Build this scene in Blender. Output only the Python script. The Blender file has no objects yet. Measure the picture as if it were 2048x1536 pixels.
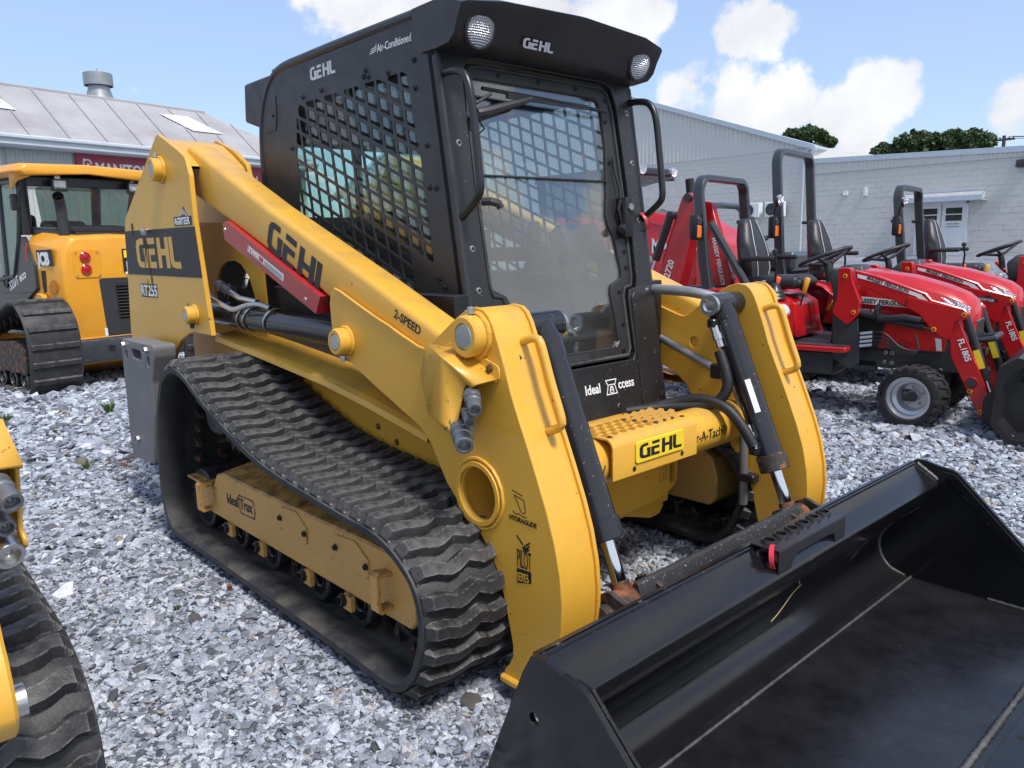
import bpy, bmesh, math, random
import numpy as np
from mathutils import Matrix, Vector
from mathutils.geometry import tessellate_polygon
random.seed(7); rng = np.random.default_rng(7)
scene = bpy.context.scene
COL = scene.collection
R = math.radians
# ------------------------------------------------------------------ camera
cam_d = bpy.data.cameras.new('camera'); cam = bpy.data.objects.new('camera', cam_d); COL.objects.link(cam)
cam_d.sensor_width = 36.0; cam_d.lens = 27.136; cam_d.clip_start = 0.05; cam_d.clip_end = 2000
right = Vector((0.67497419, 0.7375082, -0.0221698)); down = Vector((0.11611444, -0.1358455, -0.98390215)); fwd = Vector((-0.72864757, 0.66153432, -0.17732756))
m = Matrix((right, -down, -fwd)).transposed().to_4x4(); m.translation = (2.43, -2.14, 1.28)
cam.matrix_world = m
scene.camera = cam
# ------------------------------------------------------------------ sun, sky
SUN = Vector((0.52, -0.06, 0.85)).normalized()
sun_d = bpy.data.lights.new('sun', 'SUN'); sun_d.energy = 2.3; sun_d.angle = R(11); sun_d.color = (1.0, 0.955, 0.90)
sun = bpy.data.objects.new('sun', sun_d); COL.objects.link(sun)
sun.rotation_euler = SUN.to_track_quat('Z', 'Y').to_euler(); sun.location = (0, 0, 30)
vs = scene.view_settings; vs.view_transform = 'Standard'; vs.look = 'None'; vs.gamma = 1; vs.exposure = 0.9; vs.use_curve_mapping = False
scene.cycles.max_bounces = 8; scene.cycles.transparent_max_bounces = 12; scene.cycles.glossy_bounces = 4; scene.cycles.diffuse_bounces = 3
world = bpy.data.worlds.new('World'); scene.world = world; world.use_nodes = True
W = world.node_tree; W.nodes.clear()
def wn(t, **k):
    n = W.nodes.new(t)
    for a, b in k.items(): setattr(n, a, b)
    return n
def wm(op, a, b=None, c=None, clamp=False):
    n = wn('ShaderNodeMath', operation=op, use_clamp=clamp)
    for i, v in enumerate((a, b, c)):
        if v is None: continue
        if isinstance(v, (int, float)): n.inputs[i].default_value = v
        else: W.links.new(v, n.inputs[i])
    return n.outputs[0]
sky = wn('ShaderNodeTexSky'); sky.sky_type = 'NISHITA'; sky.sun_disc = False
sky.sun_elevation = math.asin(SUN.z); sky.sun_rotation = math.atan2(SUN.x, SUN.y); sky.air_density = 1.0; sky.dust_density = 0.6; sky.ozone_density = 2.0
tc = wn('ShaderNodeTexCoord'); DIR = tc.outputs['Generated']
sep = wn('ShaderNodeSeparateXYZ'); W.links.new(DIR, sep.inputs[0])
zc = wm('MAXIMUM', sep.outputs[2], 0.02)
def noise(scale, detail, vec, rough=0.55):
    n = wn('ShaderNodeTexNoise'); n.inputs['Scale'].default_value = scale; n.inputs['Detail'].default_value = detail; n.inputs['Roughness'].default_value = rough
    W.links.new(vec, n.inputs['Vector']); return n.outputs['Fac']
n1 = noise(13.0, 8, DIR, 0.6); n2 = noise(11, 5, DIR)
# cumulus heaps: direction, angular radius, weight
heaps = [((-.815, .505, .300), 5.5, 1.0), ((-.755, .59, .300), 7.0, 1.0), ((-.690, .665, .300), 6.5, 1.0), ((-.625, .73, .283), 5.0, 1.0), ((-.600, .76, .255), 3.2, .9),
         ((-.508, .829, .234), 2.6, 1.0), ((-.487, .845, .222), 2.5, 1.0), ((-.563, .808, .172), 2.8, 1.0), ((-.525, .835, .168), 3.2, 1.0), ((-.480, .862, .163), 3.2, .95),
         ((-.394, .907, .150), 3.2, 1.0), ((-.372, .915, .158), 2.4, .95), ((-.415, .900, .136), 2.8, .95), ((-.398, .911, .108), 2.6, .95), ((-.258, .957, .129), 2.2, .9),
         ((.70, .69, .17), 7, 1.0), ((.61, .77, .18), 6, 1.0), ((.73, .64, .27), 6, .9), ((.12, .86, .50), 11, 1.0), ((0.80, -0.10, 0.55), 20, 1.0), ((0.72, 0.45, 0.50), 17, 1.0), ((0.85, -0.45, 0.30), 16, 1.0), ((0.93, 0.12, 0.28), 12, 1.0), ((0.45, 0.70, 0.62), 13, 1.0), ((0.15, -0.75, 0.55), 18, 1.0),
         ((-0.75, -0.55, 0.42), 15, .9), ((0.86, 0.42, 0.24), 10, .9), ((0.3, -0.93, 0.25), 13, .9), ((0.55, 0.82, 0.22), 10, .9)]
acc = None
for d, rad, wt in heaps:
    d = Vector(d).normalized()
    v = wn('ShaderNodeVectorMath', operation='DOT_PRODUCT'); W.links.new(DIR, v.inputs[0]); v.inputs[1].default_value = d
    mr = wn('ShaderNodeMapRange'); mr.inputs['From Min'].default_value = math.cos(R(rad)); mr.inputs['From Max'].default_value = 1.0
    mr.inputs['To Min'].default_value = 0; mr.inputs['To Max'].default_value = wt; W.links.new(v.outputs['Value'], mr.inputs['Value'])
    s = wm('POWER', mr.outputs[0], 0.6)
    acc = s if acc is None else wm('MAXIMUM', acc, s)
dens = wm('ADD', acc, wm('MULTIPLY', wm('SUBTRACT', n1, 0.5), 2.4))
mr = wn('ShaderNodeMapRange'); mr.interpolation_type = 'SMOOTHSTEP'
mr.inputs['From Min'].default_value = 0.42; mr.inputs['From Max'].default_value = 0.80; W.links.new(dens, mr.inputs['Value'])
alpha = wm('MULTIPLY', mr.outputs[0], wm('MULTIPLY', sep.outputs[2], 14.0, clamp=True), clamp=True)
shade = wn('ShaderNodeMapRange'); shade.inputs['From Min'].default_value = 0.25; shade.inputs['From Max'].default_value = 0.75; shade.inputs['To Min'].default_value = 0.72; shade.inputs['To Max'].default_value = 1.06
W.links.new(n2, shade.inputs['Value'])
mix = wn('ShaderNodeMix', data_type='RGBA')
cc = wn('ShaderNodeVectorMath', operation='SCALE'); cc.inputs[0].default_value = (6.9, 7.05, 7.4); W.links.new(shade.outputs[0], cc.inputs['Scale'])
# thin high haze makes the blue of a summer sky paler
pale = wn('ShaderNodeMix', data_type='RGBA'); pale.inputs[0].default_value = 0.40; pale.inputs[7].default_value = (4.6, 6.0, 9.2, 1)
W.links.new(sky.outputs[0], pale.inputs[6])
W.links.new(alpha, mix.inputs[0]); W.links.new(pale.outputs[2], mix.inputs[6]); W.links.new(cc.outputs[0], mix.inputs[7])
bg = wn('ShaderNodeBackground'); bg.inputs[1].default_value = 0.080; W.links.new(mix.outputs[2], bg.inputs[0])
wo = wn('ShaderNodeOutputWorld'); W.links.new(bg.outputs[0], wo.inputs[0])
world.cycles.sampling_method = 'MANUAL'; world.cycles.sample_map_resolution = 512

# ------------------------------------------------------------------ mesh helpers
I4 = Matrix.Identity(4)
class MB:
    def __init__(s): s.v = []; s.f = []
    def add(s, vs, fs, M=None):
        o = len(s.v)
        s.v += [tuple(M @ Vector(p)) if M is not None else tuple(p) for p in vs]
        s.f += [tuple(i + o for i in q) for q in fs]; return s
    def box(s, c, d, M=None, rot=None):
        x, y, z = d[0] / 2, d[1] / 2, d[2] / 2
        vs = [Vector(p) for p in ((-x, -y, -z), (x, -y, -z), (x, y, -z), (-x, y, -z), (-x, -y, z), (x, -y, z), (x, y, z), (-x, y, z))]
        if rot is not None: vs = [rot @ p for p in vs]
        vs = [p + Vector(c) for p in vs]
        return s.add(vs, [(0, 3, 2, 1), (4, 5, 6, 7), (0, 1, 5, 4), (1, 2, 6, 5), (2, 3, 7, 6), (3, 0, 4, 7)], M)
    def b2(s, lo, hi, M=None):
        return s.box([(a + b) / 2 for a, b in zip(lo, hi)], [abs(b - a) for a, b in zip(lo, hi)], M)
    def cyl(s, p0, p1, r0, r1=None, n=20, caps=True, M=None):
        return s.tube([p0, p1], [r0, r0 if r1 is None else r1], n, caps, M)
    def tube(s, pts, r, n=10, caps=True, M=None, closed=False):
        pts = [Vector(p) for p in pts]; k = len(pts)
        rs = r if isinstance(r, (list, tuple)) else [r] * k
        vs, fs = [], []; up = None
        for i, p in enumerate(pts):
            if closed: t = pts[(i + 1) % k] - pts[i - 1]
            else: t = pts[min(i + 1, k - 1)] - pts[max(i - 1, 0)]
            t.normalize()
            if up is None:
                a = Vector((0, 0, 1)) if abs(t.z) < .9 else Vector((1, 0, 0)); up = (a - t * a.dot(t)).normalized()
            else: up = (up - t * up.dot(t)).normalized()
            w = t.cross(up)
            for j in range(n):
                a = 2 * math.pi * j / n; vs.append(p + (up * math.cos(a) + w * math.sin(a)) * rs[i])
        for i in range(k if closed else k - 1):
            for j in range(n):
                a = i * n + j; b = i * n + (j + 1) % n; c2 = ((i + 1) % k) * n
                fs.append((a, b, c2 + (j + 1) % n, c2 + j))
        if caps and not closed:
            fs.append(tuple(reversed(range(n)))); fs.append(tuple((k - 1) * n + j for j in range(n)))
        return s.add(vs, fs, M)
    def lathe(s, prof, M=None, n=32, caps=False):
        """prof: (radius, height) about local z"""
        vs, fs = [], []; k = len(prof)
        for r, h in prof:
            for j in range(n):
                a = 2 * math.pi * j / n; vs.append((r * math.cos(a), r * math.sin(a), h))
        for i in range(k - 1):
            for j in range(n): fs.append((i * n + j, i * n + (j + 1) % n, (i + 1) * n + (j + 1) % n, (i + 1) * n + j))
        if caps and prof[0][0] > 1e-6: fs.append(tuple(reversed(range(n))))
        if caps and prof[-1][0] > 1e-6: fs.append(tuple((k - 1) * n + j for j in range(n)))
        return s.add(vs, fs, M)
    def prism(s, poly, h0, h1, M=None):
        """polygon in local xy, extruded along z"""
        n = len(poly); ar = sum(poly[i][0] * poly[(i + 1) % n][1] - poly[(i + 1) % n][0] * poly[i][1] for i in range(n))
        if ar < 0: poly = list(reversed(poly))
        vs = [(x, y, h0) for x, y in poly] + [(x, y, h1) for x, y in poly]
        fs = [tuple(reversed(range(n))), tuple(range(n, 2 * n))] + [(i, (i + 1) % n, n + (i + 1) % n, n + i) for i in range(n)]
        return s.add(vs, fs, M)
    def strip(s, a, b, M=None):
        n = len(a); return s.add(list(a) + list(b), [(i, i + 1, n + i + 1, n + i) for i in range(n - 1)], M)
    def loft(s, rings, M=None, closed=True, caps=True):
        n = len(rings[0]); vs = [p for r in rings for p in r]; fs = []
        for i in range(len(rings) - 1):
            for j in range(n if closed else n - 1):
                fs.append((i * n + j, i * n + (j + 1) % n, (i + 1) * n + (j + 1) % n, (i + 1) * n + j))
        if caps and closed:
            fs.append(tuple(reversed(range(n)))); fs.append(tuple((len(rings) - 1) * n + j for j in range(n)))
        return s.add(vs, fs, M)
    def mesh(s, name, mat, smooth=32, bevel=0, seg=1):
        me = bpy.data.meshes.new(name); me.from_pydata(s.v, [], s.f); me.update()
        bm = bmesh.new(); bm.from_mesh(me)
        if bevel:
            bmesh.ops.remove_doubles(bm, verts=bm.verts, dist=1e-5)
            es = [e for e in bm.edges if len(e.link_faces) == 2 and e.calc_face_angle(0) > R(30)]
            bmesh.ops.bevel(bm, geom=es, offset=bevel, segments=seg, profile=.5, affect='EDGES', clamp_overlap=True)
        bmesh.ops.recalc_face_normals(bm, faces=bm.faces)
        bm.to_mesh(me); bm.free()
        if mat: me.materials.append(mat)
        if smooth:
            me.polygons.foreach_set('use_smooth', [True] * len(me.polygons)); me.set_sharp_from_angle(angle=R(smooth))
        return me
    def build(s, name, mat, parent=None, smooth=32, bevel=0, seg=1):
        return link(name, s.mesh(name, mat, smooth, bevel, seg), parent)
def link(name, me, parent=None, M=None):
    o = bpy.data.objects.new(name, me); COL.objects.link(o)
    if parent is not None: o.parent = parent
    if M is not None: o.matrix_local = M
    return o
def tag(o, label=None, cat=None, group=None, kind=None):
    for k, v in (('label', label), ('category', cat), ('group', group), ('kind', kind)):
        if v: o[k] = v
    return o
def thing(name, label, cat, loc=(0, 0, 0), rz=0, group=None):
    o = bpy.data.objects.new(name, None); COL.objects.link(o); o.location = loc; o.rotation_euler = (0, 0, rz); o.empty_display_size = .1
    return tag(o, label, cat, group)
def copy_tree(o, parent=None):
    c = o.copy(); COL.objects.link(c)
    if parent is not None: c.parent = parent
    for ch in list(o.children): copy_tree(ch, c)
    return c
def YP(y, off=0):      # local (u,v) -> world (x,z) in the plane y; local +z looks to -y
    return Matrix(((1, 0, 0, 0), (0, 0, -1, y - off), (0, 1, 0, 0), (0, 0, 0, 1)))
def YN(y):             # the same seen from +y: local +z looks to +y, u runs to -x
    return Matrix(((-1, 0, 0, 0), (0, 0, 1, y), (0, 1, 0, 0), (0, 0, 0, 1)))
def XP(x):             # local (u,v) -> (y,z), local +z looks to +x
    return Matrix(((0, 0, 1, x), (1, 0, 0, 0), (0, 1, 0, 0), (0, 0, 0, 1)))
def frame(o, ux, uy):
    ux = Vector(ux).normalized(); uy = Vector(uy); uy = (uy - ux * uy.dot(ux)).normalized(); uz = ux.cross(uy)
    M = Matrix((ux, uy, uz)).transposed().to_4x4(); M.translation = Vector(o); return M
def rounded(poly, r, n=4):
    """round the corners of a polygon; r may be one number or one per corner"""
    out = []; k = len(poly)
    for i in range(k):
        rr = r[i] if isinstance(r, (list, tuple)) else r
        p = Vector(poly[i][:2]); a = Vector(poly[i - 1][:2]); b = Vector(poly[(i + 1) % k][:2])
        da = (a - p); db = (b - p); la, lb = da.length, db.length
        if rr <= 0 or la < 1e-6 or lb < 1e-6: out.append(tuple(p)); continue
        da /= la; db /= lb; ang = da.angle(db)
        t = min(rr / max(math.tan(ang / 2), 1e-3), la * .48, lb * .48)
        p0 = p + da * t; p1 = p + db * t
        for j in range(n + 1):
            u = j / n; out.append(tuple(p0 * (1 - u) ** 2 + p * 2 * u * (1 - u) + p1 * u ** 2))
    return out
def circ(cx, cy, r, n=20, ry=None): return [(cx + r * math.cos(2 * math.pi * i / n), cy + (ry or r) * math.sin(2 * math.pi * i / n)) for i in range(n)]
def plate(name, outer, holes, thick, M, mat, parent=None, bevel=0.0, smooth=30):
    """sheet with holes: local z from -thick to 0"""
    cu = bpy.data.curves.new('c', 'CURVE'); cu.dimensions = '2D'; cu.fill_mode = 'BOTH'; cu.extrude = max(thick / 2 - bevel, 1e-5); cu.bevel_depth = bevel; cu.bevel_resolution = 0; cu.offset = -bevel
    for poly in [outer] + list(holes):
        sp = cu.splines.new('POLY'); sp.points.add(len(poly) - 1); sp.use_cyclic_u = True
        for p, q in zip(sp.points, poly): p.co = (q[0], q[1], -thick / 2, 1)
    ob = bpy.data.objects.new('c', cu); me = bpy.data.meshes.new_from_object(ob); bpy.data.objects.remove(ob); bpy.data.curves.remove(cu)
    for p in me.vertices: p.co.z -= thick / 2 if abs(p.co.z) <= thick / 2 + 1e-4 and False else 0
    zs = [p.co.z for p in me.vertices]; zt = max(zs)
    for p in me.vertices: p.co.z -= zt
    me.name = name; me.materials.clear(); me.materials.append(mat); me.transform(M)
    bm = bmesh.new(); bm.from_mesh(me); bmesh.ops.remove_doubles(bm, verts=bm.verts, dist=1e-5); bmesh.ops.recalc_face_normals(bm, faces=bm.faces); bm.to_mesh(me); bm.free()
    if smooth: me.polygons.foreach_set('use_smooth', [True] * len(me.polygons)); me.set_sharp_from_angle(angle=R(smooth))
    return link(name, me, parent)
def text(name, s, M, size, mat, parent=None, bold=0.0, sx=1.0, shear=0.0, align='LEFT', space=1.0, depth=.0004):
    cu = bpy.data.curves.new('t', 'FONT'); cu.body = s; cu.size = size; cu.offset = bold; cu.shear = shear; cu.align_x = align; cu.extrude = depth; cu.space_character = space; cu.resolution_u = 3
    ob = bpy.data.objects.new('t', cu); me = bpy.data.meshes.new_from_object(ob); bpy.data.objects.remove(ob); bpy.data.curves.remove(cu)
    me.name = name; me.materials.clear(); me.materials.append(mat); me.transform(M @ Matrix.Diagonal((sx, 1, 1, 1)))
    return link(name, me, parent)
def ribbon(mb, pts, w, M, closed=False):
    pts = [Vector((p[0], p[1])) for p in pts]; n = len(pts); L, Rr = [], []
    for i, p in enumerate(pts):
        a = pts[i - 1] if (i > 0 or closed) else None; b = pts[(i + 1) % n] if (i < n - 1 or closed) else None
        d0 = (p - a).normalized() if a is not None else (b - p).normalized(); d1 = (b - p).normalized() if b is not None else d0
        t = (d0 + d1).normalized(); nn = Vector((-t.y, t.x)); k = w / 2 / max(.35, nn.dot(Vector((-d1.y, d1.x))))
        L.append((p.x + nn.x * k, p.y + nn.y * k, 0)); Rr.append((p.x - nn.x * k, p.y - nn.y * k, 0))
    if closed: L.append(L[0]); Rr.append(Rr[0])
    mb.strip(L, Rr, M)
GEHL = [[(.52, .90), (.30, .90), (.17, .86), (.11, .74), (.11, .26), (.17, .14), (.30, .10), (.56, .10), (.56, .56), (.44, .56)],
        [(.76, .90), (1.22, .90)], [(1.20, .54), (.80, .54), (.80, .10), (1.22, .10)],
        [(1.46, .0), (1.46, 1.0)], [(1.561, .52), (1.819, .52)], [(1.92, .0), (1.92, 1.0)],
        [(2.16, 1.0), (2.16, .24), (2.21, .13), (2.33, .10), (2.62, .10)]]
def gehl(name, M, h, mat, parent, sx=1.0, w=.20, shear=0.0):
    mb = MB(); S = M @ Matrix(((h * sx, h * shear, 0, 0), (0, h, 0, 0), (0, 0, 1, 0), (0, 0, 0, 1)))
    for pl in GEHL: ribbon(mb, pl, w, S)
    return mb.build(name, mat, parent, smooth=0)
def bolts(parent, pts, axis, r=.012, h=.008, mat=None, name='bolt', n=6):
    """alike bolt heads sharing one mesh; each its own part"""
    key = (name, round(r, 4), round(h, 4), n, mat.name)
    if key not in BOLT:
        mb = MB(); mb.lathe([(r * 1.25, 0), (r * 1.25, h * .25), (r, h * .25), (r * .96, h * .9), (r * .7, h)], n=max(n, 8) if n > 6 else 6); BOLT[key] = mb.mesh(name, mat, 30)
    q = Vector(axis).to_track_quat('Z', 'Y').to_matrix().to_4x4(); out = []
    for p in pts:
        M = q.copy(); M.translation = Vector(p); out.append(link(name, BOLT[key], parent, M))
    return out
BOLT = {}
# ------------------------------------------------------------------ materials
def mat_base(name):
    m = bpy.data.materials.new(name); m.use_nodes = True; nt = m.node_tree; return m, nt, nt.nodes['Principled BSDF']
def add(nt, t, **k):
    n = nt.nodes.new(t)
    for a, b in k.items(): setattr(n, a, b)
    return n
def rgb(c): return (c[0], c[1], c[2], 1)
def mat(name, col, rough=.5, metal=0, var=.08, vs=6, bump=0, bs=120, spots=None, edge=None, coat=0, rv=.0, dust=None, streak=None, spec=.5):
    """painted or plain surface: uneven tone, fine relief, optional spots (colour, scale, threshold), worn edges (colour, width, amount), dust on upward faces"""
    m, nt, b = mat_base(name); L = nt.links.new
    b.inputs['Roughness'].default_value = rough; b.inputs['Metallic'].default_value = metal; b.inputs['Coat Weight'].default_value = coat; b.inputs['Coat Roughness'].default_value = .12; b.inputs['Specular IOR Level'].default_value = spec
    tco = add(nt, 'ShaderNodeTexCoord'); V = tco.outputs['Object']
    def nz(sc, det=3, ro=.55, vec=V):
        n = add(nt, 'ShaderNodeTexNoise'); n.inputs['Scale'].default_value = sc; n.inputs['Detail'].default_value = det; n.inputs['Roughness'].default_value = ro; L(vec, n.inputs['Vector']); return n.outputs['Fac']
    def mr(x, a, b2, c=0, d=1):
        n = add(nt, 'ShaderNodeMapRange'); n.inputs[1].default_value = a; n.inputs[2].default_value = b2; n.inputs[3].default_value = c; n.inputs[4].default_value = d; L(x, n.inputs[0]); return n.outputs[0]
    def mx(f, a, c):
        n = add(nt, 'ShaderNodeMix', data_type='RGBA')
        if isinstance(f, float): n.inputs[0].default_value = f
        else: L(f, n.inputs[0])
        for i, q in ((6, a), (7, c)):
            if isinstance(q, tuple): n.inputs[i].default_value = rgb(q)
            else: L(q, n.inputs[i])
        return n.outputs[2]
    base = nz(vs, 4)
    c0 = tuple(x * (1 - var) for x in col); c1 = tuple(min(1, x * (1 + var)) for x in col)
    col_o = mx(mr(base, .3, .7), c0, c1)
    mask = None
    if streak:
        mp = add(nt, 'ShaderNodeMapping'); mp.inputs['Scale'].default_value = streak[1]; L(V, mp.inputs['Vector'])
        col_o = mx(mr(nz(streak[2], 4, .6, mp.outputs[0]), streak[3], streak[3] + .18), col_o, streak[0])
    if dust:
        g = add(nt, 'ShaderNodeNewGeometry'); sx = add(nt, 'ShaderNodeSeparateXYZ'); L(g.outputs['Normal'], sx.inputs[0])
        f = add(nt, 'ShaderNodeMath', operation='MULTIPLY'); L(mr(sx.outputs[2], .1, .9, dust[2], 1), f.inputs[0]); L(mr(nz(dust[3] if len(dust) > 3 else 9, 5, .65), .42, .72, 0, dust[1]), f.inputs[1]); col_o = mx(f.outputs[0], col_o, dust[0])
    if spots:
        f = mr(nz(spots[1], 2, .5), spots[2], spots[2] + .04); col_o = mx(f, col_o, spots[0])
    if edge:
        bv = add(nt, 'ShaderNodeBevel'); bv.samples = 4; bv.inputs['Radius'].default_value = edge[1]
        g = add(nt, 'ShaderNodeNewGeometry'); d = add(nt, 'ShaderNodeVectorMath', operation='DOT_PRODUCT'); L(bv.outputs[0], d.inputs[0]); L(g.outputs['True Normal'], d.inputs[1])
        ab = add(nt, 'ShaderNodeMath', operation='ABSOLUTE'); L(d.outputs['Value'], ab.inputs[0]); e = mr(ab.outputs[0], .97, .80); mm = add(nt, 'ShaderNodeMath', operation='MULTIPLY'); L(e, mm.inputs[0]); L(mr(nz(34, 4, .65), edge[2], edge[2] + .07), mm.inputs[1])
        col_o = mx(mm.outputs[0], col_o, edge[0])
    L(col_o, b.inputs['Base Color'])
    if rv: L(mr(nz(vs * 3, 4), .3, .7, max(.02, rough - rv), rough + rv), b.inputs['Roughness'])
    if bump:
        bp = add(nt, 'ShaderNodeBump'); bp.inputs['Strength'].default_value = bump; bp.inputs['Distance'].default_value = .004; L(nz(bs, 3), bp.inputs['Height']); L(bp.outputs[0], b.inputs['Normal'])
    return m
YEL = (.70, .375, .040)
M_yel = mat('yellow_paint', YEL, .42, var=.05, vs=3, bump=.05, bs=300, spots=((.035, .02, .012), 46, .735), edge=((.04, .025, .018), .006, .60), coat=.25, dust=((.30, .20, .09), .5, .0))
M_yelf = mat('yellow_paint_faded', (.60, .33, .085), .5, var=.07, vs=5, bump=.12, bs=200, spots=((.05, .025, .012), 55, .70), edge=((.035, .02, .012), .010, .50), dust=((.040, .030, .020), .97, .0, 16))
M_rusty = mat('rusty_yellow', (.55, .29, .05), .6, var=.15, spots=((.07, .03, .015), 30, .55), bump=.3, bs=90)
M_blk = mat('black_paint', (.016, .016, .018), .34, var=.25, vs=4, rv=.06, bump=.04, bs=400, spots=((.16, .15, .13), 130, .735), edge=((.10, .10, .10), .004, .62))
M_cab = mat('black_textured_paint', (.022, .022, .024), .42, var=.25, vs=4, rv=.08, bump=.22, bs=260, spots=((.20, .19, .17), 120, .775), edge=((.14, .14, .14), .004, .60))
M_cabdusty = mat('splashed_black_paint', (.018, .018, .02), .38, var=.25, vs=4, rv=.07, bump=.1, bs=260, spots=((.30, .26, .21), 120, .71), edge=((.14, .14, .14), .004, .6))
M_cyl = mat('cylinder_black', (.014, .015, .019), .24, var=.2, rv=.06, spots=((.20, .17, .13), 75, .70), coat=.2)
M_bucket = mat('bucket_black', (.009, .009, .0105), .17, var=.2, vs=3, rv=.06, edge=((.22, .21, .20), .005, .60), spots=((.14, .13, .12), 160, .79))
M_floorb = mat('scuffed_steel_black', (.011, .011, .013), .27, var=.4, vs=6, rv=.10, bump=.08, bs=60, spots=((.08, .078, .075), 90, .75))
M_weld = mat('weld_bead', (.10, .098, .095), .42, metal=.5, var=.3, bump=.6, bs=160)
M_chrome = mat('chrome_rod', (.75, .75, .76), .09, metal=1, var=.02)
M_zinc = mat('zinc_fitting', (.55, .55, .53), .3, metal=1, var=.1, bump=.1)
M_steel = mat('grey_steel', (.21, .215, .225), .42, metal=.7, var=.12, rv=.08)
M_galv = mat('galvanised_pipe', (.36, .37, .38), .42, metal=.7, var=.12)
M_weight = mat('grey_casting', (.155, .152, .155), .55, var=.12, vs=5, bump=.25, bs=160, edge=((.36, .35, .34), .005, .52), spots=((.30, .29, .28), 60, .72))
M_rub = mat('rubber', (.020, .0205, .023), .62, var=.35, vs=14, bump=.4, bs=130, dust=((.125, .118, .108), .75, .25), streak=((.055, .053, .05), (9, 1, 9), 5, .62))
M_lug = mat('worn_tread_rubber', (.021, .0215, .024), .6, var=.35, vs=14, bump=.5, bs=110, dust=((.15, .142, .13), .8, .15, 14), edge=((.20, .195, .185), .009, .47))
M_rubin = mat('dusty_rubber', (.026, .026, .027), .7, var=.3, vs=12, bump=.3, bs=90, dust=((.17, .15, .115), .75, .0, 7), streak=((.006, .006, .006), (26, .6, 1), 9, .60))
M_hose = mat('hose_rubber', (.012, .012, .013), .5, var=.2, bump=.3, bs=300)
M_rust = mat('rust', (.17, .062, .026), .8, var=.6, vs=24, bump=.5, bs=80, spots=((.04, .028, .022), 22, .52))
M_rusted = mat('rusty_black_steel', (.035, .028, .025), .6, var=.5, vs=30, bump=.4, bs=90, spots=((.20, .075, .03), 26, .56))
M_red = mat('red_paint', (.40, .018, .022), .33, var=.08, coat=.3, spots=((.5, .45, .40), 80, .74))
M_trred = mat('tractor_red', (.46, .010, .014), .27, var=.08, coat=.35)
M_white = mat('white_print', (.80, .80, .79), .5, var=.03)
M_silver = mat('silver_print', (.62, .62, .63), .4, var=.04)
M_blkp = mat('black_print', (.012, .012, .013), .5, var=.1)
M_yelp = mat('yellow_sticker', (.86, .60, .03), .35, var=.06)
M_green = mat('green_sticker', (.05, .26, .07), .5)
M_dark = mat('dark_recess', (.006, .006, .006), .8, var=.2)
M_plas = mat('dark_grey_plastic', (.030, .031, .034), .45, var=.12, bump=.12, bs=220)
M_char = mat('charcoal_paint', (.032, .035, .040), .32, var=.1, coat=.2)
M_strap = mat('red_strap', (.55, .03, .05), .45)
M_seat = mat('seat_vinyl', (.020, .020, .022), .45, var=.2, bump=.2, bs=150)
M_org = mat('orange_plastic', (.75, .10, .025), .4)
M_ylev = mat('yellow_plastic', (.70, .34, .02), .4)
M_amber = mat('amber_lens', (.85, .17, .01), .15, var=.15, vs=30, coat=.5)
M_redl = mat('red_lens', (.42, .012, .012), .15, var=.1, coat=.5)
M_rim = mat('silver_rim', (.52, .53, .55), .32, metal=.6, var=.05)
M_tyre = mat('tyre_rubber', (.017, .017, .018), .6, var=.3, vs=20, bump=.25, bs=120)
M_jcb = mat('orange_yellow_paint', (.74, .325, .018), .34, var=.05, coat=.3, dust=((.30, .2, .1), .35, .05))
M_label = mat('white_label', (.72, .73, .72), .45)
def glass(name, tint=(.9, .97, .94), refl=1.0, dirt=.0, ior=1.6):
    m, nt, b = mat_base(name); L = nt.links.new; nt.nodes.remove(b)
    out = nt.nodes['Material Output']; tr = add(nt, 'ShaderNodeBsdfTransparent'); tr.inputs[0].default_value = rgb(tint)
    gl = add(nt, 'ShaderNodeBsdfGlossy'); gl.inputs['Roughness'].default_value = .008; gl.inputs[0].default_value = (refl, refl, refl, 1)
    fr = add(nt, 'ShaderNodeFresnel'); gg = add(nt, 'ShaderNodeNewGeometry'); io = add(nt, 'ShaderNodeMapRange'); io.inputs[3].default_value = ior; io.inputs[4].default_value = 1 / ior; L(gg.outputs['Backfacing'], io.inputs[0]); L(io.outputs[0], fr.inputs[0]); mx = add(nt, 'ShaderNodeMixShader'); L(fr.outputs[0], mx.inputs[0]); L(tr.outputs[0], mx.inputs[1]); L(gl.outputs[0], mx.inputs[2])
    last = mx.outputs[0]
    if dirt:
        df = add(nt, 'ShaderNodeBsdfDiffuse'); df.inputs[0].default_value = (.55, .53, .50, 1)
        t = add(nt, 'ShaderNodeTexCoord'); n = add(nt, 'ShaderNodeTexNoise'); n.inputs['Scale'].default_value = 5; n.inputs['Detail'].default_value = 6; L(t.outputs['Object'], n.inputs['Vector'])
        q = add(nt, 'ShaderNodeMapRange'); q.inputs[1].default_value = .35; q.inputs[2].default_value = .8; q.inputs[3].default_value = dirt * .3; q.inputs[4].default_value = dirt; L(n.outputs['Fac'], q.inputs[0])
        m2 = add(nt, 'ShaderNodeMixShader'); L(q.outputs[0], m2.inputs[0]); L(last, m2.inputs[1]); L(df.outputs[0], m2.inputs[2]); last = m2.outputs[0]
    L(last, out.inputs['Surface']); return m
M_glass = glass('window_glass', (.86, .95, .92), 1.0, .05)
M_door = glass('door_glass', (.84, .88, .90), 1.0, .05, 2.0)
M_gdark = glass('tinted_glass', (.45, .55, .53), 1.0, .06)
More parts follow.
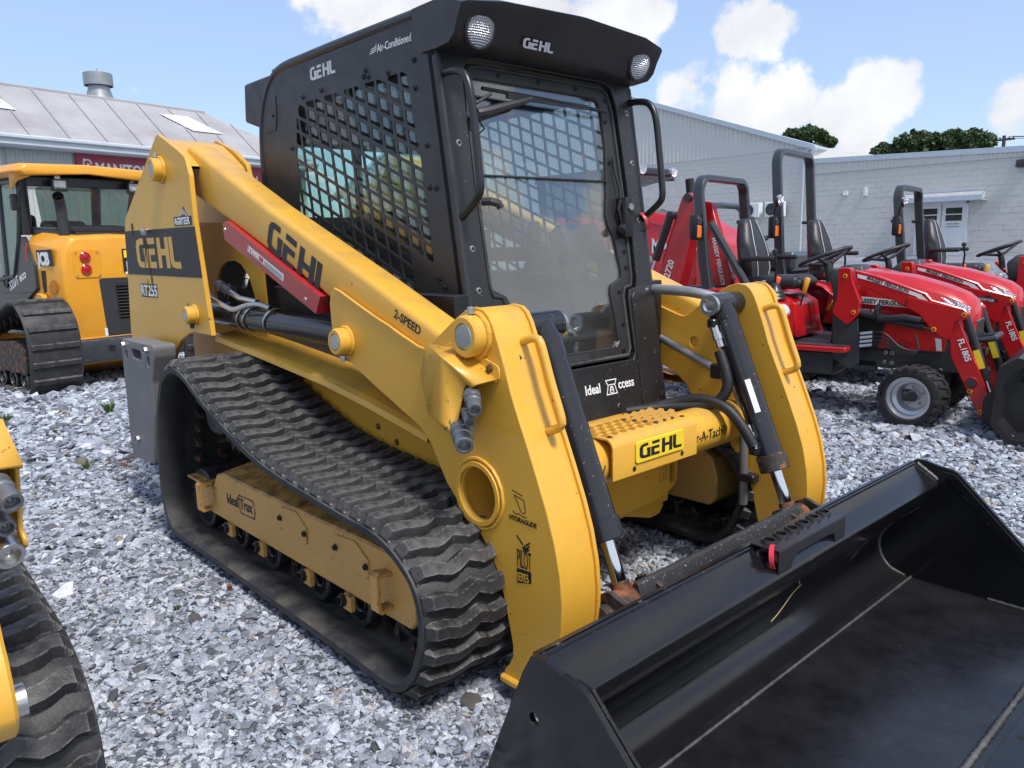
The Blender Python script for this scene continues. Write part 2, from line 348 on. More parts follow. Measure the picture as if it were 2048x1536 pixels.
def lens_mat():
    m, nt, b = mat_base('ribbed_lens'); L = nt.links.new
    b.inputs['Base Color'].default_value = (.66, .69, .74, 1); b.inputs['Metallic'].default_value = .75; b.inputs['Roughness'].default_value = .22
    t = add(nt, 'ShaderNodeTexCoord'); w1 = add(nt, 'ShaderNodeTexWave'); w1.inputs['Scale'].default_value = 45; w1.bands_direction = 'Y'; L(t.outputs['Object'], w1.inputs['Vector'])
    w2 = add(nt, 'ShaderNodeTexWave'); w2.inputs['Scale'].default_value = 45; w2.bands_direction = 'Z'; L(t.outputs['Object'], w2.inputs['Vector'])
    a = add(nt, 'ShaderNodeMath', operation='ADD'); L(w1.outputs['Fac'], a.inputs[0]); L(w2.outputs['Fac'], a.inputs[1])
    bp = add(nt, 'ShaderNodeBump'); bp.inputs['Strength'].default_value = .8; bp.inputs['Distance'].default_value = .004; L(a.outputs[0], bp.inputs['Height']); L(bp.outputs[0], b.inputs['Normal']); return m
M_lens = lens_mat()
# ================================================================== ground
def sst(a, b, x): t = np.clip((x - a) / (b - a), 0, 1); return t * t * (3 - 2 * t)
def gz(x, y):
    x = np.asarray(x, float); y = np.asarray(y, float)
    z = -.045 - .065 * sst(.95, 1.3, x) * (1 - sst(2.6, 4.0, np.abs(y)))
    z = z - .05 * (sst(1.12, 1.2, x) * (1 - sst(2.05, 2.2, x)) * (1 - sst(1.0, 1.06, np.abs(y))))
    z = z + .58 * sst(14, 29, y)
    return z + .010 * np.sin(x * 2.1 + y * 1.3) * np.sin(y * 1.9 - x * .7)
def ground_mat():
    m, nt, b = mat_base('gravel_bed'); L = nt.links.new; b.inputs['Roughness'].default_value = .95
    t = add(nt, 'ShaderNodeTexCoord'); V = t.outputs['Object']
    vo = add(nt, 'ShaderNodeTexVoronoi'); vo.inputs['Scale'].default_value = 42; L(V, vo.inputs['Vector'])
    cr = add(nt, 'ShaderNodeValToRGB'); e = cr.color_ramp.elements; e[0].position = .0; e[0].color = (.06, .063, .075, 1); e[1].position = 1; e[1].color = (.50, .53, .58, 1)
    x = e.new(.5); x.color = (.26, .275, .315, 1); sp = add(nt, 'ShaderNodeSeparateColor'); L(vo.outputs['Color'], sp.inputs[0]); L(sp.outputs[0], cr.inputs[0])
    n = add(nt, 'ShaderNodeTexNoise'); n.inputs['Scale'].default_value = .8; n.inputs['Detail'].default_value = 5; L(V, n.inputs['Vector'])
    q = add(nt, 'ShaderNodeMapRange'); q.inputs[1].default_value = .35; q.inputs[2].default_value = .7; q.inputs[3].default_value = .72; q.inputs[4].default_value = 1.15; L(n.outputs['Fac'], q.inputs[0])
    mu = add(nt, 'ShaderNodeVectorMath', operation='SCALE'); L(cr.outputs[0], mu.inputs[0]); L(q.outputs[0], mu.inputs['Scale']); L(mu.outputs[0], b.inputs['Base Color'])
    bp = add(nt, 'ShaderNodeBump'); bp.inputs['Strength'].default_value = 1; bp.inputs['Distance'].default_value = .03; bp.invert = True; L(vo.outputs['Distance'], bp.inputs['Height']); L(bp.outputs[0], b.inputs['Normal']); return m
def axis(lo, hi, step, far):
    a = list(np.arange(lo, hi + 1e-6, step)); d = step
    while a[-1] < far: d *= 1.35; a.append(a[-1] + d)
    d = step
    while a[0] > -far: d *= 1.35; a.insert(0, a[0] - d)
    return np.array(a)
gx, gy = axis(-8, 4, .1, 900), axis(-3.5, 8, .1, 900)
XX, YY = np.meshgrid(gx, gy); ZZ = gz(XX, YY); nx, ny = len(gx), len(gy)
me = bpy.data.meshes.new('gravel_ground'); idx = np.arange(nx * ny).reshape(ny, nx)
F = np.stack([idx[:-1, :-1], idx[:-1, 1:], idx[1:, 1:], idx[1:, :-1]], -1).reshape(-1, 4)
me.from_pydata(np.stack([XX, YY, ZZ], -1).reshape(-1, 3).tolist(), [], F.tolist()); me.materials.append(ground_mat()); me.polygons.foreach_set('use_smooth', [True] * len(me.polygons))
tag(link('gravel_ground', me), kind='structure')
# loose crushed stone: points on the ground carrying a few stone shapes
def stone_mat():
    m, nt, b = mat_base('crushed_limestone'); L = nt.links.new; b.inputs['Roughness'].default_value = .75
    oi = add(nt, 'ShaderNodeObjectInfo'); cr = add(nt, 'ShaderNodeValToRGB'); e = cr.color_ramp.elements
    e[0].position = 0; e[0].color = (.055, .058, .068, 1); e[1].position = 1; e[1].color = (.56, .60, .66, 1)
    for p, c in ((.15, (.13, .14, .165)), (.45, (.26, .285, .335)), (.75, (.37, .40, .455)), (.92, (.47, .50, .555)), (.972, (.24, .20, .16)), (.984, (.60, .62, .66))): e.new(p).color = rgb(c)
    L(oi.outputs['Random'], cr.inputs[0]); t = add(nt, 'ShaderNodeTexCoord'); n = add(nt, 'ShaderNodeTexNoise'); n.inputs['Scale'].default_value = 2.2; n.inputs['Detail'].default_value = 6; L(t.outputs['Object'], n.inputs['Vector'])
    q = add(nt, 'ShaderNodeMapRange'); q.inputs[1].default_value = .3; q.inputs[2].default_value = .7; q.inputs[3].default_value = .72; q.inputs[4].default_value = 1.25; L(n.outputs['Fac'], q.inputs[0])
    mu = add(nt, 'ShaderNodeVectorMath', operation='SCALE'); L(cr.outputs[0], mu.inputs[0]); L(q.outputs[0], mu.inputs['Scale']); L(mu.outputs[0], b.inputs['Base Color']); return m
M_stone = stone_mat()
CAMXY = np.array([2.43, -2.14])
def sample_ring(r0, r1, dens):
    a0, a1 = R(99), R(176); n = int(dens * (a1 - a0) / 2 * (r1 * r1 - r0 * r0)); r = np.sqrt(rng.uniform(r0 * r0, r1 * r1, n)); a = rng.uniform(a0, a1, n)
    return np.stack([CAMXY[0] + r * np.cos(a), CAMXY[1] + r * np.sin(a)], 1)
P_, S_ = [], []
for r0, r1, dens, size in ((.8, 2.4, 10500, .0068), (2.4, 3.8, 7400, .0081), (3.8, 5.5, 4600, .0104), (5.5, 8.5, 1900, .0165), (8.5, 13, 760, .025), (13, 24, 190, .045)):
    p = sample_ring(r0, r1, dens); s = size * np.exp(rng.normal(0, .38, len(p))); P_.append(p); S_.append(s)
for y0, y1, x0, x1 in ((-1.9, -1.1, -1.3, 1.2),):
    pass
P_ = np.concatenate(P_); S_ = np.concatenate(S_)
keep = ~((P_[:, 0] > 1.1) & (P_[:, 0] < 2.25) & (np.abs(P_[:, 1]) < 1.085)) & ~((np.abs(P_[:, 1]) < .5) & (P_[:, 0] > -1.2) & (P_[:, 0] < .3))
P_, S_ = P_[keep], S_[keep]
PZ = gz(P_[:, 0], P_[:, 1]) + S_ * .25 + rng.uniform(-.3, .3, len(S_)) * S_
me = bpy.data.meshes.new('loose_gravel'); me.from_pydata(np.column_stack([P_, PZ]).tolist(), [], [])
at = me.attributes.new('sc', 'FLOAT', 'POINT'); at.data.foreach_set('value', S_.astype(np.float32))
at = me.attributes.new('rot', 'FLOAT_VECTOR', 'POINT'); rr = np.column_stack([rng.normal(0, .36, len(S_)), rng.normal(0, .36, len(S_)), rng.uniform(0, 6.28, len(S_))]); at.data.foreach_set('vector', rr.astype(np.float32).ravel())
at = me.attributes.new('pick', 'INT', 'POINT'); at.data.foreach_set('value', rng.integers(0, 9, len(S_)).astype(np.int32))
gravel = tag(link('loose_gravel', me), kind='stuff')
ng = bpy.data.node_groups.new('scatter_stones', 'GeometryNodeTree'); ng.interface.new_socket('Geometry', in_out='INPUT', socket_type='NodeSocketGeometry'); ng.interface.new_socket('Geometry', in_out='OUTPUT', socket_type='NodeSocketGeometry')
G = lambda t, **k: add(ng, t, **k); GL = ng.links.new
gi, go = G('NodeGroupInput'), G('NodeGroupOutput'); jn = G('GeometryNodeGeometryToInstance')
for k in range(9):
    ico = G('GeometryNodeMeshIcoSphere'); ico.inputs['Radius'].default_value = 1; ico.inputs['Subdivisions'].default_value = 2 if k < 4 else 1
    sp = G('GeometryNodeSetPosition'); nz = G('ShaderNodeTexNoise'); nz.noise_dimensions = '4D'; nz.inputs['W'].default_value = k * 7.3 + 1; nz.inputs['Scale'].default_value = 1.0; nz.inputs['Detail'].default_value = 1.5
    ps = G('GeometryNodeInputPosition'); GL(ps.outputs[0], nz.inputs['Vector']); sb = G('ShaderNodeVectorMath', operation='SUBTRACT'); GL(nz.outputs['Color'], sb.inputs[0]); sb.inputs[1].default_value = (.5, .5, .5)
    sc = G('ShaderNodeVectorMath', operation='SCALE'); GL(sb.outputs[0], sc.inputs[0]); sc.inputs['Scale'].default_value = 2.3; GL(sc.outputs[0], sp.inputs['Offset']); GL(ico.outputs[0], sp.inputs['Geometry'])
    tr = G('GeometryNodeTransform'); tr.inputs['Scale'].default_value = (rng.uniform(1.2, 1.8), rng.uniform(.7, 1.05), rng.uniform(.42, .66)); GL(sp.outputs[0], tr.inputs['Geometry'])
    ss = G('GeometryNodeSetShadeSmooth'); ss.inputs['Shade Smooth'].default_value = False; GL(tr.outputs[0], ss.inputs[0]); sm = G('GeometryNodeSetMaterial'); sm.inputs['Material'].default_value = M_stone; GL(ss.outputs[0], sm.inputs['Geometry']); GL(sm.outputs[0], jn.inputs[0])
iop = G('GeometryNodeInstanceOnPoints'); iop.inputs['Pick Instance'].default_value = True; GL(gi.outputs[0], iop.inputs['Points']); GL(jn.outputs[0], iop.inputs['Instance'])
def att(n, t):
    a = G('GeometryNodeInputNamedAttribute', data_type=t); a.inputs['Name'].default_value = n; return a.outputs['Attribute']
GL(att('sc', 'FLOAT'), iop.inputs['Scale']); GL(att('pick', 'INT'), iop.inputs['Instance Index'])
e2r = G('FunctionNodeEulerToRotation'); GL(att('rot', 'FLOAT_VECTOR'), e2r.inputs[0]); GL(e2r.outputs[0], iop.inputs['Rotation']); GL(iop.outputs[0], go.inputs[0])
md = gravel.modifiers.new('scatter', 'NODES'); md.node_group = ng
# a few bigger stones, weeds and leaf litter that stand out on the gravel
M_brown = mat('brown_stone', (.16, .135, .105), .8, var=.3, bump=.4, bs=40)
M_dkst = mat('dark_stone', (.085, .078, .072), .8, var=.3, bump=.4, bs=40)
M_weed = mat('weed_green', (.075, .13, .028), .6, var=.3)
M_litter = mat('dry_leaves', (.17, .075, .035), .8, var=.5, vs=40)
def rock(label, x, y, s, mt, sq=(1.2, .85, .62)):
    bm = bmesh.new(); bmesh.ops.create_icosphere(bm, subdivisions=2, radius=1)
    for v in bm.verts: v.co = Vector([c * q * s * (1 + random.uniform(-.16, .16)) for c, q in zip(v.co, sq)])
    me = bpy.data.meshes.new('stone'); bm.to_mesh(me); bm.free(); me.materials.append(mt); o = link('stone', me); o.location = (x, y, float(gz(x, y)) + s * sq[2] * .55); o.rotation_euler = (0, 0, random.uniform(0, 3)); return tag(o, label, 'stone', 'odd stones lying on the gravel')
def weed(label, x, y, h, n):
    mb = MB()
    for i in range(n):
        a = random.uniform(0, 6.28); t = random.uniform(.2, .75) * h; w = .006 + .03 * h; top = Vector((math.cos(a) * t, math.sin(a) * t, h * random.uniform(.6, 1.1))); mid = top * .5 + Vector((0, 0, h * .15)); sd = Vector((-math.sin(a), math.cos(a), 0)) * w
        mb.add([(0, 0, 0), tuple(mid - sd), tuple(top), tuple(mid + sd)], [(0, 1, 2, 3)])
    o = mb.build('weed', M_weed, smooth=0); o.location = (x, y, float(gz(x, y))); return tag(o, label, 'weed', 'weeds growing in the gravel')
# ================================================================== the yellow track loader in the middle
LOADER = thing('track_loader', 'yellow compact track loader with black mesh-sided cab and empty black bucket on the gravel', 'track loader')
def catmull(pts, step, closed=True):
    p = [Vector(q) for q in pts]; n = len(p); out = []
    for i in range(n if closed else n - 1):
        a, b, c2, d = p[(i - 1) % n] if closed or i > 0 else p[0], p[i], p[(i + 1) % n], p[(i + 2) % n] if closed or i + 2 < n else p[-1]
        for k in range(8):
            t = k / 8; out.append(.5 * ((2 * b) + (c2 - a) * t + (2 * a - 5 * b + 4 * c2 - d) * t * t + (3 * b - a - 3 * c2 + d) * t ** 3))
    if not closed: out.append(p[-1])
    q = out + ([out[0]] if closed else []); ln = [0]
    for i in range(len(q) - 1): ln.append(ln[-1] + (q[i + 1] - q[i]).length)
    m_ = max(3, round(ln[-1] / step)); res = []
    j = 0
    for k in range(m_ if closed else m_ + 1):
        s = ln[-1] * k / m_
        while j < len(ln) - 2 and ln[j + 1] < s: j += 1
        t = (s - ln[j]) / max(1e-9, ln[j + 1] - ln[j]); res.append(q[j].lerp(q[j + 1], t))
    return res
TRACK = [(-1.106, 0), (-.80, 0), (-.4, 0), (0, 0), (.4, 0), (.66, .0), (.765, .07), (.812, .157), (.832, .225), (.834, .281), (.824, .335), (.797, .387), (.757, .423), (.695, .458), (.60, .485), (.42, .497), (.208, .513), (-.013, .533), (-.214, .567),
         (-.431, .632), (-.624, .700), (-.787, .775), (-.869, .799), (-.946, .806), (-1.025, .785), (-1.105, .735), (-1.16, .65), (-1.205, .55), (-1.235, .42), (-1.252, .299), (-1.250, .14), (-1.197, .039)]
def lug_mesh(hw, name='tread_lug', mt=M_lug, amp=.020, h=.030, w=.027):
    st = [(-.985, .004, .1), (-.90, .92, 0), (-.72, 1, .25), (-.55, 1, 1), (-.42, 1, .8), (-.22, 1, -.1), (-.02, .9, .9), (.12, 1, .8), (.30, 1, -.1), (.48, .9, .9), (.62, 1, .8), (.80, 1, 0), (.90, .92, .1), (.985, .004, .1)]
    rings = []
    for u, hh, k in st:
        y = u * hw; x = k * amp - amp / 2; z = h * hh if hh > .1 else .002
        rings.append([(x - w, y, -.002), (x - w * .72, y, z), (x + w * .66, y, z * .93), (x + w, y, -.002)])
    mb = MB(); mb.loft(rings); return mb.mesh(name, mt, 25)
def make_track(parent, yc, hw, pts, pitch, dx=0, lug=None, lugw=.021, back=True):
    path = catmull([(a + dx, b) for a, b in pts], pitch / 3); n = len(path)
    tang = [(path[(i + 1) % n] - path[i - 1]).normalized() for i in range(n)]; nor = [Vector((t.y, -t.x)) for t in tang]
    outer = [(-hw, -.030), (-hw - .002, -.008), (-hw + .018, 0), (0, 0), (hw - .018, 0), (hw + .002, -.008), (hw, -.030)]
    inner = [(-hw, -.030), (-hw + .02, -.040), (-hw + .075, -.043), (-hw + .105, -.030), (-hw + .125, -.026), (hw - .125, -.026), (hw - .105, -.030), (hw - .075, -.043), (hw - .02, -.040), (hw, -.030)]
    def loft(prof, name, mt, par):
        rings = [[(p.x + q.x * h, yc + y, p.y + q.y * h) for y, h in prof] for p, q in zip(path, nor)]; rings.append(rings[0])
        mb = MB(); mb.loft(rings, closed=False, caps=False); return mb.build(name, mt, par, smooth=50)
    belt = loft(outer, 'rubber_track', M_rub, parent); loft(inner, 'track_lining', M_rubin, belt)
    me = lug or lug_mesh(hw)
    for i in range(0, n - 1, 3):
        t, q, p = tang[i], nor[i], path[i]
        M = Matrix(((-t.x, 0, q.x, p.x), (0, 1, 0, yc), (-t.y, 0, q.y, p.y), (0, 0, 0, 1))); link('tread_lug', me, belt, M)
    mb = MB()
    for i in range(1, n, 3):
        t, q, p = tang[i], nor[i], path[i]
        for s in (-.055, .055):
            c = Vector((p.x - q.x * .055, yc + s, p.y - q.y * .055)); M = Matrix(((t.x, 0, -q.x, 0), (0, 1, 0, 0), (t.y, 0, -q.y, 0), (0, 0, 0, 1)))
            rr = [M @ Vector(v) for v in ((-.022, -.014, -.03), (.022, -.014, -.03), (.022, .014, -.03), (-.022, .014, -.03), (-.008, -.008, .03), (.008, -.008, .03), (.008, .008, .03), (-.008, .008, .03))]
            mb.add([tuple(v + c) for v in rr], [(0, 3, 2, 1), (4, 5, 6, 7), (0, 1, 5, 4), (1, 2, 6, 5), (2, 3, 7, 6), (3, 0, 4, 7)])
    tag(mb.build('guide_teeth', M_rusted, belt, smooth=0), kind='stuff')
    return belt
LUG = lug_mesh(.2285)
for s in (-1, 1): make_track(LOADER, s * .8015, .2285, TRACK, .080, lug=LUG)
def wheel_disc(name, parent, x, z, r, y0, y1, mt=M_char, rimw=.018):
    """roller or idler: rim, dished web and hub; y0 is its outer face"""
    s = 1 if y1 > y0 else -1; M = Matrix(((1, 0, 0, x), (0, 0, s, y0), (0, 1, 0, z), (0, 0, 0, 1)))
    mb = MB(); mb.lathe([(r * .34, .012), (r * .40, .004), (r * .42, .03), (r - rimw * 1.3, .035), (r - rimw, .0), (r - .004, 0), (r, .006), (r, abs(y1 - y0))], M, 36); return mb.build(name, mt, parent)
M_roll = mat('worn_roller_steel', (.050, .052, .055), .4, metal=.6, var=.4, vs=12, edge=((.35, .35, .35), .006, .4), dust=((.16, .14, .11), .5, .2))
for sd in (-1, 1):
    yo = .915 * sd
    # undercarriage frame
    fp = [(-1.045, .262), (-1.055, .19), (-1.005, .147), (.636, .155), (.667, .185), (.674, .283), (.645, .318), (.605, .350), (.555, .372), (.37, .372), (-.18, .363), (-.725, .357), (-.79, .340), (-.84, .275)]
    fi = [(x, z + (.05 if z > .3 else 0)) for x, z in fp]
    mb = MB(); ro = [(x, .94 * sd, z) for x, z in fp]; r1 = [(x, .928 * sd, z + (.007 if z > .3 else 0)) for x, z in fp]; ri = [(x, .62 * sd, z) for x, z in fi]
    mb.loft([ro, ri]); fr = mb.build('track_frame', M_yelf, LOADER, smooth=20, bevel=.006)
    if sd < 0:
        mb = MB(); mb.b2((-1.10, -.955, .268), (-.80, -.66, .278)); mb.build('rear_flange', M_yelf, fr, bevel=.002)
        for ox in (0, .405):
            cov = rounded([(-.195 + ox, .345 - ox * .0), (-.06 + ox, .357), (.020 + ox, .312), (.012 + ox, .246), (-.13 + ox, .250), (-.19 + ox, .268)], [.03, .05, .02, .02, .05, .03])
            pl = plate('inspection_cover', cov, [], .006, YP(-.945), M_yelf, fr, .0015)
            bolts(fr, [(-.182 + ox, -.946, .302), (.006 + ox, -.946, .290)], (0, -1, 0), .010, .010, M_rusted)
        for hx, hz in ((-.87, .232), (.53, .255)):
            g = []
            for (a, b) in ((0, .062), (.055, .072), (.062, .066), (.062, -.066), (.055, -.072), (0, -.062)):
                pass
            mb = MB(); w = .021
            prof = [(-.94, .060), (-.985, .066), (-.996, .056), (-.996, -.056), (-.985, -.066), (-.94, -.060)]; pin = [(-.94, .048), (-.98, .053), (-.984, .048), (-.984, -.048), (-.98, -.053), (-.94, -.048)]
            for xa, xb in ((hx - w, hx + w),):
                ra = [(xa, y, hz + z) for y, z in prof]; rb = [(xb, y, hz + z) for y, z in prof]; ia = [(xa, y, hz + z) for y, z in pin]; ib = [(xb, y, hz + z) for y, z in pin]
                mb.strip(ra, rb); mb.strip(ib, ia); mb.strip(ia, ra); mb.strip(rb, ib)
            mb.build('tie_down_loop', M_yelf, fr, smooth=20)
        text('lettering', 'Ideal', YP(-.9415) @ Matrix.Translation((-.690, .238, 0)) @ Matrix.Rotation(R(3), 4, 'Z'), .062, M_blkp, fr, bold=.0012, sx=.98)
        text('lettering', 'Trax', YP(-.9415) @ Matrix.Translation((-.558, .246, 0)) @ Matrix.Rotation(R(3), 4, 'Z'), .062, M_blkp, fr, bold=.0012, sx=.98)
        mb = MB(); o = rounded([(-.572, .300), (-.43, .306), (-.418, .262), (-.428, .232), (-.560, .226)], .018); ribbon(mb, o, .005, YP(-.9412), True)
        for i in range(26):
            a = o[int(i * len(o) / 26)]; c0 = Vector((-.495, .265)); d = (Vector(a) - c0).normalized() * .005; ribbon(mb, [a, (a[0] + d.x, a[1] + d.y)], .005, YP(-.9412))
        mb.build('track_logo', M_blkp, fr, smooth=0)
        mb = MB(); ribbon(mb, [(-.842, .25), (-.842, .20), (-.815, .20), (-.815, .25)], .0018, YP(-.9412), True); ribbon(mb, [(-.834, .212), (-.822, .222), (-.834, .236), (-.823, .242)], .0025, YP(-.9412)); mb.build('tie_down_symbol', M_blkp, fr, smooth=0)
        bolts(fr, [(-1.022, -.941, .225)], (0, -1, 0), .016, .018, M_blk)
    for rx in (-.66, -.362, .016, .291):
        rl = wheel_disc('track_roller', LOADER, rx, .118, .082, yo, .70 * sd, M_roll)
        mb = MB(); mb.b2((rx - .028, (.955 if sd < 0 else .955) * sd, .10), (rx + .022, .935 * sd, .155)); mb.build('axle_clip', M_yelf, rl, bevel=.003)
        bolts(rl, [(rx - .022, .956 * sd, .135)], (0, sd, 0), .019, .016, M_blk)
    wheel_disc('idler_wheel', LOADER, -1.03, .175, .135, yo * 1.0, .72 * sd, M_roll, .02); wheel_disc('idler_wheel', LOADER, .575, .25, .19, yo * .96, .72 * sd, M_roll, .02)
    # drive sprocket and final drive
    tp = []
    for i in range(32): a = 2 * math.pi * i / 32; rr = .19 if i % 2 else .155; tp.append((-.90 + rr * math.cos(a), .575 + rr * math.sin(a)))
    spk = plate('drive_sprocket', tp, [], .05, YP(-.80) if sd < 0 else YN(.80) @ Matrix.Diagonal((-1, 1, 1, 1)), M_rusted, LOADER)
    mb = MB(); mb.lathe([(0, .10), (.085, .10), (.10, .085), (.10, 0), (.13, -.02), (.13, -.2)], Matrix(((1, 0, 0, -.87), (0, 0, sd, .80 * sd), (0, 1, 0, .59), (0, 0, 0, 1))), 28); mb.build('final_drive', M_blk, LOADER)
# hull, fenders, towers, side panels (both sides)
mb = MB(); mb.prism([(-1.95, .30), (-1.7, .22), (.33, .19), (.585, .22), (.585, .40), (.46, .58), (-.1, .70), (-.7, .80), (-1.1, .86), (-1.95, .86)], -.40, .40, Matrix(((1, 0, 0, 0), (0, 0, -1, 0), (0, 1, 0, 0), (0, 0, 0, 1))))
mb.prism([(-1.95, .45), (.40, .45), (.44, .575), (-.1, .695), (-.7, .795), (-1.1, .855), (-1.95, .855)], -.565, .565, Matrix(((1, 0, 0, 0), (0, 0, -1, 0), (0, 1, 0, 0), (0, 0, 0, 1)))); hull = mb.build('hull', M_yel, LOADER, smooth=20, bevel=.005)
bolts(hull, [(-.08, -.566, .60), (.045, -.566, .559)], (0, -1, 0), .011, .006, M_rust)
mb = MB(); mb.b2((-2.02, -.515, .60), (-.62, .515, 1.36)); mb.prism([(-2.02, 1.36), (-.9, 1.36), (-.9, 1.30), (-1.2, 1.44), (-1.9, 1.42)], -.5, .5, Matrix(((1, 0, 0, 0), (0, 0, -1, 0), (0, 1, 0, 0), (0, 0, 0, 1)))); mb.build('engine_housing', M_dark, LOADER, bevel=.01)
FL = [(-1.22, .884), (-.75, .845), (-.2, .792), (.12, .745), (.36, .703), (.46, .683)]
for sd in (-1, 1):
    mb = MB(); a = [(x, .560 * sd, z + .034) for x, z in FL]; b = [(x, .700 * sd, z + .010) for x, z in FL]; c2 = [(x, .722 * sd, z) for x, z in FL]; d = [(x, .726 * sd, z - .022) for x, z in FL]; e = [(x, .716 * sd, z - .024) for x, z in FL]; g = [(x, .562 * sd, z - .0) for x, z in FL]
    for p, q in ((a, b), (b, c2), (c2, d), (d, e), (e, g)): mb.strip(p, q)
    mb.build('fender', M_yel, LOADER, smooth=60)
    tow = rounded([(-1.515, 1.838), (-1.283, 1.744), (-1.19, 1.70), (-1.155, 1.62), (-1.148, 1.42), (-1.063, .905), (-1.263, .907), (-1.34, .896), (-1.455, .856), (-1.554, .788), (-1.61, .737), (-1.64, .66), (-2.22, .66), (-2.24, .854), (-2.154, 1.401), (-2.133, 1.462)],
                  [.05, .0, .05, .05, 0, 0, .05, .05, .05, .05, 0, 0, 0, 0, .03, .05])
    tw = plate('tower_plate', tow, [], .022, YP(-.80) if sd < 0 else YN(.80) @ Matrix.Diagonal((-1, 1, 1, 1)), M_yel, LOADER, .002)
    ti = rounded([(-1.515, 1.828), (-1.30, 1.755), (-1.17, 1.68), (-1.13, 1.56), (-1.15, 1.35), (-1.5, 1.30), (-2.0, 1.30), (-2.06, 1.45)], [.05, .02, .03, .05, 0, 0, 0, 0])
    plate('inner_tower_plate', ti, [], .022, YP(-.525) if sd < 0 else YN(.525) @ Matrix.Diagonal((-1, 1, 1, 1)), M_yel, tw, .002)
    mb = MB(); prof = [(-1.56, 1.805), (-1.50, 1.812), (-1.40, 1.785), (-1.30, 1.735), (-1.21, 1.683), (-1.175, 1.66)]
    a = [(x, .790 * sd, z) for x, z in prof]; b = [(x, .530 * sd, z) for x, z in prof]; a2 = [(x, .790 * sd, z - .012) for x, z in prof]; b2 = [(x, .530 * sd, z - .012) for x, z in prof]
    # the cap dips to a concave front edge between the plates
    n = len(prof); mb.strip(a, b); mb.strip(b2, a2); mb.strip([a[-1], ((a[-1][0] + b[-1][0]) / 2 - .0, (a[-1][1] + b[-1][1]) / 2, a[-1][2])], [a2[-1], ((a[-1][0]) - .0, (a[-1][1] + b[-1][1]) / 2, a2[-1][2])]); mb.strip(a2, a); mb.strip(b, b2); mb.strip([a[-1], b[-1]], [a2[-1], b2[-1]])
    mb.build('tower_cap', M_yel, tw, smooth=40)
    pan = [(-1.62, .886), (-.93, .80), (-.90, 1.0), (-.92, 1.40), (-1.25, 1.415), (-1.66, 1.43)]
    hol = rounded([(-1.478, 1.102), (-1.381, 1.205), (-1.296, 1.232), (-1.201, 1.236), (-1.13, 1.217), (-1.055, 1.16), (-1.0, 1.05), (-.99, .93), (-1.309, .925), (-1.42, .95), (-1.472, 1.006)], .03)
    plate('side_panel', pan, [hol], .012, YP(-.605) if sd < 0 else YN(.605) @ Matrix.Diagonal((-1, 1, 1, 1)), M_yel, LOADER, .001)
    hub = [(.052, 0), (.052, .034), (.046, .040), (.033, .040), (.033, .036), (0, .036)]
    for (hx, hz, sc, yb) in ((-1.50, 1.668, 1.05, .80), (-1.235, .992, .80, .80), (.052, .962, .92, .757), (.762, 1.032, 1.15, .757)):
        M = Matrix(((1, 0, 0, hx), (0, 0, sd, yb * sd), (0, 1, 0, hz), (0, 0, 0, 1))) @ Matrix.Diagonal((sc, sc, 1.25, 1))
        mb = MB(); mb.lathe(hub[:4] + [(.033, .030)], M, 32); h_ = mb.build('pin_boss', M_yel, LOADER)
        mb = MB(); mb.lathe([(.0325, .0), (.0325, .037), (.029, .040), (0, .040)], M, 28); mb.build('pivot_pin', M_zinc, h_)
        mb = MB(); wr = []
        for i in range(36): a = 2 * math.pi * i / 36; wr.append(((.054 + random.uniform(-.001, .002)) * math.cos(a), (.054 + random.uniform(-.001, .002)) * math.sin(a), .004))
        mb.tube(wr, .006, 6, M=M, closed=True); mb.build('weld_ring', M_yel, h_)
        bolts(h_, [tuple(M @ Vector((.004, -.054 if hz < 1.03 else .054, .022 / 1.25)))], (0, 0, -1 if hz < 1.03 else 1), .010, .020, M_zinc if hz > 1.03 or hx > 0 else M_rusted)
    # rear weight on the outside of the tower
    wp = rounded([(-1.912, .846), (-1.40, .848), (-1.412, .79), (-1.475, .66), (-1.50, .50), (-1.582, .229), (-1.932, .208)], [.03, .03, .06, .08, .08, .02, .05])
    slot = rounded([(-1.745, .808), (-1.60, .804), (-1.605, .757), (-1.75, .762)], .023)
    s2 = [rounded([(-1.862, .79), (-1.825, .79), (-1.822, .745), (-1.855, .745)], .012), rounded([(-1.518, .785), (-1.482, .785), (-1.485, .735), (-1.515, .735)], .012)]
    wt = plate('counterweight', wp, [slot] + s2, .105, YP(-.95) if sd < 0 else YN(.95) @ Matrix.Diagonal((-1, 1, 1, 1)), M_weight, LOADER, .004)
    bolts(wt, [(-1.858, .951 * sd, .817), (-1.508, .951 * sd, .817), (-1.783, .951 * sd, .330)], (0, sd, 0), .016, .014, M_zinc)
# rear decals on the near tower
dec = plate('decal_band', [(-2.158, 1.399), (-1.143, 1.394), (-1.107, 1.163), (-2.175, 1.168)], [], .0008, YP(-.8012), M_blkp, LOADER, 0)
gehl('lettering', YP(-.8024) @ Matrix.Translation((-1.985, 1.205, 0)), .150, M_yel, dec, 1.62, .21, -.06)
M_stain = mat('rust_streak', (.075, .038, .018), .8, var=.6, vs=60)
text('lettering', 'RT255', YP(-.8014) @ Matrix.Translation((-1.985, 1.060, 0)), .078, M_white, LOADER, bold=.0022, sx=1.22)
text('lettering', 'RT255', YP(-.8010) @ Matrix.Translation((-1.985, 1.060, 0)), .078, M_blkp, LOADER, bold=.0085, sx=1.22)
ag = plate('dealer_badge', [(-1.395, 1.402), (-1.172, 1.400), (-1.172, 1.442), (-1.215, 1.442), (-1.262, 1.488), (-1.312, 1.444), (-1.395, 1.444)], [], .0006, YP(-.8010), M_blkp, LOADER)
text('lettering', 'AGRITEER', YP(-.8020) @ Matrix.Translation((-1.386, 1.407, 0)), .045, M_white, ag, bold=.0012, sx=.94)
mb = MB()
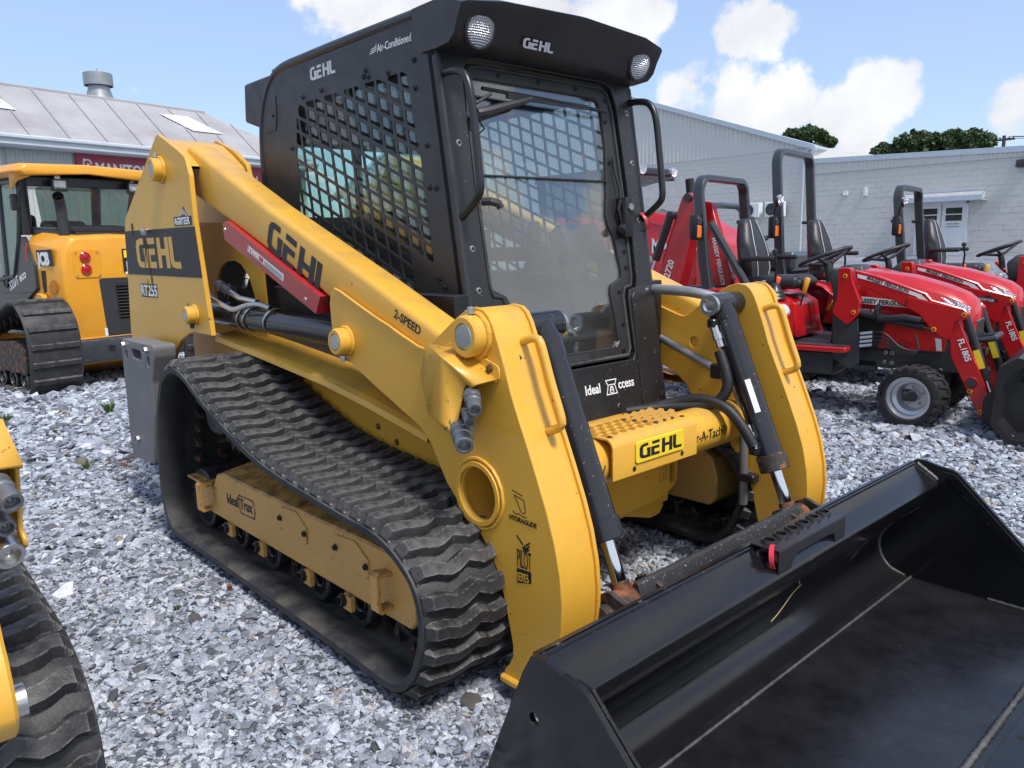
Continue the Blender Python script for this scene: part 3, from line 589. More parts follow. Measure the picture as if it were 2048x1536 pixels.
for k in (0, 1, 2): ribbon(mb, [(-1.298 + k * .018, 1.446 + k * .002), (-1.288 + k * .016, 1.458 + k * .006), (-1.262 + k * .008, 1.474 - k * .004), (-1.246 + k * .010, 1.456 - k * .004), (-1.236 + k * .006, 1.445)], .006, YP(-.8020))
mb.build('badge_arcs', M_white, ag, smooth=0)
mb = MB(); mb.add([(-1.33, 1.045, 0), (-1.28, 1.02, 0), (-1.262, .96, 0), (-1.29, .925, 0), (-1.32, .95, 0)], [(0, 1, 2, 3, 4)], YP(-.8012)); mb.build('eco_sticker', M_green, LOADER, smooth=0)
for (x, z, w, h) in ((-2.02, 1.41, .016, .05), (-1.84, 1.30, .012, .10), (-1.80, 1.24, .014, .12), (-1.87, 1.25, .008, .09), (-1.79, 1.14, .010, .05), (-1.86, 1.12, .006, .05)):
    mb = MB(); k = 9; mb.add([(x + w * random.uniform(.4, 1) * math.cos(2 * math.pi * i / k), z + h * random.uniform(.5, 1) * math.sin(2 * math.pi * i / k), 0) for i in range(k)], [tuple(range(k))], YP(-.8030)); mb.build('rust_stain', M_stain, LOADER, smooth=0)
mb = MB(); mb.tube([(-1.775, -.80, 1.395), (-1.775, -.822, 1.395), (-1.76, -.83, 1.38)], .014, 8); mb.build('grease_fitting', M_zinc, LOADER)
# ------------------------------------------------------------------ lift arms
LEG = [(-.053, 1.09), (-.040, 1.128), (-.006, 1.138), (.08, 1.108), (.470, .975), (.50, .967), (.528, .976), (.562, 1.003), (.641, 1.056), (.715, 1.100), (.755, 1.111), (.795, 1.105), (.815, 1.09), (.833, 1.062), (.854, 1.012), (.878, .950), (.9, .884), (.928, .818), (.958, .753), (.996, .665), (1.032, .577), (1.060, .494), (1.079, .406), (1.086, .327), (1.082, .255), (1.068, .18), (1.04, .09), (1.0, .035), (.94, .02), (.843, .018), (.846, .045), (.867, .069), (.885, .102), (.884, .14), (.871, .198), (.850, .279), (.824, .349), (.786, .405), (.73, .464), (.654, .512), (.597, .565), (.556, .627), (.523, .677), (.47, .72), (.192, .831), (-.003, .917), (-.049, 1.002)]
BEAM = rounded([(-1.335, 1.60), (-1.33, 1.75), (-1.285, 1.765), (-.537, 1.453), (.185, 1.178), (.60, 1.012), (.70, .94), (.55, .80), (-.139, 1.128), (-.935, 1.418), (-1.30, 1.545)], [.05, .04, .04, 0, 0, 0, 0, 0, 0, 0, .04])
ARMS = {}
for sd in (-1, 1):
    Y0 = (lambda d: YP(-d)) if sd < 0 else (lambda d: YN(d) @ Matrix.Diagonal((-1, 1, 1, 1)))
    mb = MB(); mb.prism(BEAM, .612 if sd < 0 else -.742, .742 if sd < 0 else -.612, Matrix(((1, 0, 0, 0), (0, 0, -1, 0), (0, 1, 0, 0), (0, 0, 0, 1))))
    arm = mb.build('lift_arm', M_yel, LOADER, smooth=50, bevel=.022, seg=3); ARMS[sd] = arm
    hole = circ(.754, .566, .080, 32)
    plate('outer_leg_plate', LEG, [hole], .014, Y0(.757), M_yel, arm, .002)
    plate('inner_leg_plate', LEG, [hole] + ([circ(.56, .862, .022, 20)] if sd > 0 else []), .014, Y0(.612), M_yel, arm, .002)
    fe = LEG[10:29]; inn = []
    mb = MB(); a = [(x - .010, .745 * sd, z - .004) for x, z in fe]; b = [(x - .010, .610 * sd, z - .004) for x, z in fe]; mb.strip(a, b); mb.build('leg_front_plate', M_yel, arm, smooth=60)
    re_ = LEG[34:47]; mb = MB(); mb.strip([(x + .01, .745 * sd, z) for x, z in re_], [(x + .01, .61 * sd, z) for x, z in re_]); mb.build('leg_rear_plate', M_yel, arm, smooth=60)
    # open end of the cross tube with its weld
    mb = MB(); mb.lathe([(.083, -.01), (.083, .012), (.096, .012), (.098, .0), (.102, -.002)], Matrix(((1, 0, 0, .754), (0, 0, sd, .757 * sd), (0, 1, 0, .566), (0, 0, 0, 1))), 40); mb.build('tube_end', M_yel, arm)
    mb = MB(); mb.tube([(.754 + (.104 + random.uniform(0, .003)) * math.cos(2 * math.pi * i / 40), .759 * sd, .566 + (.104 + random.uniform(0, .003)) * math.sin(2 * math.pi * i / 40)) for i in range(40)], .006, 6, closed=True); mb.build('weld_bead', M_yel, arm)
    # weld line along the leg plate
    mb = MB(); mb.tube([(x, .757 * sd, z + .003 + random.uniform(-.0015, .0015)) for x, z in ((-.01, 1.138), (.03, 1.127), (.08, 1.109), (.14, 1.089), (.2, 1.068), (.26, 1.047), (.32, 1.027), (.38, 1.006), (.44, .985), (.48, .971), (.51, .968))], .006, 6); mb.build('weld_line', M_yel, arm)
    # grab handle
    hp = [(.828, 1.004), (.872, 1.020), (.900, 1.022), (.918, 1.006), (.955, .905), (.992, .812), (.990, .790), (.972, .776), (.922, .760)]
    hp = [tuple(v) for v in catmull(hp, .012, False)]
    mb = MB(); mb.tube([(x, .655 * sd, z) for x, z in hp], .0125, 12); hd = mb.build('grab_handle', M_yel, arm)
    mb = MB()
    for q in (hp[0], hp[-1]): mb.tube([(q[0] - .012, .655 * sd, q[1] - .004), (q[0] + .006, .655 * sd, q[1] + .002)], [.022, .014], 10)
    mb.build('handle_weld', M_yel, hd)
    # foot with hinge pin
    mb = MB(); mb.b2((.835, .60 * sd, .005), (.93, .77 * sd, .03)); mb.build('foot_pad', M_yel, arm, bevel=.006)
    mb = MB(); mb.cyl((1.0, .79 * sd, .075), (1.0, .55 * sd, .075), .045); mb.build('hinge_pin', M_steel, arm)
arm = ARMS[-1]
ang = math.atan2(1.138 - 1.363, -.081 + .556)
gehl('lettering', YP(-.7432) @ Matrix.Translation((-.560, 1.292, 0)) @ Matrix.Rotation(R(-24.5), 4, 'Z'), .125, M_blkp, arm, 1.55, .20, 0)
text('lettering', '2-SPEED', YP(-.7432) @ Matrix.Translation((.330, 1.060, 0)) @ Matrix.Rotation(R(-20), 4, 'Z'), .040, M_blkp, arm, bold=.0008, sx=1.06)
text('lettering', 'HYDRAGLIDE', YP(-.7582) @ Matrix.Translation((.884, .522, 0)) @ Matrix.Rotation(R(-1), 4, 'Z'), .019, M_blkp, arm, bold=.0006, sx=.95)
mb = MB(); S = YP(-.7582)
for pl, cl in (([(.898, .608), (.940, .600)], 0), ([(.906, .596), (.945, .588), (.948, .575), (.950, .556), (.943, .549), (.934, .552)], 1), ([(.898, .548), (.910, .541), (.925, .545), (.938, .540), (.955, .541)], 0)): ribbon(mb, pl, .003, S, bool(cl))
mb.build('float_symbol', M_blkp, arm, smooth=0)
text('lettering', 'PILOT', S @ Matrix.Translation((.912, .388, 0)), .078, M_blkp, arm, bold=.0, sx=.28, space=1.0)
pl = plate('series_block', [(.911, .338), (.969, .352), (.969, .386), (.911, .382)], [], .0004, S, M_blkp, arm)
text('lettering', 'SERIES', YP(-.7590) @ Matrix.Translation((.914, .346, 0)) @ Matrix.Rotation(R(6), 4, 'Z'), .036, M_yel, pl, bold=.0, sx=.46)
mb = MB(); st = []
for i in range(10): a = math.pi / 2 + 2 * math.pi * i / 10; rr = .016 if i % 2 == 0 else .007; st.append((.945 + rr * math.cos(a), .447 + rr * math.sin(a), 0))
mb.add(st, [tuple(range(10))], S)
ribbon(mb, [(.912, .480), (.938, .458)], .006, S)
for k in range(3): ribbon(mb, [(.950 + k * .002, .459 - k * .008), (.967 - k * .002, .472 - k * .010)], .005, S)
mb.build('eagle_emblem', M_blkp, arm, smooth=0)
# coupler guard: bent sheet standing off the near arm
Bs = {'a': (.525, -.760, .993), 'b': (.493, -.760, .886), 'c': (.521, -.760, .771), 'd': (.740, -.760, .985), 'e': (.848, -.760, .915)}
O_ = {'p': (.705, -.838, .971), 'q': (.850, -.838, .911), 'q2': (.835, -.838, .902), 's0': (.812, -.838, .910), 's1': (.800, -.838, .895), 's2': (.757, -.838, .768), 's3': (.783, -.838, .758), 's4': (.786, -.838, .744), 's5': (.776, -.838, .735), 'r': (.628, -.838, .800)}
mb = MB(); keys = list(Bs) + list(O_); P3 = {**Bs, **O_}; ix = {k: i for i, k in enumerate(keys)}
mb.add([P3[k] for k in keys], [tuple(ix[k] for k in f) for f in (('a', 'b', 'r', 'p'), ('b', 'c', 'r'), ('a', 'p', 'd'), ('p', 'q', 'e', 'd'), ('p', 'r', 's5', 's4', 's3', 's2', 's1', 's0', 'q2', 'q'))])
me = mb.mesh('coupler_guard', M_yel, 20); g = link('coupler_guard', me, arm); so = g.modifiers.new('thick', 'SOLIDIFY'); so.thickness = .005; so.offset = 0
tab = rounded([(.62, .995), (.74, 1.02), (.79, .975), (.862, .952), (.862, .915), (.845, .905), (.70, .96)], [0, 0, .02, .02, .02, .01, 0]); plate('guard_tab', tab, [], .006, YP(-.764), M_yel, g, .001)
bolts(g, [(.742, -.765, .982), (.826, -.765, .945)], (0, -1, 0), .010, .008, M_rust)
def coupler(parent, p, d, L_, r, mt=M_steel):
    M = Vector(d).to_track_quat('Z', 'Y').to_matrix().to_4x4(); M.translation = Vector(p)
    mb = MB(); mb.lathe([(r * .95, 0), (r * .95, L_ * .28)], M, 6); mb.lathe([(r * .8, L_ * .28), (r * .8, L_ * .36), (r, L_ * .38), (r, L_ * .52), (r * .88, L_ * .53), (r * .88, L_ * .6), (r * .94, L_ * .62), (r * .94, L_ * .68), (r * .80, L_ * .70), (r * .80, L_ * .95), (r * .76, L_ * .97), (r * .55, L_ * .97), (r * .5, L_ * .90), (r * .25, L_ * .90), (0, L_ * .93)], M, 24)
    return mb.build('hydraulic_coupler', mt, parent)
DC = (.74, -.50, -.28)
coupler(arm, (.778, -.800, .897), DC, .150, .0235); coupler(arm, (.758, -.800, .842), DC, .112, .018); coupler(arm, (.728, -.80, .790), DC, .150, .032)
# red arm lock under the near arm
lk = plate('arm_lock', [(-.922, 1.398), (-.885, 1.408), (-.105, 1.112), (-.145, 1.046), (-.915, 1.330)], [], .004, YP(-.764), M_red, arm, .001)
d = Vector((-.105 + .885, 0, 1.112 - 1.408)).normalized(); mb = MB(); mb.add([(-.885, -.762, 1.408), (-.105, -.762, 1.112), (-.105, -.70, 1.112), (-.885, -.70, 1.408)], [(0, 1, 2, 3)]); mb.add([(-.105, -.764, 1.112), (-.145, -.764, 1.046), (-.145, -.70, 1.046), (-.105, -.70, 1.112)], [(0, 1, 2, 3)]); mb.build('lock_channel', M_red, lk, smooth=0)
wl = plate('warning_label', [(-.690, 1.279), (-.678, 1.302), (-.378, 1.186), (-.388, 1.160)], [], .0006, YP(-.7650), M_label, lk)
mi = plate('label_field', [(-.684, 1.281), (-.676, 1.297), (-.545, 1.247), (-.553, 1.229)], [], .0004, YP(-.7656), M_red, wl)
text('lettering', '\u25b2 DANGER', YP(-.7662) @ Matrix.Translation((-.678, 1.2815, 0)) @ Matrix.Rotation(R(-20.8), 4, 'Z'), .019, M_white, mi, bold=.0006)
mb = MB()
for k in range(3): ribbon(mb, [(-.535 - k * .002, 1.237 - k * .006), (-.392 - k * .002, 1.181 - k * .006)], .0022, YP(-.7658))
mb.build('small_print', M_blkp, wl, smooth=0)
bolts(lk, [(-.215, -.765, 1.098), (-.895, -.765, 1.372)], (0, -1, 0), .008, .004, M_zinc)
# lift cylinders with hard line
for sd in (-1, 1):
    y = .680 * sd; mb = MB(); mb.tube([(-1.30, y, .990), (.0, y, .965)], .050, 28); cy = mb.build('lift_cylinder', M_cyl, LOADER, smooth=40)
    mb = MB(); mb.cyl((-.02, y, .966), (.06, y, .963), .038); mb.build('rod_eye', M_cyl, cy)
    if sd < 0:
        pp = [tuple(v) for v in catmull([(-1.24, -.745, 1.085), (-1.12, -.750, 1.060), (-.98, -.752, 1.035), (-.90, -.752, 1.028), (-.80, -.742, 1.048), (-.72, -.72, 1.055), (-.66, -.70, 1.040)], .02, False)]
        mb = MB(); mb.tube(pp, .0115, 10); mb.build('hydraulic_line', M_zinc, cy)
        for (a, b) in (((-1.30, -.735, 1.09), (-1.17, -.75, 1.075)), ((-1.20, -.69, 1.125), (-1.06, -.70, 1.098))):
            mb = MB(); mb.tube([a, Vector(a).lerp(Vector(b), .35), Vector(a).lerp(Vector(b), .36), b], [.026, .026, .019, .017], 10); mb.build('hose_fitting', M_steel, cy)
        mb = MB(); mb.tube([(-1.06, -.70, 1.098), (-.95, -.70, 1.07), (-.80, -.69, 1.06)], .013, 8); mb.build('hydraulic_line', M_zinc, cy)
        for x in (-.93, -.865, -.66):
            mb = MB(); mb.tube([(x + .015 * math.sin(a), -.680 + .054 * math.cos(a), .983 + .054 * math.sin(a)) for a in np.linspace(0, 2 * math.pi, 22)[:-1]], .0045, 6, closed=True); mb.build('tie_strap', M_zinc, cy)
        for (a, b, r) in (((-1.40, -.56, 1.09), (-1.27, -.60, 1.06), .034), ((-1.40, -.57, 1.0), (-1.28, -.60, .985), .034), ((-1.17, -.55, 1.19), (-1.13, -.6, 1.10), .018)):
            mb = MB(); mb.tube([a, Vector(a).lerp(Vector(b), .5), Vector(a).lerp(Vector(b), .52), b], [r, r, r * .7, r * .7], 6); mb.build('valve_fitting', M_blk, LOADER)
# lower black side skirt of the cab behind the arms
for sd in (-1, 1):
    mb = MB(); mb.b2((-.9, .50 * sd, .72), (.42, .56 * sd, 1.12)); mb.build('side_skirt', M_blk, LOADER, bevel=.004)
# ------------------------------------------------------------------ cross tube, step, front
mb = MB(); mb.tube([(.748, -.745, .558), (.748, .745, .558)], .086, 40, caps=False); tb = mb.build('cross_tube', M_yel, LOADER)
text('lettering', 'Power-A-Tach\u00ae', XP(.8355) @ Matrix.Translation((.115, .545, 0)), .052, M_blkp, tb, sx=.9)
text('lettering', 'EHW', XP(.8355) @ Matrix.Translation((-.40, .53, 0)), .055, M_blkp, tb, sx=.9)
mb = MB(); pr = [(.640, .630), (.645, .650), (.830, .650), (.847, .640), (.855, .620), (.855, .512)]; pi_ = [(.646, .628), (.649, .644), (.827, .644), (.843, .634), (.849, .62), (.849, .512)]
ya, yb = -.275, .195; mb.strip([(x, ya, z) for x, z in pr], [(x, yb, z) for x, z in pr]); mb.strip([(x, yb, z) for x, z in pi_], [(x, ya, z) for x, z in pi_]); mb.strip([(x, ya, z) for x, z in pi_], [(x, ya, z) for x, z in pr]); mb.strip([(x, yb, z) for x, z in pr], [(x, yb, z) for x, z in pi_]); mb.add([(.855, ya, .512), (.855, yb, .512), (.849, yb, .512), (.849, ya, .512)], [(0, 1, 2, 3)])
stp = mb.build('step', M_yel, LOADER, smooth=40)
tm = MB(); tm.add([(-.016, -.020, 0), (.016, -.020, 0), (.016, .018, 0), (-.016, .018, 0), (-.010, .016, .020), (.010, .016, .020)], [(0, 3, 2, 1), (0, 1, 5, 4), (2, 3, 4, 5), (1, 2, 5), (3, 0, 4)]); tme = tm.mesh('grip_tooth', M_rusty, 0)
tm2 = MB(); tm2.add([(-.014, -.010, 0), (.014, -.010, 0), (.010, .012, .005), (-.010, .012, .005)], [(0, 1, 2, 3), (0, 3, 2, 1)]); tme2 = tm2.mesh('grip_dimple', M_yel, 0)
for i in range(4):
    for j in range(10):
        x = .690 + i * .036; y = -.245 + j * .046 + (i % 2) * .023 - i * .008
        if y > .165: continue
        big = y > -.045 + i * .02
        link('grip_tooth' if big else 'grip_dimple', tme if big else tme2, stp, Matrix.Translation((x, y, .6505)) @ Matrix.Rotation(R(-90 if False else 0), 4, 'Z'))
bolts(stp, [(.82, -.25, .650), (.81, .165, .650)], (0, 0, 1), .009, .004, M_rust)
for (y, z) in ((-.165, .532), (.105, .532)):
    mb = MB(); mb.lathe([(0, .0005), (.0095, .0005)], Matrix(((0, 0, 1, .855), (1, 0, 0, y), (0, 1, 0, z), (0, 0, 0, 1))), 14); mb.build('bolt_hole', M_dark, stp)
bd = rounded([(-.163, .549), (.108, .549), (.108, .624), (-.163, .624)], .012); bp = plate('name_badge', bd, [], .006, XP(.8615), M_yelp, stp, .002)
gehl('lettering', XP(.8622) @ Matrix.Translation((-.147, .562, 0)), .051, M_blkp, bp, 1.78, .20, 0)
# yellow ledge the cab stands on, chassis front plate with slot
mb = MB(); mb.b2((.36, -.52, .585), (.535, .53, .607)); mb.b2((.36, -.50, .40), (.50, .50, .585)); mb.build('cab_ledge', M_yel, LOADER, bevel=.004)
fpz = rounded([(-.40, .44), (.39, .44), (.405, .39), (.40, .30), (.30, .265), (.12, .255), (-.12, .255), (-.30, .265), (-.40, .30)], [0, .03, .05, .08, .05, .03, .03, .05, .08])
slot = [rounded([(s * .37 - .018, .395), (s * .37 + .018, .395), (s * .37 + .018, .305), (s * .37 - .018, .305)], .017) for s in (-1, 1)]
fpl = plate('front_plate', fpz, slot, .02, XP(.625), M_yel, LOADER, .002)
mb = MB(); ribbon(mb, [(.285, .335), (.285, .385), (.325, .39), (.325, .34)], .002, XP(.6255), True); ribbon(mb, [(.302, .345), (.31, .352), (.305, .362), (.305, .372)], .003, XP(.6255)); mb.build('tie_down_symbol', M_blkp, fpl, smooth=0)
lp = rounded([(-.02, .30), (.37, .29), (.385, .20), (.36, .17), (.30, .165), (.05, .24)], [0, 0, .03, .02, .03, .02]); plate('belly_plate', lp, [], .02, XP(.57), M_yel, LOADER, .002)
# ------------------------------------------------------------------ tilt cylinders
for sd in (-1, 1):
    y = .488 * sd; top = Vector((.752, y, 1.035)); eye = Vector((1.085, y, .238)); ax = (eye - top).normalized()
    mb = MB(); mb.cyl(top.lerp(eye, .045), top.lerp(eye, .765), .049, n=28); tc_ = mb.build('tilt_cylinder', M_cyl, LOADER)
    mb = MB(); mb.cyl((.752, .425 * sd, 1.035), (.752, .612 * sd, 1.035), .044, n=28); mb.cyl(top + Vector((0, -.02, 0)), top.lerp(eye, .07), .05, n=20); bs_ = mb.build('cylinder_boss', M_cyl, tc_)
    mb = MB(); mb.lathe([(.0, .012), (.020, .010), (.026, .016), (.040, .016), (.042, .010), (.042, 0)], Matrix(((1, 0, 0, .752), (0, 0, -sd, .425 * sd), (0, 1, 0, 1.035), (0, 0, 0, 1))), 28); mb.build('pin_cap', M_zinc, tc_)
    mb = MB(); mb.cyl(top.lerp(eye, .70), top.lerp(eye, .775), .056, n=28); mb.build('gland_collar', M_rusted if sd > 0 else M_cyl, tc_, bevel=.003)
    mb = MB(); mb.cyl(top.lerp(eye, .77), top.lerp(eye, .965), .0235, n=24); mb.build('cylinder_rod', M_chrome, tc_)
    mb = MB(); mb.cyl((1.085, (.488 - .06) * sd, .238), (1.085, (.488 + .06) * sd, .238), .052, n=26); mb.cyl(top.lerp(eye, .92), top.lerp(eye, .985), .03, n=16); mb.build('rod_eye', M_rust, tc_)
    for k in (-.085, .085):
        lug = rounded([(1.03, .19), (1.05, .285), (1.09, .305), (1.15, .285), (1.20, .25), (1.18, .15), (1.06, .15)], .02); plate('clevis_plate', lug, [], .018, YP(y + k), M_rusted, tc_, .001)
    mb = MB(); mb.cyl((1.085, (.488 - .115) * sd, .238), (1.085, (.488 + .115) * sd, .238), .030, n=20); mb.build('clevis_pin', M_rusted, tc_)
    yf = y - .062
    a = top.lerp(eye, .10); b = top.lerp(eye, .66)
    for (q, dirn) in ((a, 1), (b, -1)):
        mb = MB(); q0 = Vector((q.x - .02, yf + (.02 if sd < 0 else .0), q.z)); pts = [q0, q0 + ax * .03 * dirn, q0 + ax * .031 * dirn, q0 + ax * .055 * dirn, q0 + ax * .056 * dirn, q0 + ax * .085 * dirn]
        mb.tube(pts, [.016, .016, .019, .019, .015, .015], 8); mb.build('hose_fitting', M_zinc, tc_)
        mb = MB(); mb.box(q0 - ax * .012 * dirn, (.036, .036, .036)); mb.build('port_block', M_cyl, tc_, bevel=.006)
    if sd > 0:
        h1 = [(.79, .43, .86), (.825, .425, .78), (.835, .42, .72), (.80, .40, .665), (.72, .36, .645), (.62, .30, .635), (.52, .2, .62)]
        h2 = [(.955, .42, .515), (.915, .41, .58), (.86, .40, .64), (.79, .39, .668), (.72, .37, .672), (.64, .33, .650), (.54, .24, .62)]
        for h in (h1, h2): mb = MB(); mb.tube([tuple(v) for v in catmull(h, .02, False)], .021, 12); mb.build('hydraulic_hose', M_hose, tc_, smooth=60)
        o = top.lerp(eye, .43) + Vector((.006, -.050, .003)); mb = MB(); Mx = frame(o, ax, (0, 0, 1) if False else Vector((.9, 0, .38)))
        Ml = frame(top.lerp(eye, .36) + Vector((.030, -.040, .012)), ax, Vector((.55, .75, .25))); mb.b2((0, -.011, 0), (.13, .011, .0012), Ml); mb.build('part_label', M_label, tc_)
# steel lines on the inside of the far arm
mb = MB(); mb.tube([tuple(v) for v in catmull([(.0, .555, 1.0), (.25, .56, .935), (.404, .56, .876), (.67, .56, .772), (.725, .56, .745)], .03, False)], .0165, 12); mb.build('steel_line', M_galv, ARMS[1])
mb = MB(); mb.tube([tuple(v) for v in catmull([(.725, .565, .745), (.775, .57, .70), (.806, .57, .63), (.82, .57, .52), (.828, .57, .344), (.83, .57, .22)], .02, False)], .0165, 12); mb.build('steel_line', M_galv, ARMS[1])
mb = MB(); mb.box((.70, .565, .757), (.05, .05, .06)); mb.build('line_clamp', M_blk, ARMS[1], bevel=.006)
mb = MB(); mb.box((.845, .575, .335), (.075, .05, .035)); mb.build('line_clamp', M_blk, ARMS[1], bevel=.006)
mb = MB(); mb.tube([tuple(v) for v in catmull([(.20, .50, 1.085), (.423, .505, 1.084), (.60, .52, 1.075), (.688, .55, 1.055)], .03, False)], .021, 14); mb.build('steel_line', M_galv, LOADER)
# ------------------------------------------------------------------ cab
def clip_poly(poly, clip):
    """Sutherland-Hodgman: poly clipped by a convex counter-clockwise polygon"""
    out = poly
    for i in range(len(clip)):
        a, b = clip[i], clip[(i + 1) % len(clip)]; inp, out = out, []
        ins = lambda p: (b[0] - a[0]) * (p[1] - a[1]) - (b[1] - a[1]) * (p[0] - a[0]) >= 0
        for j in range(len(inp)):
            p, q = inp[j - 1], inp[j]; pi, qi = ins(p), ins(q)
            if pi != qi:
                d1 = (b[0] - a[0], b[1] - a[1]); d2 = (q[0] - p[0], q[1] - p[1]); den = d1[0] * d2[1] - d1[1] * d2[0]
                if abs(den) > 1e-12:
                    t = (d1[0] * (a[1] - p[1]) - d1[1] * (a[0] - p[0])) / den * -1
                    t = ((a[0] - p[0]) * d1[1] - (a[1] - p[1]) * d1[0]) / (d2[0] * d1[1] - d2[1] * d1[0]); out.append((p[0] + d2[0] * t, p[1] + d2[1] * t))
            if qi: out.append(q)
        if len(out) < 3: return []
    return out
def area(p): return abs(sum(p[i - 1][0] * p[i][1] - p[i][0] * p[i - 1][1] for i in range(len(p)))) / 2
upper = [(-.700, .99), (-.05, .99), (.10, .99), (.118, 1.10), (.105, 1.262), (.248, 1.205), (.216, 1.398), (.187, 1.54), (.158, 1.741), (.147, 1.807), (.128, 1.860), (.094, 1.880), (-.655, 1.880), (-.690, 1.845), (-.722, 1.648), (-.712, 1.52)]
WINa = [(-.690, .99), (.10, .99), (.118, 1.10), (.105, 1.262), (.09, 1.88), (-.655, 1.880), (-.690, 1.845), (-.722, 1.648), (-.712, 1.52)]
WINb = [(.117, 1.262), (.248, 1.208), (.216, 1.398), (.187, 1.54), (.158, 1.741), (.147, 1.807), (.128, 1.860), (.094, 1.880)]
convex = [(-.722, .99), (.105, .99), (.250, 1.205), (.216, 1.398), (.187, 1.54), (.158, 1.741), (.147, 1.807), (.128, 1.860), (.094, 1.880), (-.655, 1.880), (-.690, 1.845), (-.722, 1.648)]
cells = []
for i in range(-4, 14):
    for j in range(-14, 24):
        xa, xb = -.537 + .0757 * i + .0068, -.537 + .0757 * (i + 1) - .0068; k0, k1 = 1.616 - .0613 * (j + 1) + .0062, 1.616 - .0613 * j - .0062
        def sol(xc, k):  # x + .175(z-1.88) = xc ; z + .405x = k
            x = (xc - .175 * (k - 1.88)) / (1 - .175 * .405); return (x, k - .405 * x)
        c4 = clip_poly([sol(xa, k0), sol(xb, k0), sol(xb, k1), sol(xa, k1)], convex)
        if len(c4) >= 3 and area(c4) > 2.5e-4:
            cx_ = sum(p[0] for p in c4) / len(c4); cz_ = sum(p[1] for p in c4) / len(c4)
            if cx_ > .108 and cz_ < 1.262 - (cx_ - .1) * .30: continue
            cells.append(rounded(c4, .007, 2))
fx = lambda z: .5861 - .155 * z
SIDE = rounded([(fx(.60) - .03, .60), (fx(2.03) - .005, 2.036), (-.87, 2.036), (-1.0, 1.93), (-1.042, 1.70), (-1.042, .90), (-.6, .90), (-.55, .60)], [.02, .01, .12, .12, .05, 0, 0, 0], 6)
mb = MB(); mb.b2((-1.02, -.49, .86), (.40, .49, .90)); cab = mb.build('cab', M_blk, LOADER)
for sd in (-1, 1):
    PM = YP(-.50) if sd < 0 else YN(.50) @ Matrix.Diagonal((-1, 1, 1, 1))
    plate('mesh_side_panel', SIDE, cells, .006, PM, M_cab, cab, .0008)
    # rolled roof rail along the top edge
    rail = [(-1.050, 1.0), (-1.050, 1.55), (-1.046, 1.74), (-1.025, 1.86), (-.975, 1.955), (-.90, 2.022), (-.80, 2.050), (-.6, 2.054), (-.2, 2.054), (.225, 2.050)]
    mb = MB(); mb.tube([(x, .488 * sd, z) for x, z in catmull(rail, .04, False)], .020, 10); mb.build('roof_rail', M_blk, cab)
    fr_pts = [(fx(z) - .012, .492 * sd, z) for z in (.62, 1.2, 1.9)]; mb = MB(); mb.tube(fr_pts, .016, 10); mb.build('corner_post', M_cab, cab)
    gl = plate('side_window', [(-.80, .95), (.30, .95), (.22, 1.92), (-.75, 1.92)], [], .005, YP(-.478) if sd < 0 else YN(.478) @ Matrix.Diagonal((-1, 1, 1, 1)), M_glass, cab)
    if sd < 0:
        mb = MB(); [mb.b2((x - .018, -.472, .95), (x + .018, -.455, 1.92)) for x in (-.29,)]; mb.build('window_post', M_blk, cab)
        bolts(cab, [(-.90, -.501, 1.865), (-.47, -.501, 1.905), (-.625, -.501, 1.902), (-.14, -.501, 1.925), (-.155, -.501, 1.905), (-.125, -.501, 1.900), (.005, -.501, 1.892), (.165, -.501, 1.905), (.165, -.501, 1.815), (.22, -.501, 1.62), (.225, -.501, 1.48), (.262, -.501, 1.475), (.265, -.501, 1.17), (.295, -.501, 1.14), (.285, -.501, 1.075), (.312, -.501, 1.072), (-.75, -.501, 1.71)], (0, -1, 0), .009, .006, M_blk, 'rivet', 8)
        pg = rounded([(-1.0, 1.80), (-.885, 1.80), (-.87, 1.86), (-.87, 1.95), (-.93, 1.93), (-.98, 1.87)], .01); plate('gusset_plate', pg, [], .003, YP(-.5035), M_cab, cab, .001)
        gehl('lettering', YP(-.5012) @ Matrix.Translation((-.553, 1.953, 0)), .050, M_silver, cab, 1.52, .21, .0)
        text('lettering', 'Air-Conditioned', YP(-.5012) @ Matrix.Translation((-.056, 1.971, 0)) @ Matrix.Rotation(R(-.5), 4, 'Z'), .038, M_white, cab, sx=.84, bold=.0003)
        mb = MB(); [ribbon(mb, [(-.105 + k * .006, 1.974 + k * .007), (-.07, 1.976 + k * .007), (-.058, 1.984 + k * .008)], .003, YP(-.5012)) for k in range(3)]; mb.build('air_flow_symbol', M_white, cab, smooth=0)
mb = MB(); mb.b2((-.93, -.485, 2.048), (.25, .485, 2.066)); rf = mb.build('roof', M_blk, cab, bevel=.008)
mb = MB(); mb.b2((-1.04, -.48, 1.76), (-1.01, .48, 2.0)); mb.b2((-1.04, -.48, .9), (-1.01, .48, 1.30)); mb.b2((-1.04, -.48, 1.3), (-1.01, -.40, 1.76)); mb.b2((-1.04, .40, 1.3), (-1.01, .48, 1.76)); mb.build('rear_wall', M_blk, cab)
plate('rear_window', [(-.41, 1.29), (.41, 1.29), (.41, 1.77), (-.41, 1.77)], [], .005, XP(-1.02), M_glass, cab)
mb = MB(); mb.prism([(-1.40, 2.085), (-1.42, 1.91), (-1.24, 1.858), (-1.055, 1.858), (-1.055, 2.085)], -.40, .40, Matrix(((1, 0, 0, 0), (0, 0, -1, 0), (0, 1, 0, 0), (0, 0, 0, 1)))); mb.build('air_conditioner_box', M_cab, cab, bevel=.008)
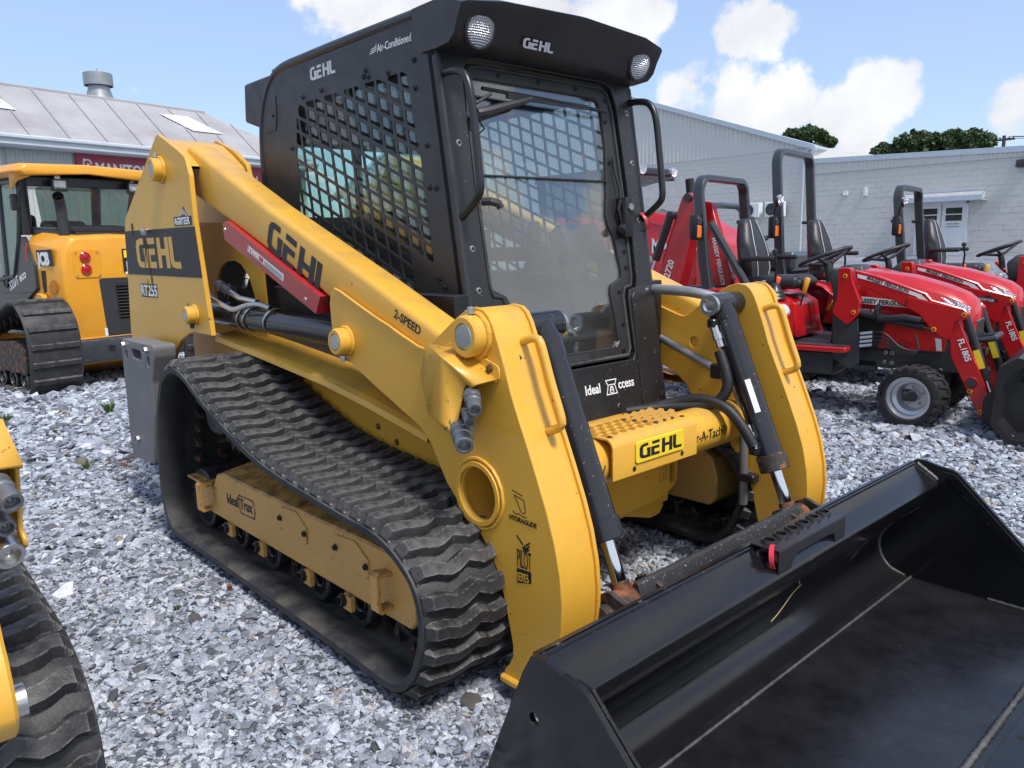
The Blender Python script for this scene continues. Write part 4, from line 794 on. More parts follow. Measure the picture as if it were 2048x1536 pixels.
# interior: seat, controls, display
mb = MB(); mb.box((-.55, 0, 1.02), (.5, .46, .14)); st_ = mb.build('seat', M_seat, cab, bevel=.05, seg=3)
mb = MB(); mb.loft([[(-.80 + z * -.10 + a[0], a[1] * w, 1.05 + z) for a in ((0, -1), (.06, -.9), (.09, -.3), (.09, .3), (.06, .9), (0, 1), (-.07, .8), (-.07, -.8))] for z, w in ((0, .21), (.15, .22), (.28, .20), (.36, .13), (.40, .06))]); mb.build('backrest', M_seat, st_, smooth=60)
for sd in (-1, 1):
    mb = MB(); mb.box((-.30, .36 * sd, 1.05), (.42, .14, .22)); pod = mb.build('armrest_console', M_plas, cab, bevel=.03, seg=2)
    Mj = Matrix.Translation((-.12, .33 * sd, 1.13)); mb = MB(); mb.lathe([(.070, 0), (.062, .015), (.066, .02), (.055, .035), (.06, .042), (.048, .055), (.052, .06), (.035, .08), (.016, .09), (.016, .14), (.030, .17), (.034, .22), (.022, .25), (0, .255)], Mj, 20); mb.build('joystick', M_plas, cab)
mb = MB(); mb.box((.12, .36, 1.28), (.10, .24, .15), rot=Matrix.Rotation(R(-28), 3, 'Y')); ds = mb.build('display_console', M_plas, cab, bevel=.015, seg=2)
mb = MB(); mb.box((.10, -.40, 1.0), (.3, .14, .3)); mb.b2((-1.0, -.47, .9), (.40, .47, .93)); mb.b2((-1.0, -.47, .93), (-.85, .47, 1.22)); mb.build('cab_lining', M_plas, cab, bevel=.01)
mb = MB(); [mb.box((-.42, .465 * s, 1.235), (1.05, .02, .07)) for s in (-1, 1)]; mb.build('window_sill_trim', M_plas, cab)
mb = MB(); mb.add([(-.62, -.10, 1.66), (-.62, -.03, 1.53), (-.62, -.18, 1.53)], [(0, 1, 2)]); mb.build('warning_triangle', M_yelp, cab, smooth=0)
# front frame (leans back) and door
FP = frame((.5861, 0, 0), (0, 1, 0), (-.155, 0, 1)); kv = math.sqrt(1 + .155 ** 2)
fpoly = lambda pts: [(y, z * kv) for y, z in pts]
OPEN = [(-.408, 1.50), (-.399, 1.86), (-.365, 1.902), (-.319, 1.910), (.33, 1.910), (.375, 1.892), (.397, 1.82), (.408, 1.50), (.402, 1.135), (.392, 1.10), (.350, 1.092), (.335, 1.06), (.340, .84), (.322, .812), (-.322, .812), (-.340, .84), (-.335, 1.06), (-.350, 1.092), (-.392, 1.10), (-.402, 1.135)]
fr_o = rounded(fpoly([(-.50, .605), (.50, .605), (.50, 1.93), (-.50, 1.93)]), .012)
ff = plate('front_frame', fr_o, [fpoly(OPEN)], .05, FP, M_cabdusty, cab, .003)
GL_ = [(-.375, 1.518), (-.378, 1.81), (-.360, 1.838), (-.328, 1.85), (.276, 1.85), (.305, 1.835), (.320, 1.79), (.322, 1.66), (.300, 1.50), (.276, 1.39), (.285, 1.345), (.309, 1.309), (.331, 1.17), (.325, 1.14), (.262, 1.116), (.250, 1.086), (.261, .981), (.267, .892), (.247, .872), (-.247, .872), (-.275, .892), (-.285, .981), (-.290, 1.07), (-.31, 1.105), (-.372, 1.132), (-.385, 1.165), (-.391, 1.321)]
din = [(y * .983, 1.36 + (z - 1.36) * .986) for y, z in OPEN]
dr = plate('door', fpoly(din), [fpoly(GL_)], .02, FP @ Matrix.Translation((0, 0, -.018)), M_cab, cab, .003)
plate('door_glass', fpoly([(y * 1.02, 1.36 + (z - 1.36) * 1.015) for y, z in GL_]), [], .005, FP @ Matrix.Translation((0, 0, -.028)), M_door, dr)
mb = MB(); mb.tube([tuple(FP @ Vector((y, z * kv, -.017))) for y, z in [(q[0] * .955, 1.36 + (q[1] - 1.36) * .968) for q in OPEN]], .008, 8, closed=True); mb.build('door_seal', M_rub, dr)
FPt = lambda y, z, o=0: tuple(FP @ Vector((y, z * kv, o)))
mb = MB(); mb.tube([FPt(-.375, 1.522, -.022), FPt(.345, 1.526, -.022)], .0045, 8); mb.build('window_bar', M_blk, dr)
wp_ = MB(); wp_.tube([FPt(-.33, 1.808, .012), FPt(.0, 1.800, .016), FPt(.315, 1.790, .012)], .007, 8); wp_.box(FPt(-.01, 1.795, .014), (.012, .42, .018)); wi = wp_.build('wiper_blade', M_blk, dr)
mb = MB(); mb.tube([FPt(-.365, 1.722, .012), FPt(-.33, 1.728, .022), FPt(-.115, 1.790, .03)], [.016, .017, .010], 8); mb.tube([FPt(-.38, 1.70, .0), FPt(-.37, 1.722, .02)], .02, 10); mb.tube([FPt(-.365, 1.755, .01), FPt(-.30, 1.79, .022)], .006, 8); mb.build('wiper_arm', M_plas, dr)
mb = MB(); mb.tube([FPt(-.365, 1.70, .012), FPt(-.350, 1.668, .02), FPt(-.375, 1.65, .01)], .004, 6); mb.build('washer_hose', M_hose, dr)
mb = MB(); mb.box(FPt(.372, 1.38, .0), (.05, .055, .16)); mb.tube([FPt(.35, 1.345, .0), FPt(.315, 1.325, .02)], .018, 8); lt = mb.build('door_latch', M_blk, dr, bevel=.012, seg=2)
mb = MB(); mb.lathe([(.0, .006), (.014, .006), (.016, 0)], FP @ Matrix.Translation((.372, 1.415 * kv, .034)), 16); mb.build('key_lock', M_zinc, lt)
mb = MB(); mb.tube([FPt(.345, 1.62, -.005), FPt(.338, 1.56, .0), FPt(.352, 1.49, .003), FPt(.348, 1.45, .005), FPt(.328, 1.41, .005), FPt(.345, 1.36, .0)], .006, 8); mb.build('washer_hose', M_hose, dr)
mb = MB(); mb.tube([FPt(-.375, 1.43, -.01), FPt(-.36, 1.425, .02), FPt(-.335, 1.415, .03), FPt(-.33, 1.40, .03)], .014, 8); mb.build('door_handle', M_plas, dr)
mb = MB(); mb.b2((-.11, .838 * kv, 0), (.075, .862 * kv, .004), FP @ Matrix.Translation((0, 0, -.018))); mb.build('serial_plate', M_plas, dr)
bolts(dr, [FPt(y, z, -.018) for y, z in ((-.37, 1.862), (-.22, 1.872), (-.02, 1.872), (.18, 1.872), (.352, 1.845), (.335, 1.76), (.33, 1.60), (.36, 1.245), (.36, 1.18), (.30, 1.085), (.30, .955), (.285, .85), (-.33, 1.09))], (1, 0, .155), .008, .005, M_blk, 'rivet', 8)
bolts(ff, [FPt(y, z, 0) for y, z in ((-.455, 1.62), (-.455, 1.27), (-.45, 1.13), (.455, 1.60), (.455, 1.37), (.458, 1.08), (.462, .83), (.475, .655), (.445, .625), (-.11, .625), (-.135, .625), (.20, .64), (.455, 1.80))], (1, 0, .155), .009, .005, M_zinc, 'rivet', 8)
mb = MB(); mb.b2((-.335, .765 * kv, -.001), (.335, .812 * kv, .03), FP @ Matrix.Translation((0, 0, -.048))); mb.build('door_sill', M_blk, cab)
# lower corner covers standing a little proud
for s in (-1, 1):
    cvp = rounded(fpoly([(s * .345, .80), (s * .352, 1.06), (s * .375, 1.083), (s * .496, 1.083), (s * .496, .612), (s * .345, .612)]), [0, .02, .02, .01, .01, 0]); plate('corner_cover', cvp, [], .004, FP @ Matrix.Translation((0, 0, .0045)), M_cabdusty, cab, .001)
text('lettering', 'Ideal', FP @ Matrix.Translation((.010, .707 * kv, .0012)), .052, M_white, ff, sx=.92, bold=.0010)
text('lettering', 'ccess', FP @ Matrix.Translation((.205, .707 * kv, .0012)), .052, M_white, ff, sx=.90, bold=.0010)
mb = MB(); q = FP @ Matrix.Translation((.166, .692 * kv, .0012))
ribbon(mb, [(-.032, .056), (.030, .056), (.019, .034), (.030, 0), (-.032, 0), (-.021, .034)], .0042, q, True); ribbon(mb, [(-.019, .037), (.017, .037)], .004, q); ribbon(mb, [(-.012, .010), (-.006, .028), (.004, .028), (.010, .010)], .006, q); ribbon(mb, [(-.011, .016), (.009, .016)], .004, q); ribbon(mb, [(-.014, .006), (.012, .006)], .003, q); mb.build('access_logo', M_white, ff, smooth=0)
# visor with lamps
rings = []
for y, xf, zt in ((-.512, .442, 2.034), (-.49, .452, 2.040), (-.36, .480, 2.052), (0, .500, 2.060), (.36, .480, 2.052), (.49, .452, 2.040), (.512, .442, 2.034)):
    e = abs(y) > .48
    rings.append([(.18, y, 2.062), (.30, y, 2.064), (xf - .03, y, zt + .004), (xf, y, zt - .008), (xf - .012, y, zt - .03), (.418, y, 1.985), (.400, y, 1.945), (.372, y, 1.922), (.300, y, 1.916), (.215, y, 1.918), (.18, y, 1.94)])
mb = MB(); mb.loft(rings); vz = mb.build('visor', M_cab, cab, smooth=45)
FV = frame((.4155, 0, 1.968), (0, 1, 0), (.42, 0, 1))
for y in (-.410, .410):
    ML = frame((.4115, y, 1.968), (0, 1, 0), (.36, 0, 1)); mb = MB(); mb.lathe([(.052, .003), (.060, .006), (.064, .002), (.066, -.02)], ML, 36); rg = mb.build('lamp_bezel', M_plas, vz)
    mb = MB(); mb.lathe([(0, .016), (.02, .0155), (.04, .012), (.054, .004)], ML, 36); mb.build('lamp_lens', M_lens, rg, smooth=60)
gehl('lettering', frame((.4085, -.222, 1.940), (0, 1, 0), (.36, 0, 1)), .032, M_silver, vz, 1.75, .21, -.05)
for s in (-1, 1):
    hp = [(.30, 1.845), (.36, 1.842), (.404, 1.826), (.432, 1.782), (.448, 1.70), (.470, 1.52), (.474, 1.462), (.455, 1.432), (.385, 1.382), (.36, 1.372)]
    mb = MB(); mb.tube([(x, .482 * s, z) for x, z in catmull(hp, .015, False)], .0135, 12); mb.build('door_grab_handle', M_blk, cab)
# ------------------------------------------------------------------ quick attach plate and bucket
mb = MB(); mb.prism([(1.07, .02), (1.092, .30), (1.104, .312), (1.118, .306), (1.176, .165), (1.158, .03)], -.47, .47, Matrix(((1, 0, 0, 0), (0, 0, -1, 0), (0, 1, 0, 0), (0, 0, 0, 1))))
M_spk = mat('gravel_splashed_black', (.020, .020, .022), .5, var=.3, bump=.15, bs=150, spots=((.34, .33, .31), 150, .665))
qa = mb.build('attach_plate', M_spk, LOADER, bevel=.006)
mb = MB(); mb.b2((1.04, -.60, .05), (1.14, .60, .16)); mb.build('attach_beam', M_blk, qa, bevel=.006)
mb = MB(); mb.add([(1.150, -.165, .247), (1.150, -.06, .249), (1.158, -.045, .233), (1.160, -.12, .229), (1.170, -.15, .209)], [(0, 1, 2, 3, 4)]); mb.build('torn_label', M_label, qa, smooth=0)
IN = [(1.308, .386), (1.392, .331), (1.398, .318), (1.392, .300), (1.345, .222), (1.245, .130), (1.200, .075), (1.185, .030), (1.192, -.022), (1.222, -.066), (1.262, -.090), (1.315, -.098), (1.60, -.100), (1.905, -.103)]
OUT = [(1.296, .378), (1.30, .365), (1.37, .318), (1.335, .235), (1.235, .142), (1.188, .085), (1.172, .032), (1.178, -.030), (1.212, -.078), (1.258, -.104), (1.315, -.112), (1.60, -.114), (1.905, -.115)]
inn = catmull(IN[4:12], .02, False); INs = [Vector(p) for p in IN[:4]] + inn + [Vector(p) for p in IN[12:]]
mb = MB(); hw = 1.056; a = [(p.x, -hw, p.y) for p in INs]; b = [(p.x, hw, p.y) for p in INs]; mb.strip(a[:-3], b[:-3]); oo = [Vector(p) for p in OUT]; mb.strip([(p.x, hw, p.y) for p in oo], [(p.x, -hw, p.y) for p in oo])
bk = mb.build('bucket', M_bucket, LOADER, smooth=34)
mb = MB(); mb.strip(a[-4:], b[-4:]); mb.build('bucket_floor', M_floorb, bk, smooth=34)
mb = MB(); mb.cyl((1.304, -hw, .384), (1.304, hw, .384), .008, n=8); mb.b2((1.285, -hw, .375), (1.297, hw, .392)); mb.build('back_edge', M_bucket, bk)
def bead(pts, r, par, mt=M_weld, name='weld_bead', jit=.25, step=.012):
    q = [tuple(v) for v in catmull(pts, step, False)] if len(pts) > 2 else [tuple(Vector(pts[0]).lerp(Vector(pts[1]), i / max(2, int((Vector(pts[1]) - Vector(pts[0])).length / step)))) for i in range(max(2, int((Vector(pts[1]) - Vector(pts[0])).length / step)) + 1)]
    mb = MB(); mb.tube(q, [r * (1 + random.uniform(-jit, jit)) for _ in q], 6); return mb.build(name, mt, par, smooth=70)
bead([(1.322, -hw, -.097), (1.318, hw, -.097)], .0055, bk)
bead([(1.872, -hw, -.100), (1.872, hw, -.100)], .010, bk, step=.01)
SP = rounded([(1.268, .345), (1.298, .397), (1.335, .402), (1.392, .388), (1.440, .382), (1.462, .372), (1.90, -.055), (1.905, -.113), (1.20, -.113), (1.132, .035)], [.02, .012, .02, .03, .02, .02, .02, 0, .06, .05])
for sd in (-1, 1):
    hole = [circ(1.302, .245, .014, 16)] if sd < 0 else []
    sp = plate('side_plate', SP, hole, .016, YP(-1.074) if sd < 0 else YN(1.074) @ Matrix.Diagonal((-1, 1, 1, 1)), M_bucket, bk, .0015)
    rf_ = rounded([(1.395, .385), (1.440, .380), (1.458, .370), (1.895, -.052), (1.885, -.075), (1.84, -.05)], .004); plate('side_edge_plate', [(1.405, .372), (1.452, .368), (1.89, -.055), (1.83, -.055)], [], .010, YP(-1.048) if sd < 0 else YN(1.058) @ Matrix.Diagonal((-1, 1, 1, 1)), M_bucket, bk, .001)
    bead([(p.x, (hw - .004) * sd, p.y) for p in INs[5:len(INs) - 3:3]], .006, bk, M_bucket if sd < 0 else M_weld)
    bead([(1.60, (hw - .004) * sd, -.097), (1.87, (hw - .004) * sd, -.099)], .007, bk)
    bead([(1.312, (hw - .003) * sd, .386), (1.355, (hw - .003) * sd, .358), (1.392, (hw - .003) * sd, .333)], .008, bk)
mb = MB(); mb.b2((1.875, -hw - .01, -.122), (2.03, hw + .01, -.104)); ce = mb.build('cutting_edge', M_bucket, bk, bevel=.002)
mb = MB(); mb.b2((2.03, -hw - .01, -.122), (2.075, hw + .01, -.108)); mb.build('worn_edge', mat('bare_steel', (.30, .29, .28), .45, metal=.6, var=.2, bump=.2), ce)
for y in (-.7, -.25, .2, .65):
    mb = MB(); mb.lathe([(0, .0006), (.011, .0006)], Matrix.Translation((1.935, y, -.1038)), 16); mb.build('bolt_hole', M_dark, ce)
# step bracket welded to the bucket lip
bt = plate('lip_bracket', rounded([(-.182, .327), (-.182, .398), (.236, .398), (.236, .327), (.170, .327), (.166, .352), (.150, .366), (-.078, .366), (-.102, .345), (-.110, .327)], [.0, .004, .004, 0, .004, .01, .02, .02, .012, .004]), [], .005, frame((1.395, 0, 0), (0, 1, 0), (.0, 0, 1)), M_blk, bk, .001)
hc = [(1.338, .200 - .068 * i) for i in range(6)]
plate('bracket_top', [(1.300, -.182), (1.394, -.182), (1.394, .236), (1.300, .236)], [circ(x, y, .0165, 18) for x, y in hc], .005, Matrix(((1, 0, 0, 0), (0, 1, 0, 0), (0, 0, 1, .401), (0, 0, 0, 1))), M_blk, bt, .001)
for x, y in hc:
    mb = MB(); mb.lathe([(.0165, -.006), (.0165, .010), (.021, .011), (.0245, .001)], Matrix.Translation((x, y, .4005)), 20); mb.build('flared_hole', M_blk, bt)
# twigs of dry grass caught on the lip
M_straw = mat('dry_straw', (.42, .30, .15), .8)
for pts, lab in (([(1.36, .20, .23), (1.362, .19, .205), (1.366, .195, .20), (1.368, .14, .19), (1.375, .04, .16), (1.38, -.02, .15)], 'thin dry straw stuck inside the black bucket'),):
    mb = MB(); mb.tube([tuple(v) for v in catmull([(x - .09, y, z - .062) for x, y, z in pts], .01, False)], .0016, 5); tag(mb.build('straw', M_straw), lab, 'straw')
# red zip straps: one on the far handle, one on the bracket
def strap(lab, c_, n_, r, w):
    M = Vector(n_).to_track_quat('Z', 'Y').to_matrix().to_4x4(); M.translation = Vector(c_); mb = MB(); mb.lathe([(r, -w), (r, w), (r - .0025, w), (r - .0025, -w), (r, -w)], M, 30)
    return tag(mb.build('red_strap', M_strap), lab, 'strap', 'red plastic hanging straps')
strap('red plastic strap looped round the far grab handle of the cab', (.372, .487, 1.362), (.35, .8, .3), .040, .009)
strap('red plastic strap looped through the six-hole bracket on the bucket lip', (1.368, -.168, .372), (.85, .35, .1), .036, .007)
# ================================================================== second track loader, mostly outside the frame at the left
L2 = thing('track_loader', 'track loader cut off at the left edge with only track and couplers showing', 'track loader', (0, 0, 0))
make_track(L2, -2.025, .205, TRACK, .088, lug=lug_mesh(.205))
OFF = -1.975
leg2 = [(-.053, 1.09), (-.006, 1.138), (.470, .975), (.562, 1.003), (.715, 1.100), (.795, 1.105), (.854, 1.012), (.9, .884), (.958, .753), (.985, .695), (1.0, .665), (1.022, .640), (1.048, .585), (1.052, .545), (1.02, .500), (.96, .475), (.88, .49), (.80, .56), (.60, .64), (.192, .831), (-.049, 1.002)]
mb = MB(); mb.prism(leg2, -.15, 0, Matrix(((1, 0, 0, 0), (0, 0, 1, OFF), (0, 1, 0, 0), (0, 0, 0, 1)))); a2 = mb.build('lift_arm', M_yel, L2, bevel=.006)
mb = MB(); ky = lambda p: (p[0], OFF + (-.760 - p[1]) * -1 * -1 if False else OFF + .003 + (-p[1] - .760), p[2])
P4 = {k: ky(v) for k, v in P3.items()}; mb.add([P4[k] for k in keys], [tuple(ix[k] for k in f) for f in (('a', 'b', 'r', 'p'), ('b', 'c', 'r'), ('a', 'p', 'd'), ('p', 'q', 'e', 'd'), ('p', 'r', 's5', 's4', 's3', 's2', 's1', 's0', 'q2', 'q'))])
g2 = link('coupler_guard', mb.mesh('coupler_guard', M_yel, 20), a2); so = g2.modifiers.new('thick', 'SOLIDIFY'); so.thickness = .008; so.offset = 0
for p, r, l in (((.765, -1.945, .905), .024, .15), ((.745, -1.950, .845), .021, .13), ((.715, -1.952, .795), .033, .15)): coupler(a2, p, (.85, .14, -.28), l, r, M_zinc if r > .03 else M_steel)
mb = MB(); mb.cyl((.90, OFF - .1, .50), (.90, OFF + .03, .50), .03); mb.build('hinge_pin', M_zinc, a2)
# ================================================================== orange-yellow cab loader behind at the left (seen from the rear)
JL = thing('cab_track_loader', 'orange-yellow track loader seen from behind with round red tail lights and black exhaust', 'track loader', (-6.04, -.70, -.01), R(190))
JT = [(0, -.03), (.6, -.03), (1.3, -.03), (1.62, .02), (1.78, .16), (1.80, .34), (1.66, .48), (1.2, .58), (.7, .70), (.38, .80), (.18, .86), (.04, .845), (-.09, .74), (-.17, .58), (-.185, .35), (-.155, .13), (-.09, .0)]
def bar_lug(hw, mt=M_lug):
    mb = MB(); x = .020; mb.add([(-x * 1.5, -hw, -.002), (x * 1.5, -hw, -.002), (x * 1.5, hw, -.002), (-x * 1.5, hw, -.002), (-x, -hw * .94, .02), (x, -hw * .94, .02), (x, hw * .94, .02), (-x, hw * .94, .02)], [(4, 5, 6, 7), (0, 1, 5, 4), (1, 2, 6, 5), (2, 3, 7, 6), (3, 0, 4, 7)]); return mb.mesh('tread_lug', mt, 20)
jl = bar_lug(.22)
for yc in (-.24, -1.78): make_track(JL, yc, .235, JT, .17, lug=jl)
for s, y0 in ((1, -.06),):
    mb = MB(); mb.prism([(.1, .16), (1.5, .16), (1.6, .3), (1.2, .42), (.3, .48), (.06, .4)], 0, .36, Matrix(((1, 0, 0, 0), (0, 0, -1, y0), (0, 1, 0, 0), (0, 0, 0, 1)))); mb.build('track_frame', M_rusted, JL, bevel=.01)
    for x in (.18, .45, .72, 1.0, 1.28): wheel_disc('track_roller', JL, x, .09, .085, y0 - .005, y0 - .3, M_roll)
def hood_ring(f, in_, top, bot=.445):
    l0, l1 = -.45 - in_, -1.55 + in_
    return [(f, l0, bot), (f, l0, top - .32), (f, l0 - .015, top - .14), (f, l0 - .10, top - .02), (f, -1.0, top), (f, l1 + .10, top - .02), (f, l1 + .015, top - .14), (f, l1, top - .32), (f, l1, bot)]
mb = MB(); mb.loft([hood_ring(.02, .055, 1.455), hood_ring(.045, .025, 1.475), hood_ring(.14, .0, 1.495), hood_ring(.60, -.02, 1.545), hood_ring(.72, -.02, 1.555)]); jh = mb.build('rear_hood', M_jcb, JL, bevel=.012, seg=2, smooth=40)
mb = MB(); mb.b2((.0, -1.70, .20), (1.9, -.42, .46)); mb.prism([(.05, .22), (.5, .05), (1.7, .05), (1.9, .22)], .55, 1.45, Matrix(((1, 0, 0, 0), (0, 0, -1, 0), (0, 1, 0, 0), (0, 0, 0, 1)))); mb.build('chassis', M_jcb, JL, bevel=.01)
bpz = rounded([(.10, -.18), (-.06, -.20), (-.14, -.32), (-.15, -1.68), (-.06, -1.80), (.10, -1.82)], .05)
mb = MB(); mb.prism(bpz, .225, .455); M_scuf = mat('scuffed_bumper', (.035, .038, .045), .5, var=.3, spots=((.45, .44, .42), 9, .70), edge=((.5, .5, .48), .012, .48), bump=.2); jb = mb.build('rear_bumper', M_scuf, JL, bevel=.02, seg=2)
for y in (-.24, -.78):
    mb = MB(); mb.lathe([(.0, .002), (.030, .002), (.036, .004), (.036, 0)], frame((-.143 if y < -.4 else -.085, y, .35), (0, -1, 0), (0, 0, 1)), 20); mb.build('tow_hole', M_dark, jb)
# rear grille with louvres
gv = rounded([(.83, .445), (1.50, .445), (1.50, 1.05), (.80, 1.05)], [.02, .02, .03, .03]); GM = Matrix(((0, 0, -1, .010), (-1, 0, 0, 0), (0, 1, 0, 0), (0, 0, 0, 1)))
gp = plate('rear_grille', gv, [rounded([(.98, .62), (1.40, .62), (1.40, .98), (.96, .98)], .02)], .04, GM, M_plas, JL, .004)
mb = MB(); mb.b2((.02, -1.42, .60), (.03, -.94, 1.0)); mb.build('grille_backing', M_dark, gp)
for i in range(11): mb = MB(); mb.box((.008, -1.18, .645 + i * .032), (.03, .44, .006), rot=Matrix.Rotation(R(35), 3, 'Y')); mb.build('louvre', M_plas, gp, smooth=0)
rc = rounded([(.575, 1.06), (.83, 1.06), (.84, 1.34), (.565, 1.34)], .03); rp = plate('lamp_recess', rc, [], .01, Matrix(((0, 0, -1, .012), (-1, 0, 0, 0), (0, 1, 0, 0), (0, 0, 0, 1))), M_jcb, JL, .003)
for z in (1.145, 1.265):
    mb = MB(); mb.lathe([(.048, -.01), (.052, .006), (.044, .012), (.034, .010), (.030, .016), (0, .018)], frame((.004, -.685, z), (0, -1, 0), (0, 0, 1)), 28); mb.build('tail_light', M_redl, rp)
bolts(rp, [(.003, -.60, 1.31), (.003, -.81, 1.315), (.003, -.60, 1.085), (.003, -.81, 1.085)], (-1, 0, 0), .008, .004, M_zinc)
# lettering blocks
bs = plate('name_block', [(-.50, 1.185), (-.13, 1.185), (-.13, 1.345), (-.50, 1.345)], [], .001, Matrix(((-1, 0, 0, 0), (0, 0, 1, -.437), (0, 1, 0, 0), (0, 0, 0, 1))), M_blkp, JL)
text('lettering', 'JCB', Matrix(((-1, 0, 0, .475), (0, 0, 1, -.4355), (0, 1, 0, 1.20), (0, 0, 0, 1))), .165, M_white, bs, bold=.010, sx=1.02)
br = plate('name_block', [(1.06, 1.10), (1.42, 1.10), (1.42, 1.34), (1.06, 1.34)], [], .001, Matrix(((0, 0, -1, .012), (-1, 0, 0, 0), (0, 1, 0, 0), (0, 0, 0, 1))), M_blkp, JL)
text('lettering', 'JCB', Matrix(((0, 0, -1, .0105), (-1, 0, 0, -1.09), (0, 1, 0, 1.115), (0, 0, 0, 1))), .13, M_white, br, bold=.006, sx=1.1)
mb = MB(); mb.add([(.0105, -1.075, 1.25), (.0105, -1.13, 1.25), (.0105, -1.13, 1.325), (.0105, -1.075, 1.325)], [(0, 1, 2, 3)]); mb.build('emblem_field', M_yelp, br, smooth=0)
mb = MB(); mb.b2((.012, -.93, .465), (.016, -.80, .545)); mb.build('sticker', M_label, JL)
mb = MB(); mb.add([(.46, -.437, 1.14), (.33, -.437, 1.14), (.36, -.437, .93), (.43, -.437, .91)], [(0, 1, 2, 3)]); mb.build('black_decal', M_blkp, JL, smooth=0)
# residue of an old sticker
M_res = mat('sticker_residue', (.52, .20, .012), .6, var=.2)
for (x, z, w, h) in ((.20, .98, .22, .17), (.17, .80, .22, .08), (.17, .68, .22, .10)):
    k = 12; mb = MB(); mb.add([(x + w / 2 * random.uniform(.6, 1) * math.cos(6.283 * i / k), -.4365, z + h / 2 * random.uniform(.7, 1) * math.sin(6.283 * i / k)) for i in range(k)], [tuple(range(k))]); mb.build('sticker_residue', M_res, JL, smooth=0)
# black louvred top of the hood, exhaust
tp_ = [(.16, -.70), (.62, -.50), (.74, -.50), (.74, -1.5), (.62, -1.5), (.16, -1.30)]
mb = MB(); mb.add([(f, l, 1.515 + f * .09) for f, l in tp_] + [(f, l, 1.46 + f * .09) for f, l in tp_], [(0, 1, 2, 3, 4, 5)] + [(i, (i + 1) % 6, 6 + (i + 1) % 6, 6 + i) for i in range(6)]); jt = mb.build('hood_grille', M_char, JL, bevel=.01)
for i in range(11): mb = MB(); mb.box((.27 + i * .036, -1.02, 1.552 + i * .0035), (.012, .62, .022)); mb.build('grille_slat', M_plas, jt, smooth=0)
mb = MB(); mb.tube([tuple(v) for v in catmull([(.20, -.60, 1.40), (.20, -.60, 1.55), (.20, -.60, 1.68), (.19, -.592, 1.77), (.165, -.575, 1.83), (.13, -.555, 1.86)], .03, False)], .050, 18, caps=False); ex = mb.build('exhaust_pipe', M_plas, JL)
mb = MB(); mb.cyl((.17, -.577, 1.82), (.172, -.578, 1.822), .047); mb.build('exhaust_bore', M_dark, ex)
# cab: dark frame, glass, roof
mb = MB()
for (a, b) in (((.74, -.47, 1.52), (.60, -.42, 2.06)), ((.74, -1.53, 1.52), (.60, -1.58, 2.06)), ((1.75, -.42, 1.0), (1.55, -.42, 2.06)), ((1.75, -1.58, 1.0), (1.55, -1.58, 2.06))): mb.tube([a, b], .055, 8)
mb.b2((.70, -1.58, 1.50), (.80, -.42, 1.58)); mb.b2((.60, -1.55, 1.98), (.70, -.45, 2.08)); mb.b2((.62, -1.56, 2.02), (1.6, -.44, 2.09)); jc = mb.build('cab_frame', M_char, JL, bevel=.008)
mb = MB(); mb.b2((.74, -1.56, .50), (1.9, -.44, 1.0)); mb.build('cab_floor', M_char, jc)
plate('rear_window', rounded([(.53, 1.585), (1.47, 1.585), (1.52, 1.985), (.48, 1.985)], .05), [], .005, frame((.735, 0, 0), (0, -1, 0), (-.12, 0, 1)) @ Matrix.Translation((0, 0, .05)), M_gdark, jc)
sw = rounded([(.78, 1.45), (1.0, 1.08), (1.70, 1.02), (1.62, 2.03), (.64, 2.03), (.60, 1.95)], .06); SM = Matrix(((1, 0, 0, 0), (0, 0, -1, -.408), (0, 1, 0, 0), (0, 0, 0, 1)))
plate('side_window', sw, [], .004, SM, M_gdark, jc)
mb = MB(); mb.tube([(x, -.40, z) for x, z in sw], .022, 8, closed=True); mb.tube([(1.20, -.40, 1.06), (1.10, -.40, 2.02)], .02, 8); mb.build('window_seal', M_char, jc)
dp = rounded([(.74, 1.50), (.98, 1.10), (1.72, 1.04), (1.9, .62), (1.3, .72), (.86, .80), (.50, .96), (.50, 1.20)], .03); dm = plate('cab_side_door', dp, [], .06, Matrix(((1, 0, 0, 0), (0, 0, 1, -.40), (0, 1, 0, 0), (0, 0, 0, 1))), M_char, jc, .006)
text('lettering', '320T eco', Matrix(((-1, 0, 0, 1.16), (0, 0, 1, -.3975), (0, 1, 0, .93), (0, 0, 0, 1))) @ Matrix.Rotation(R(18), 4, 'Z'), .125, M_white, dm, sx=1.0, bold=.003)
mb = MB(); mb.lathe([(.07, 0), (.07, .012), (.055, .014), (.05, .004), (0, .004)], Matrix(((1, 0, 0, 1.25), (0, 0, 1, -.40), (0, 1, 0, 1.03), (0, 0, 0, 1))), 24); mb.build('door_latch', M_blk, dm)
mb = MB(); mb.b2((.64, -.40, 1.74), (.70, -.33, 1.90)); mb.build('hinge_box', M_blk, jc, bevel=.01)
rfp = [[(f, l0, z0), (f, l0 - .06, z1), (f, -1.0, z1 + .02), (f, l1 + .06, z1), (f, l1, z0), (f, l1 + .05, z0 - .05), (f, -1.0, z1 - .06), (f, l0 - .05, z0 - .05)] for f, l0, l1, z0, z1 in ((.42, -.36, -1.64, 2.12, 2.165), (.47, -.31, -1.69, 2.11, 2.185), (1.2, -.31, -1.69, 2.12, 2.20), (1.85, -.38, -1.62, 2.09, 2.16))]
mb = MB(); mb.loft(rfp); jr = mb.build('cab_roof', M_jcb, jc, smooth=35, bevel=.008)
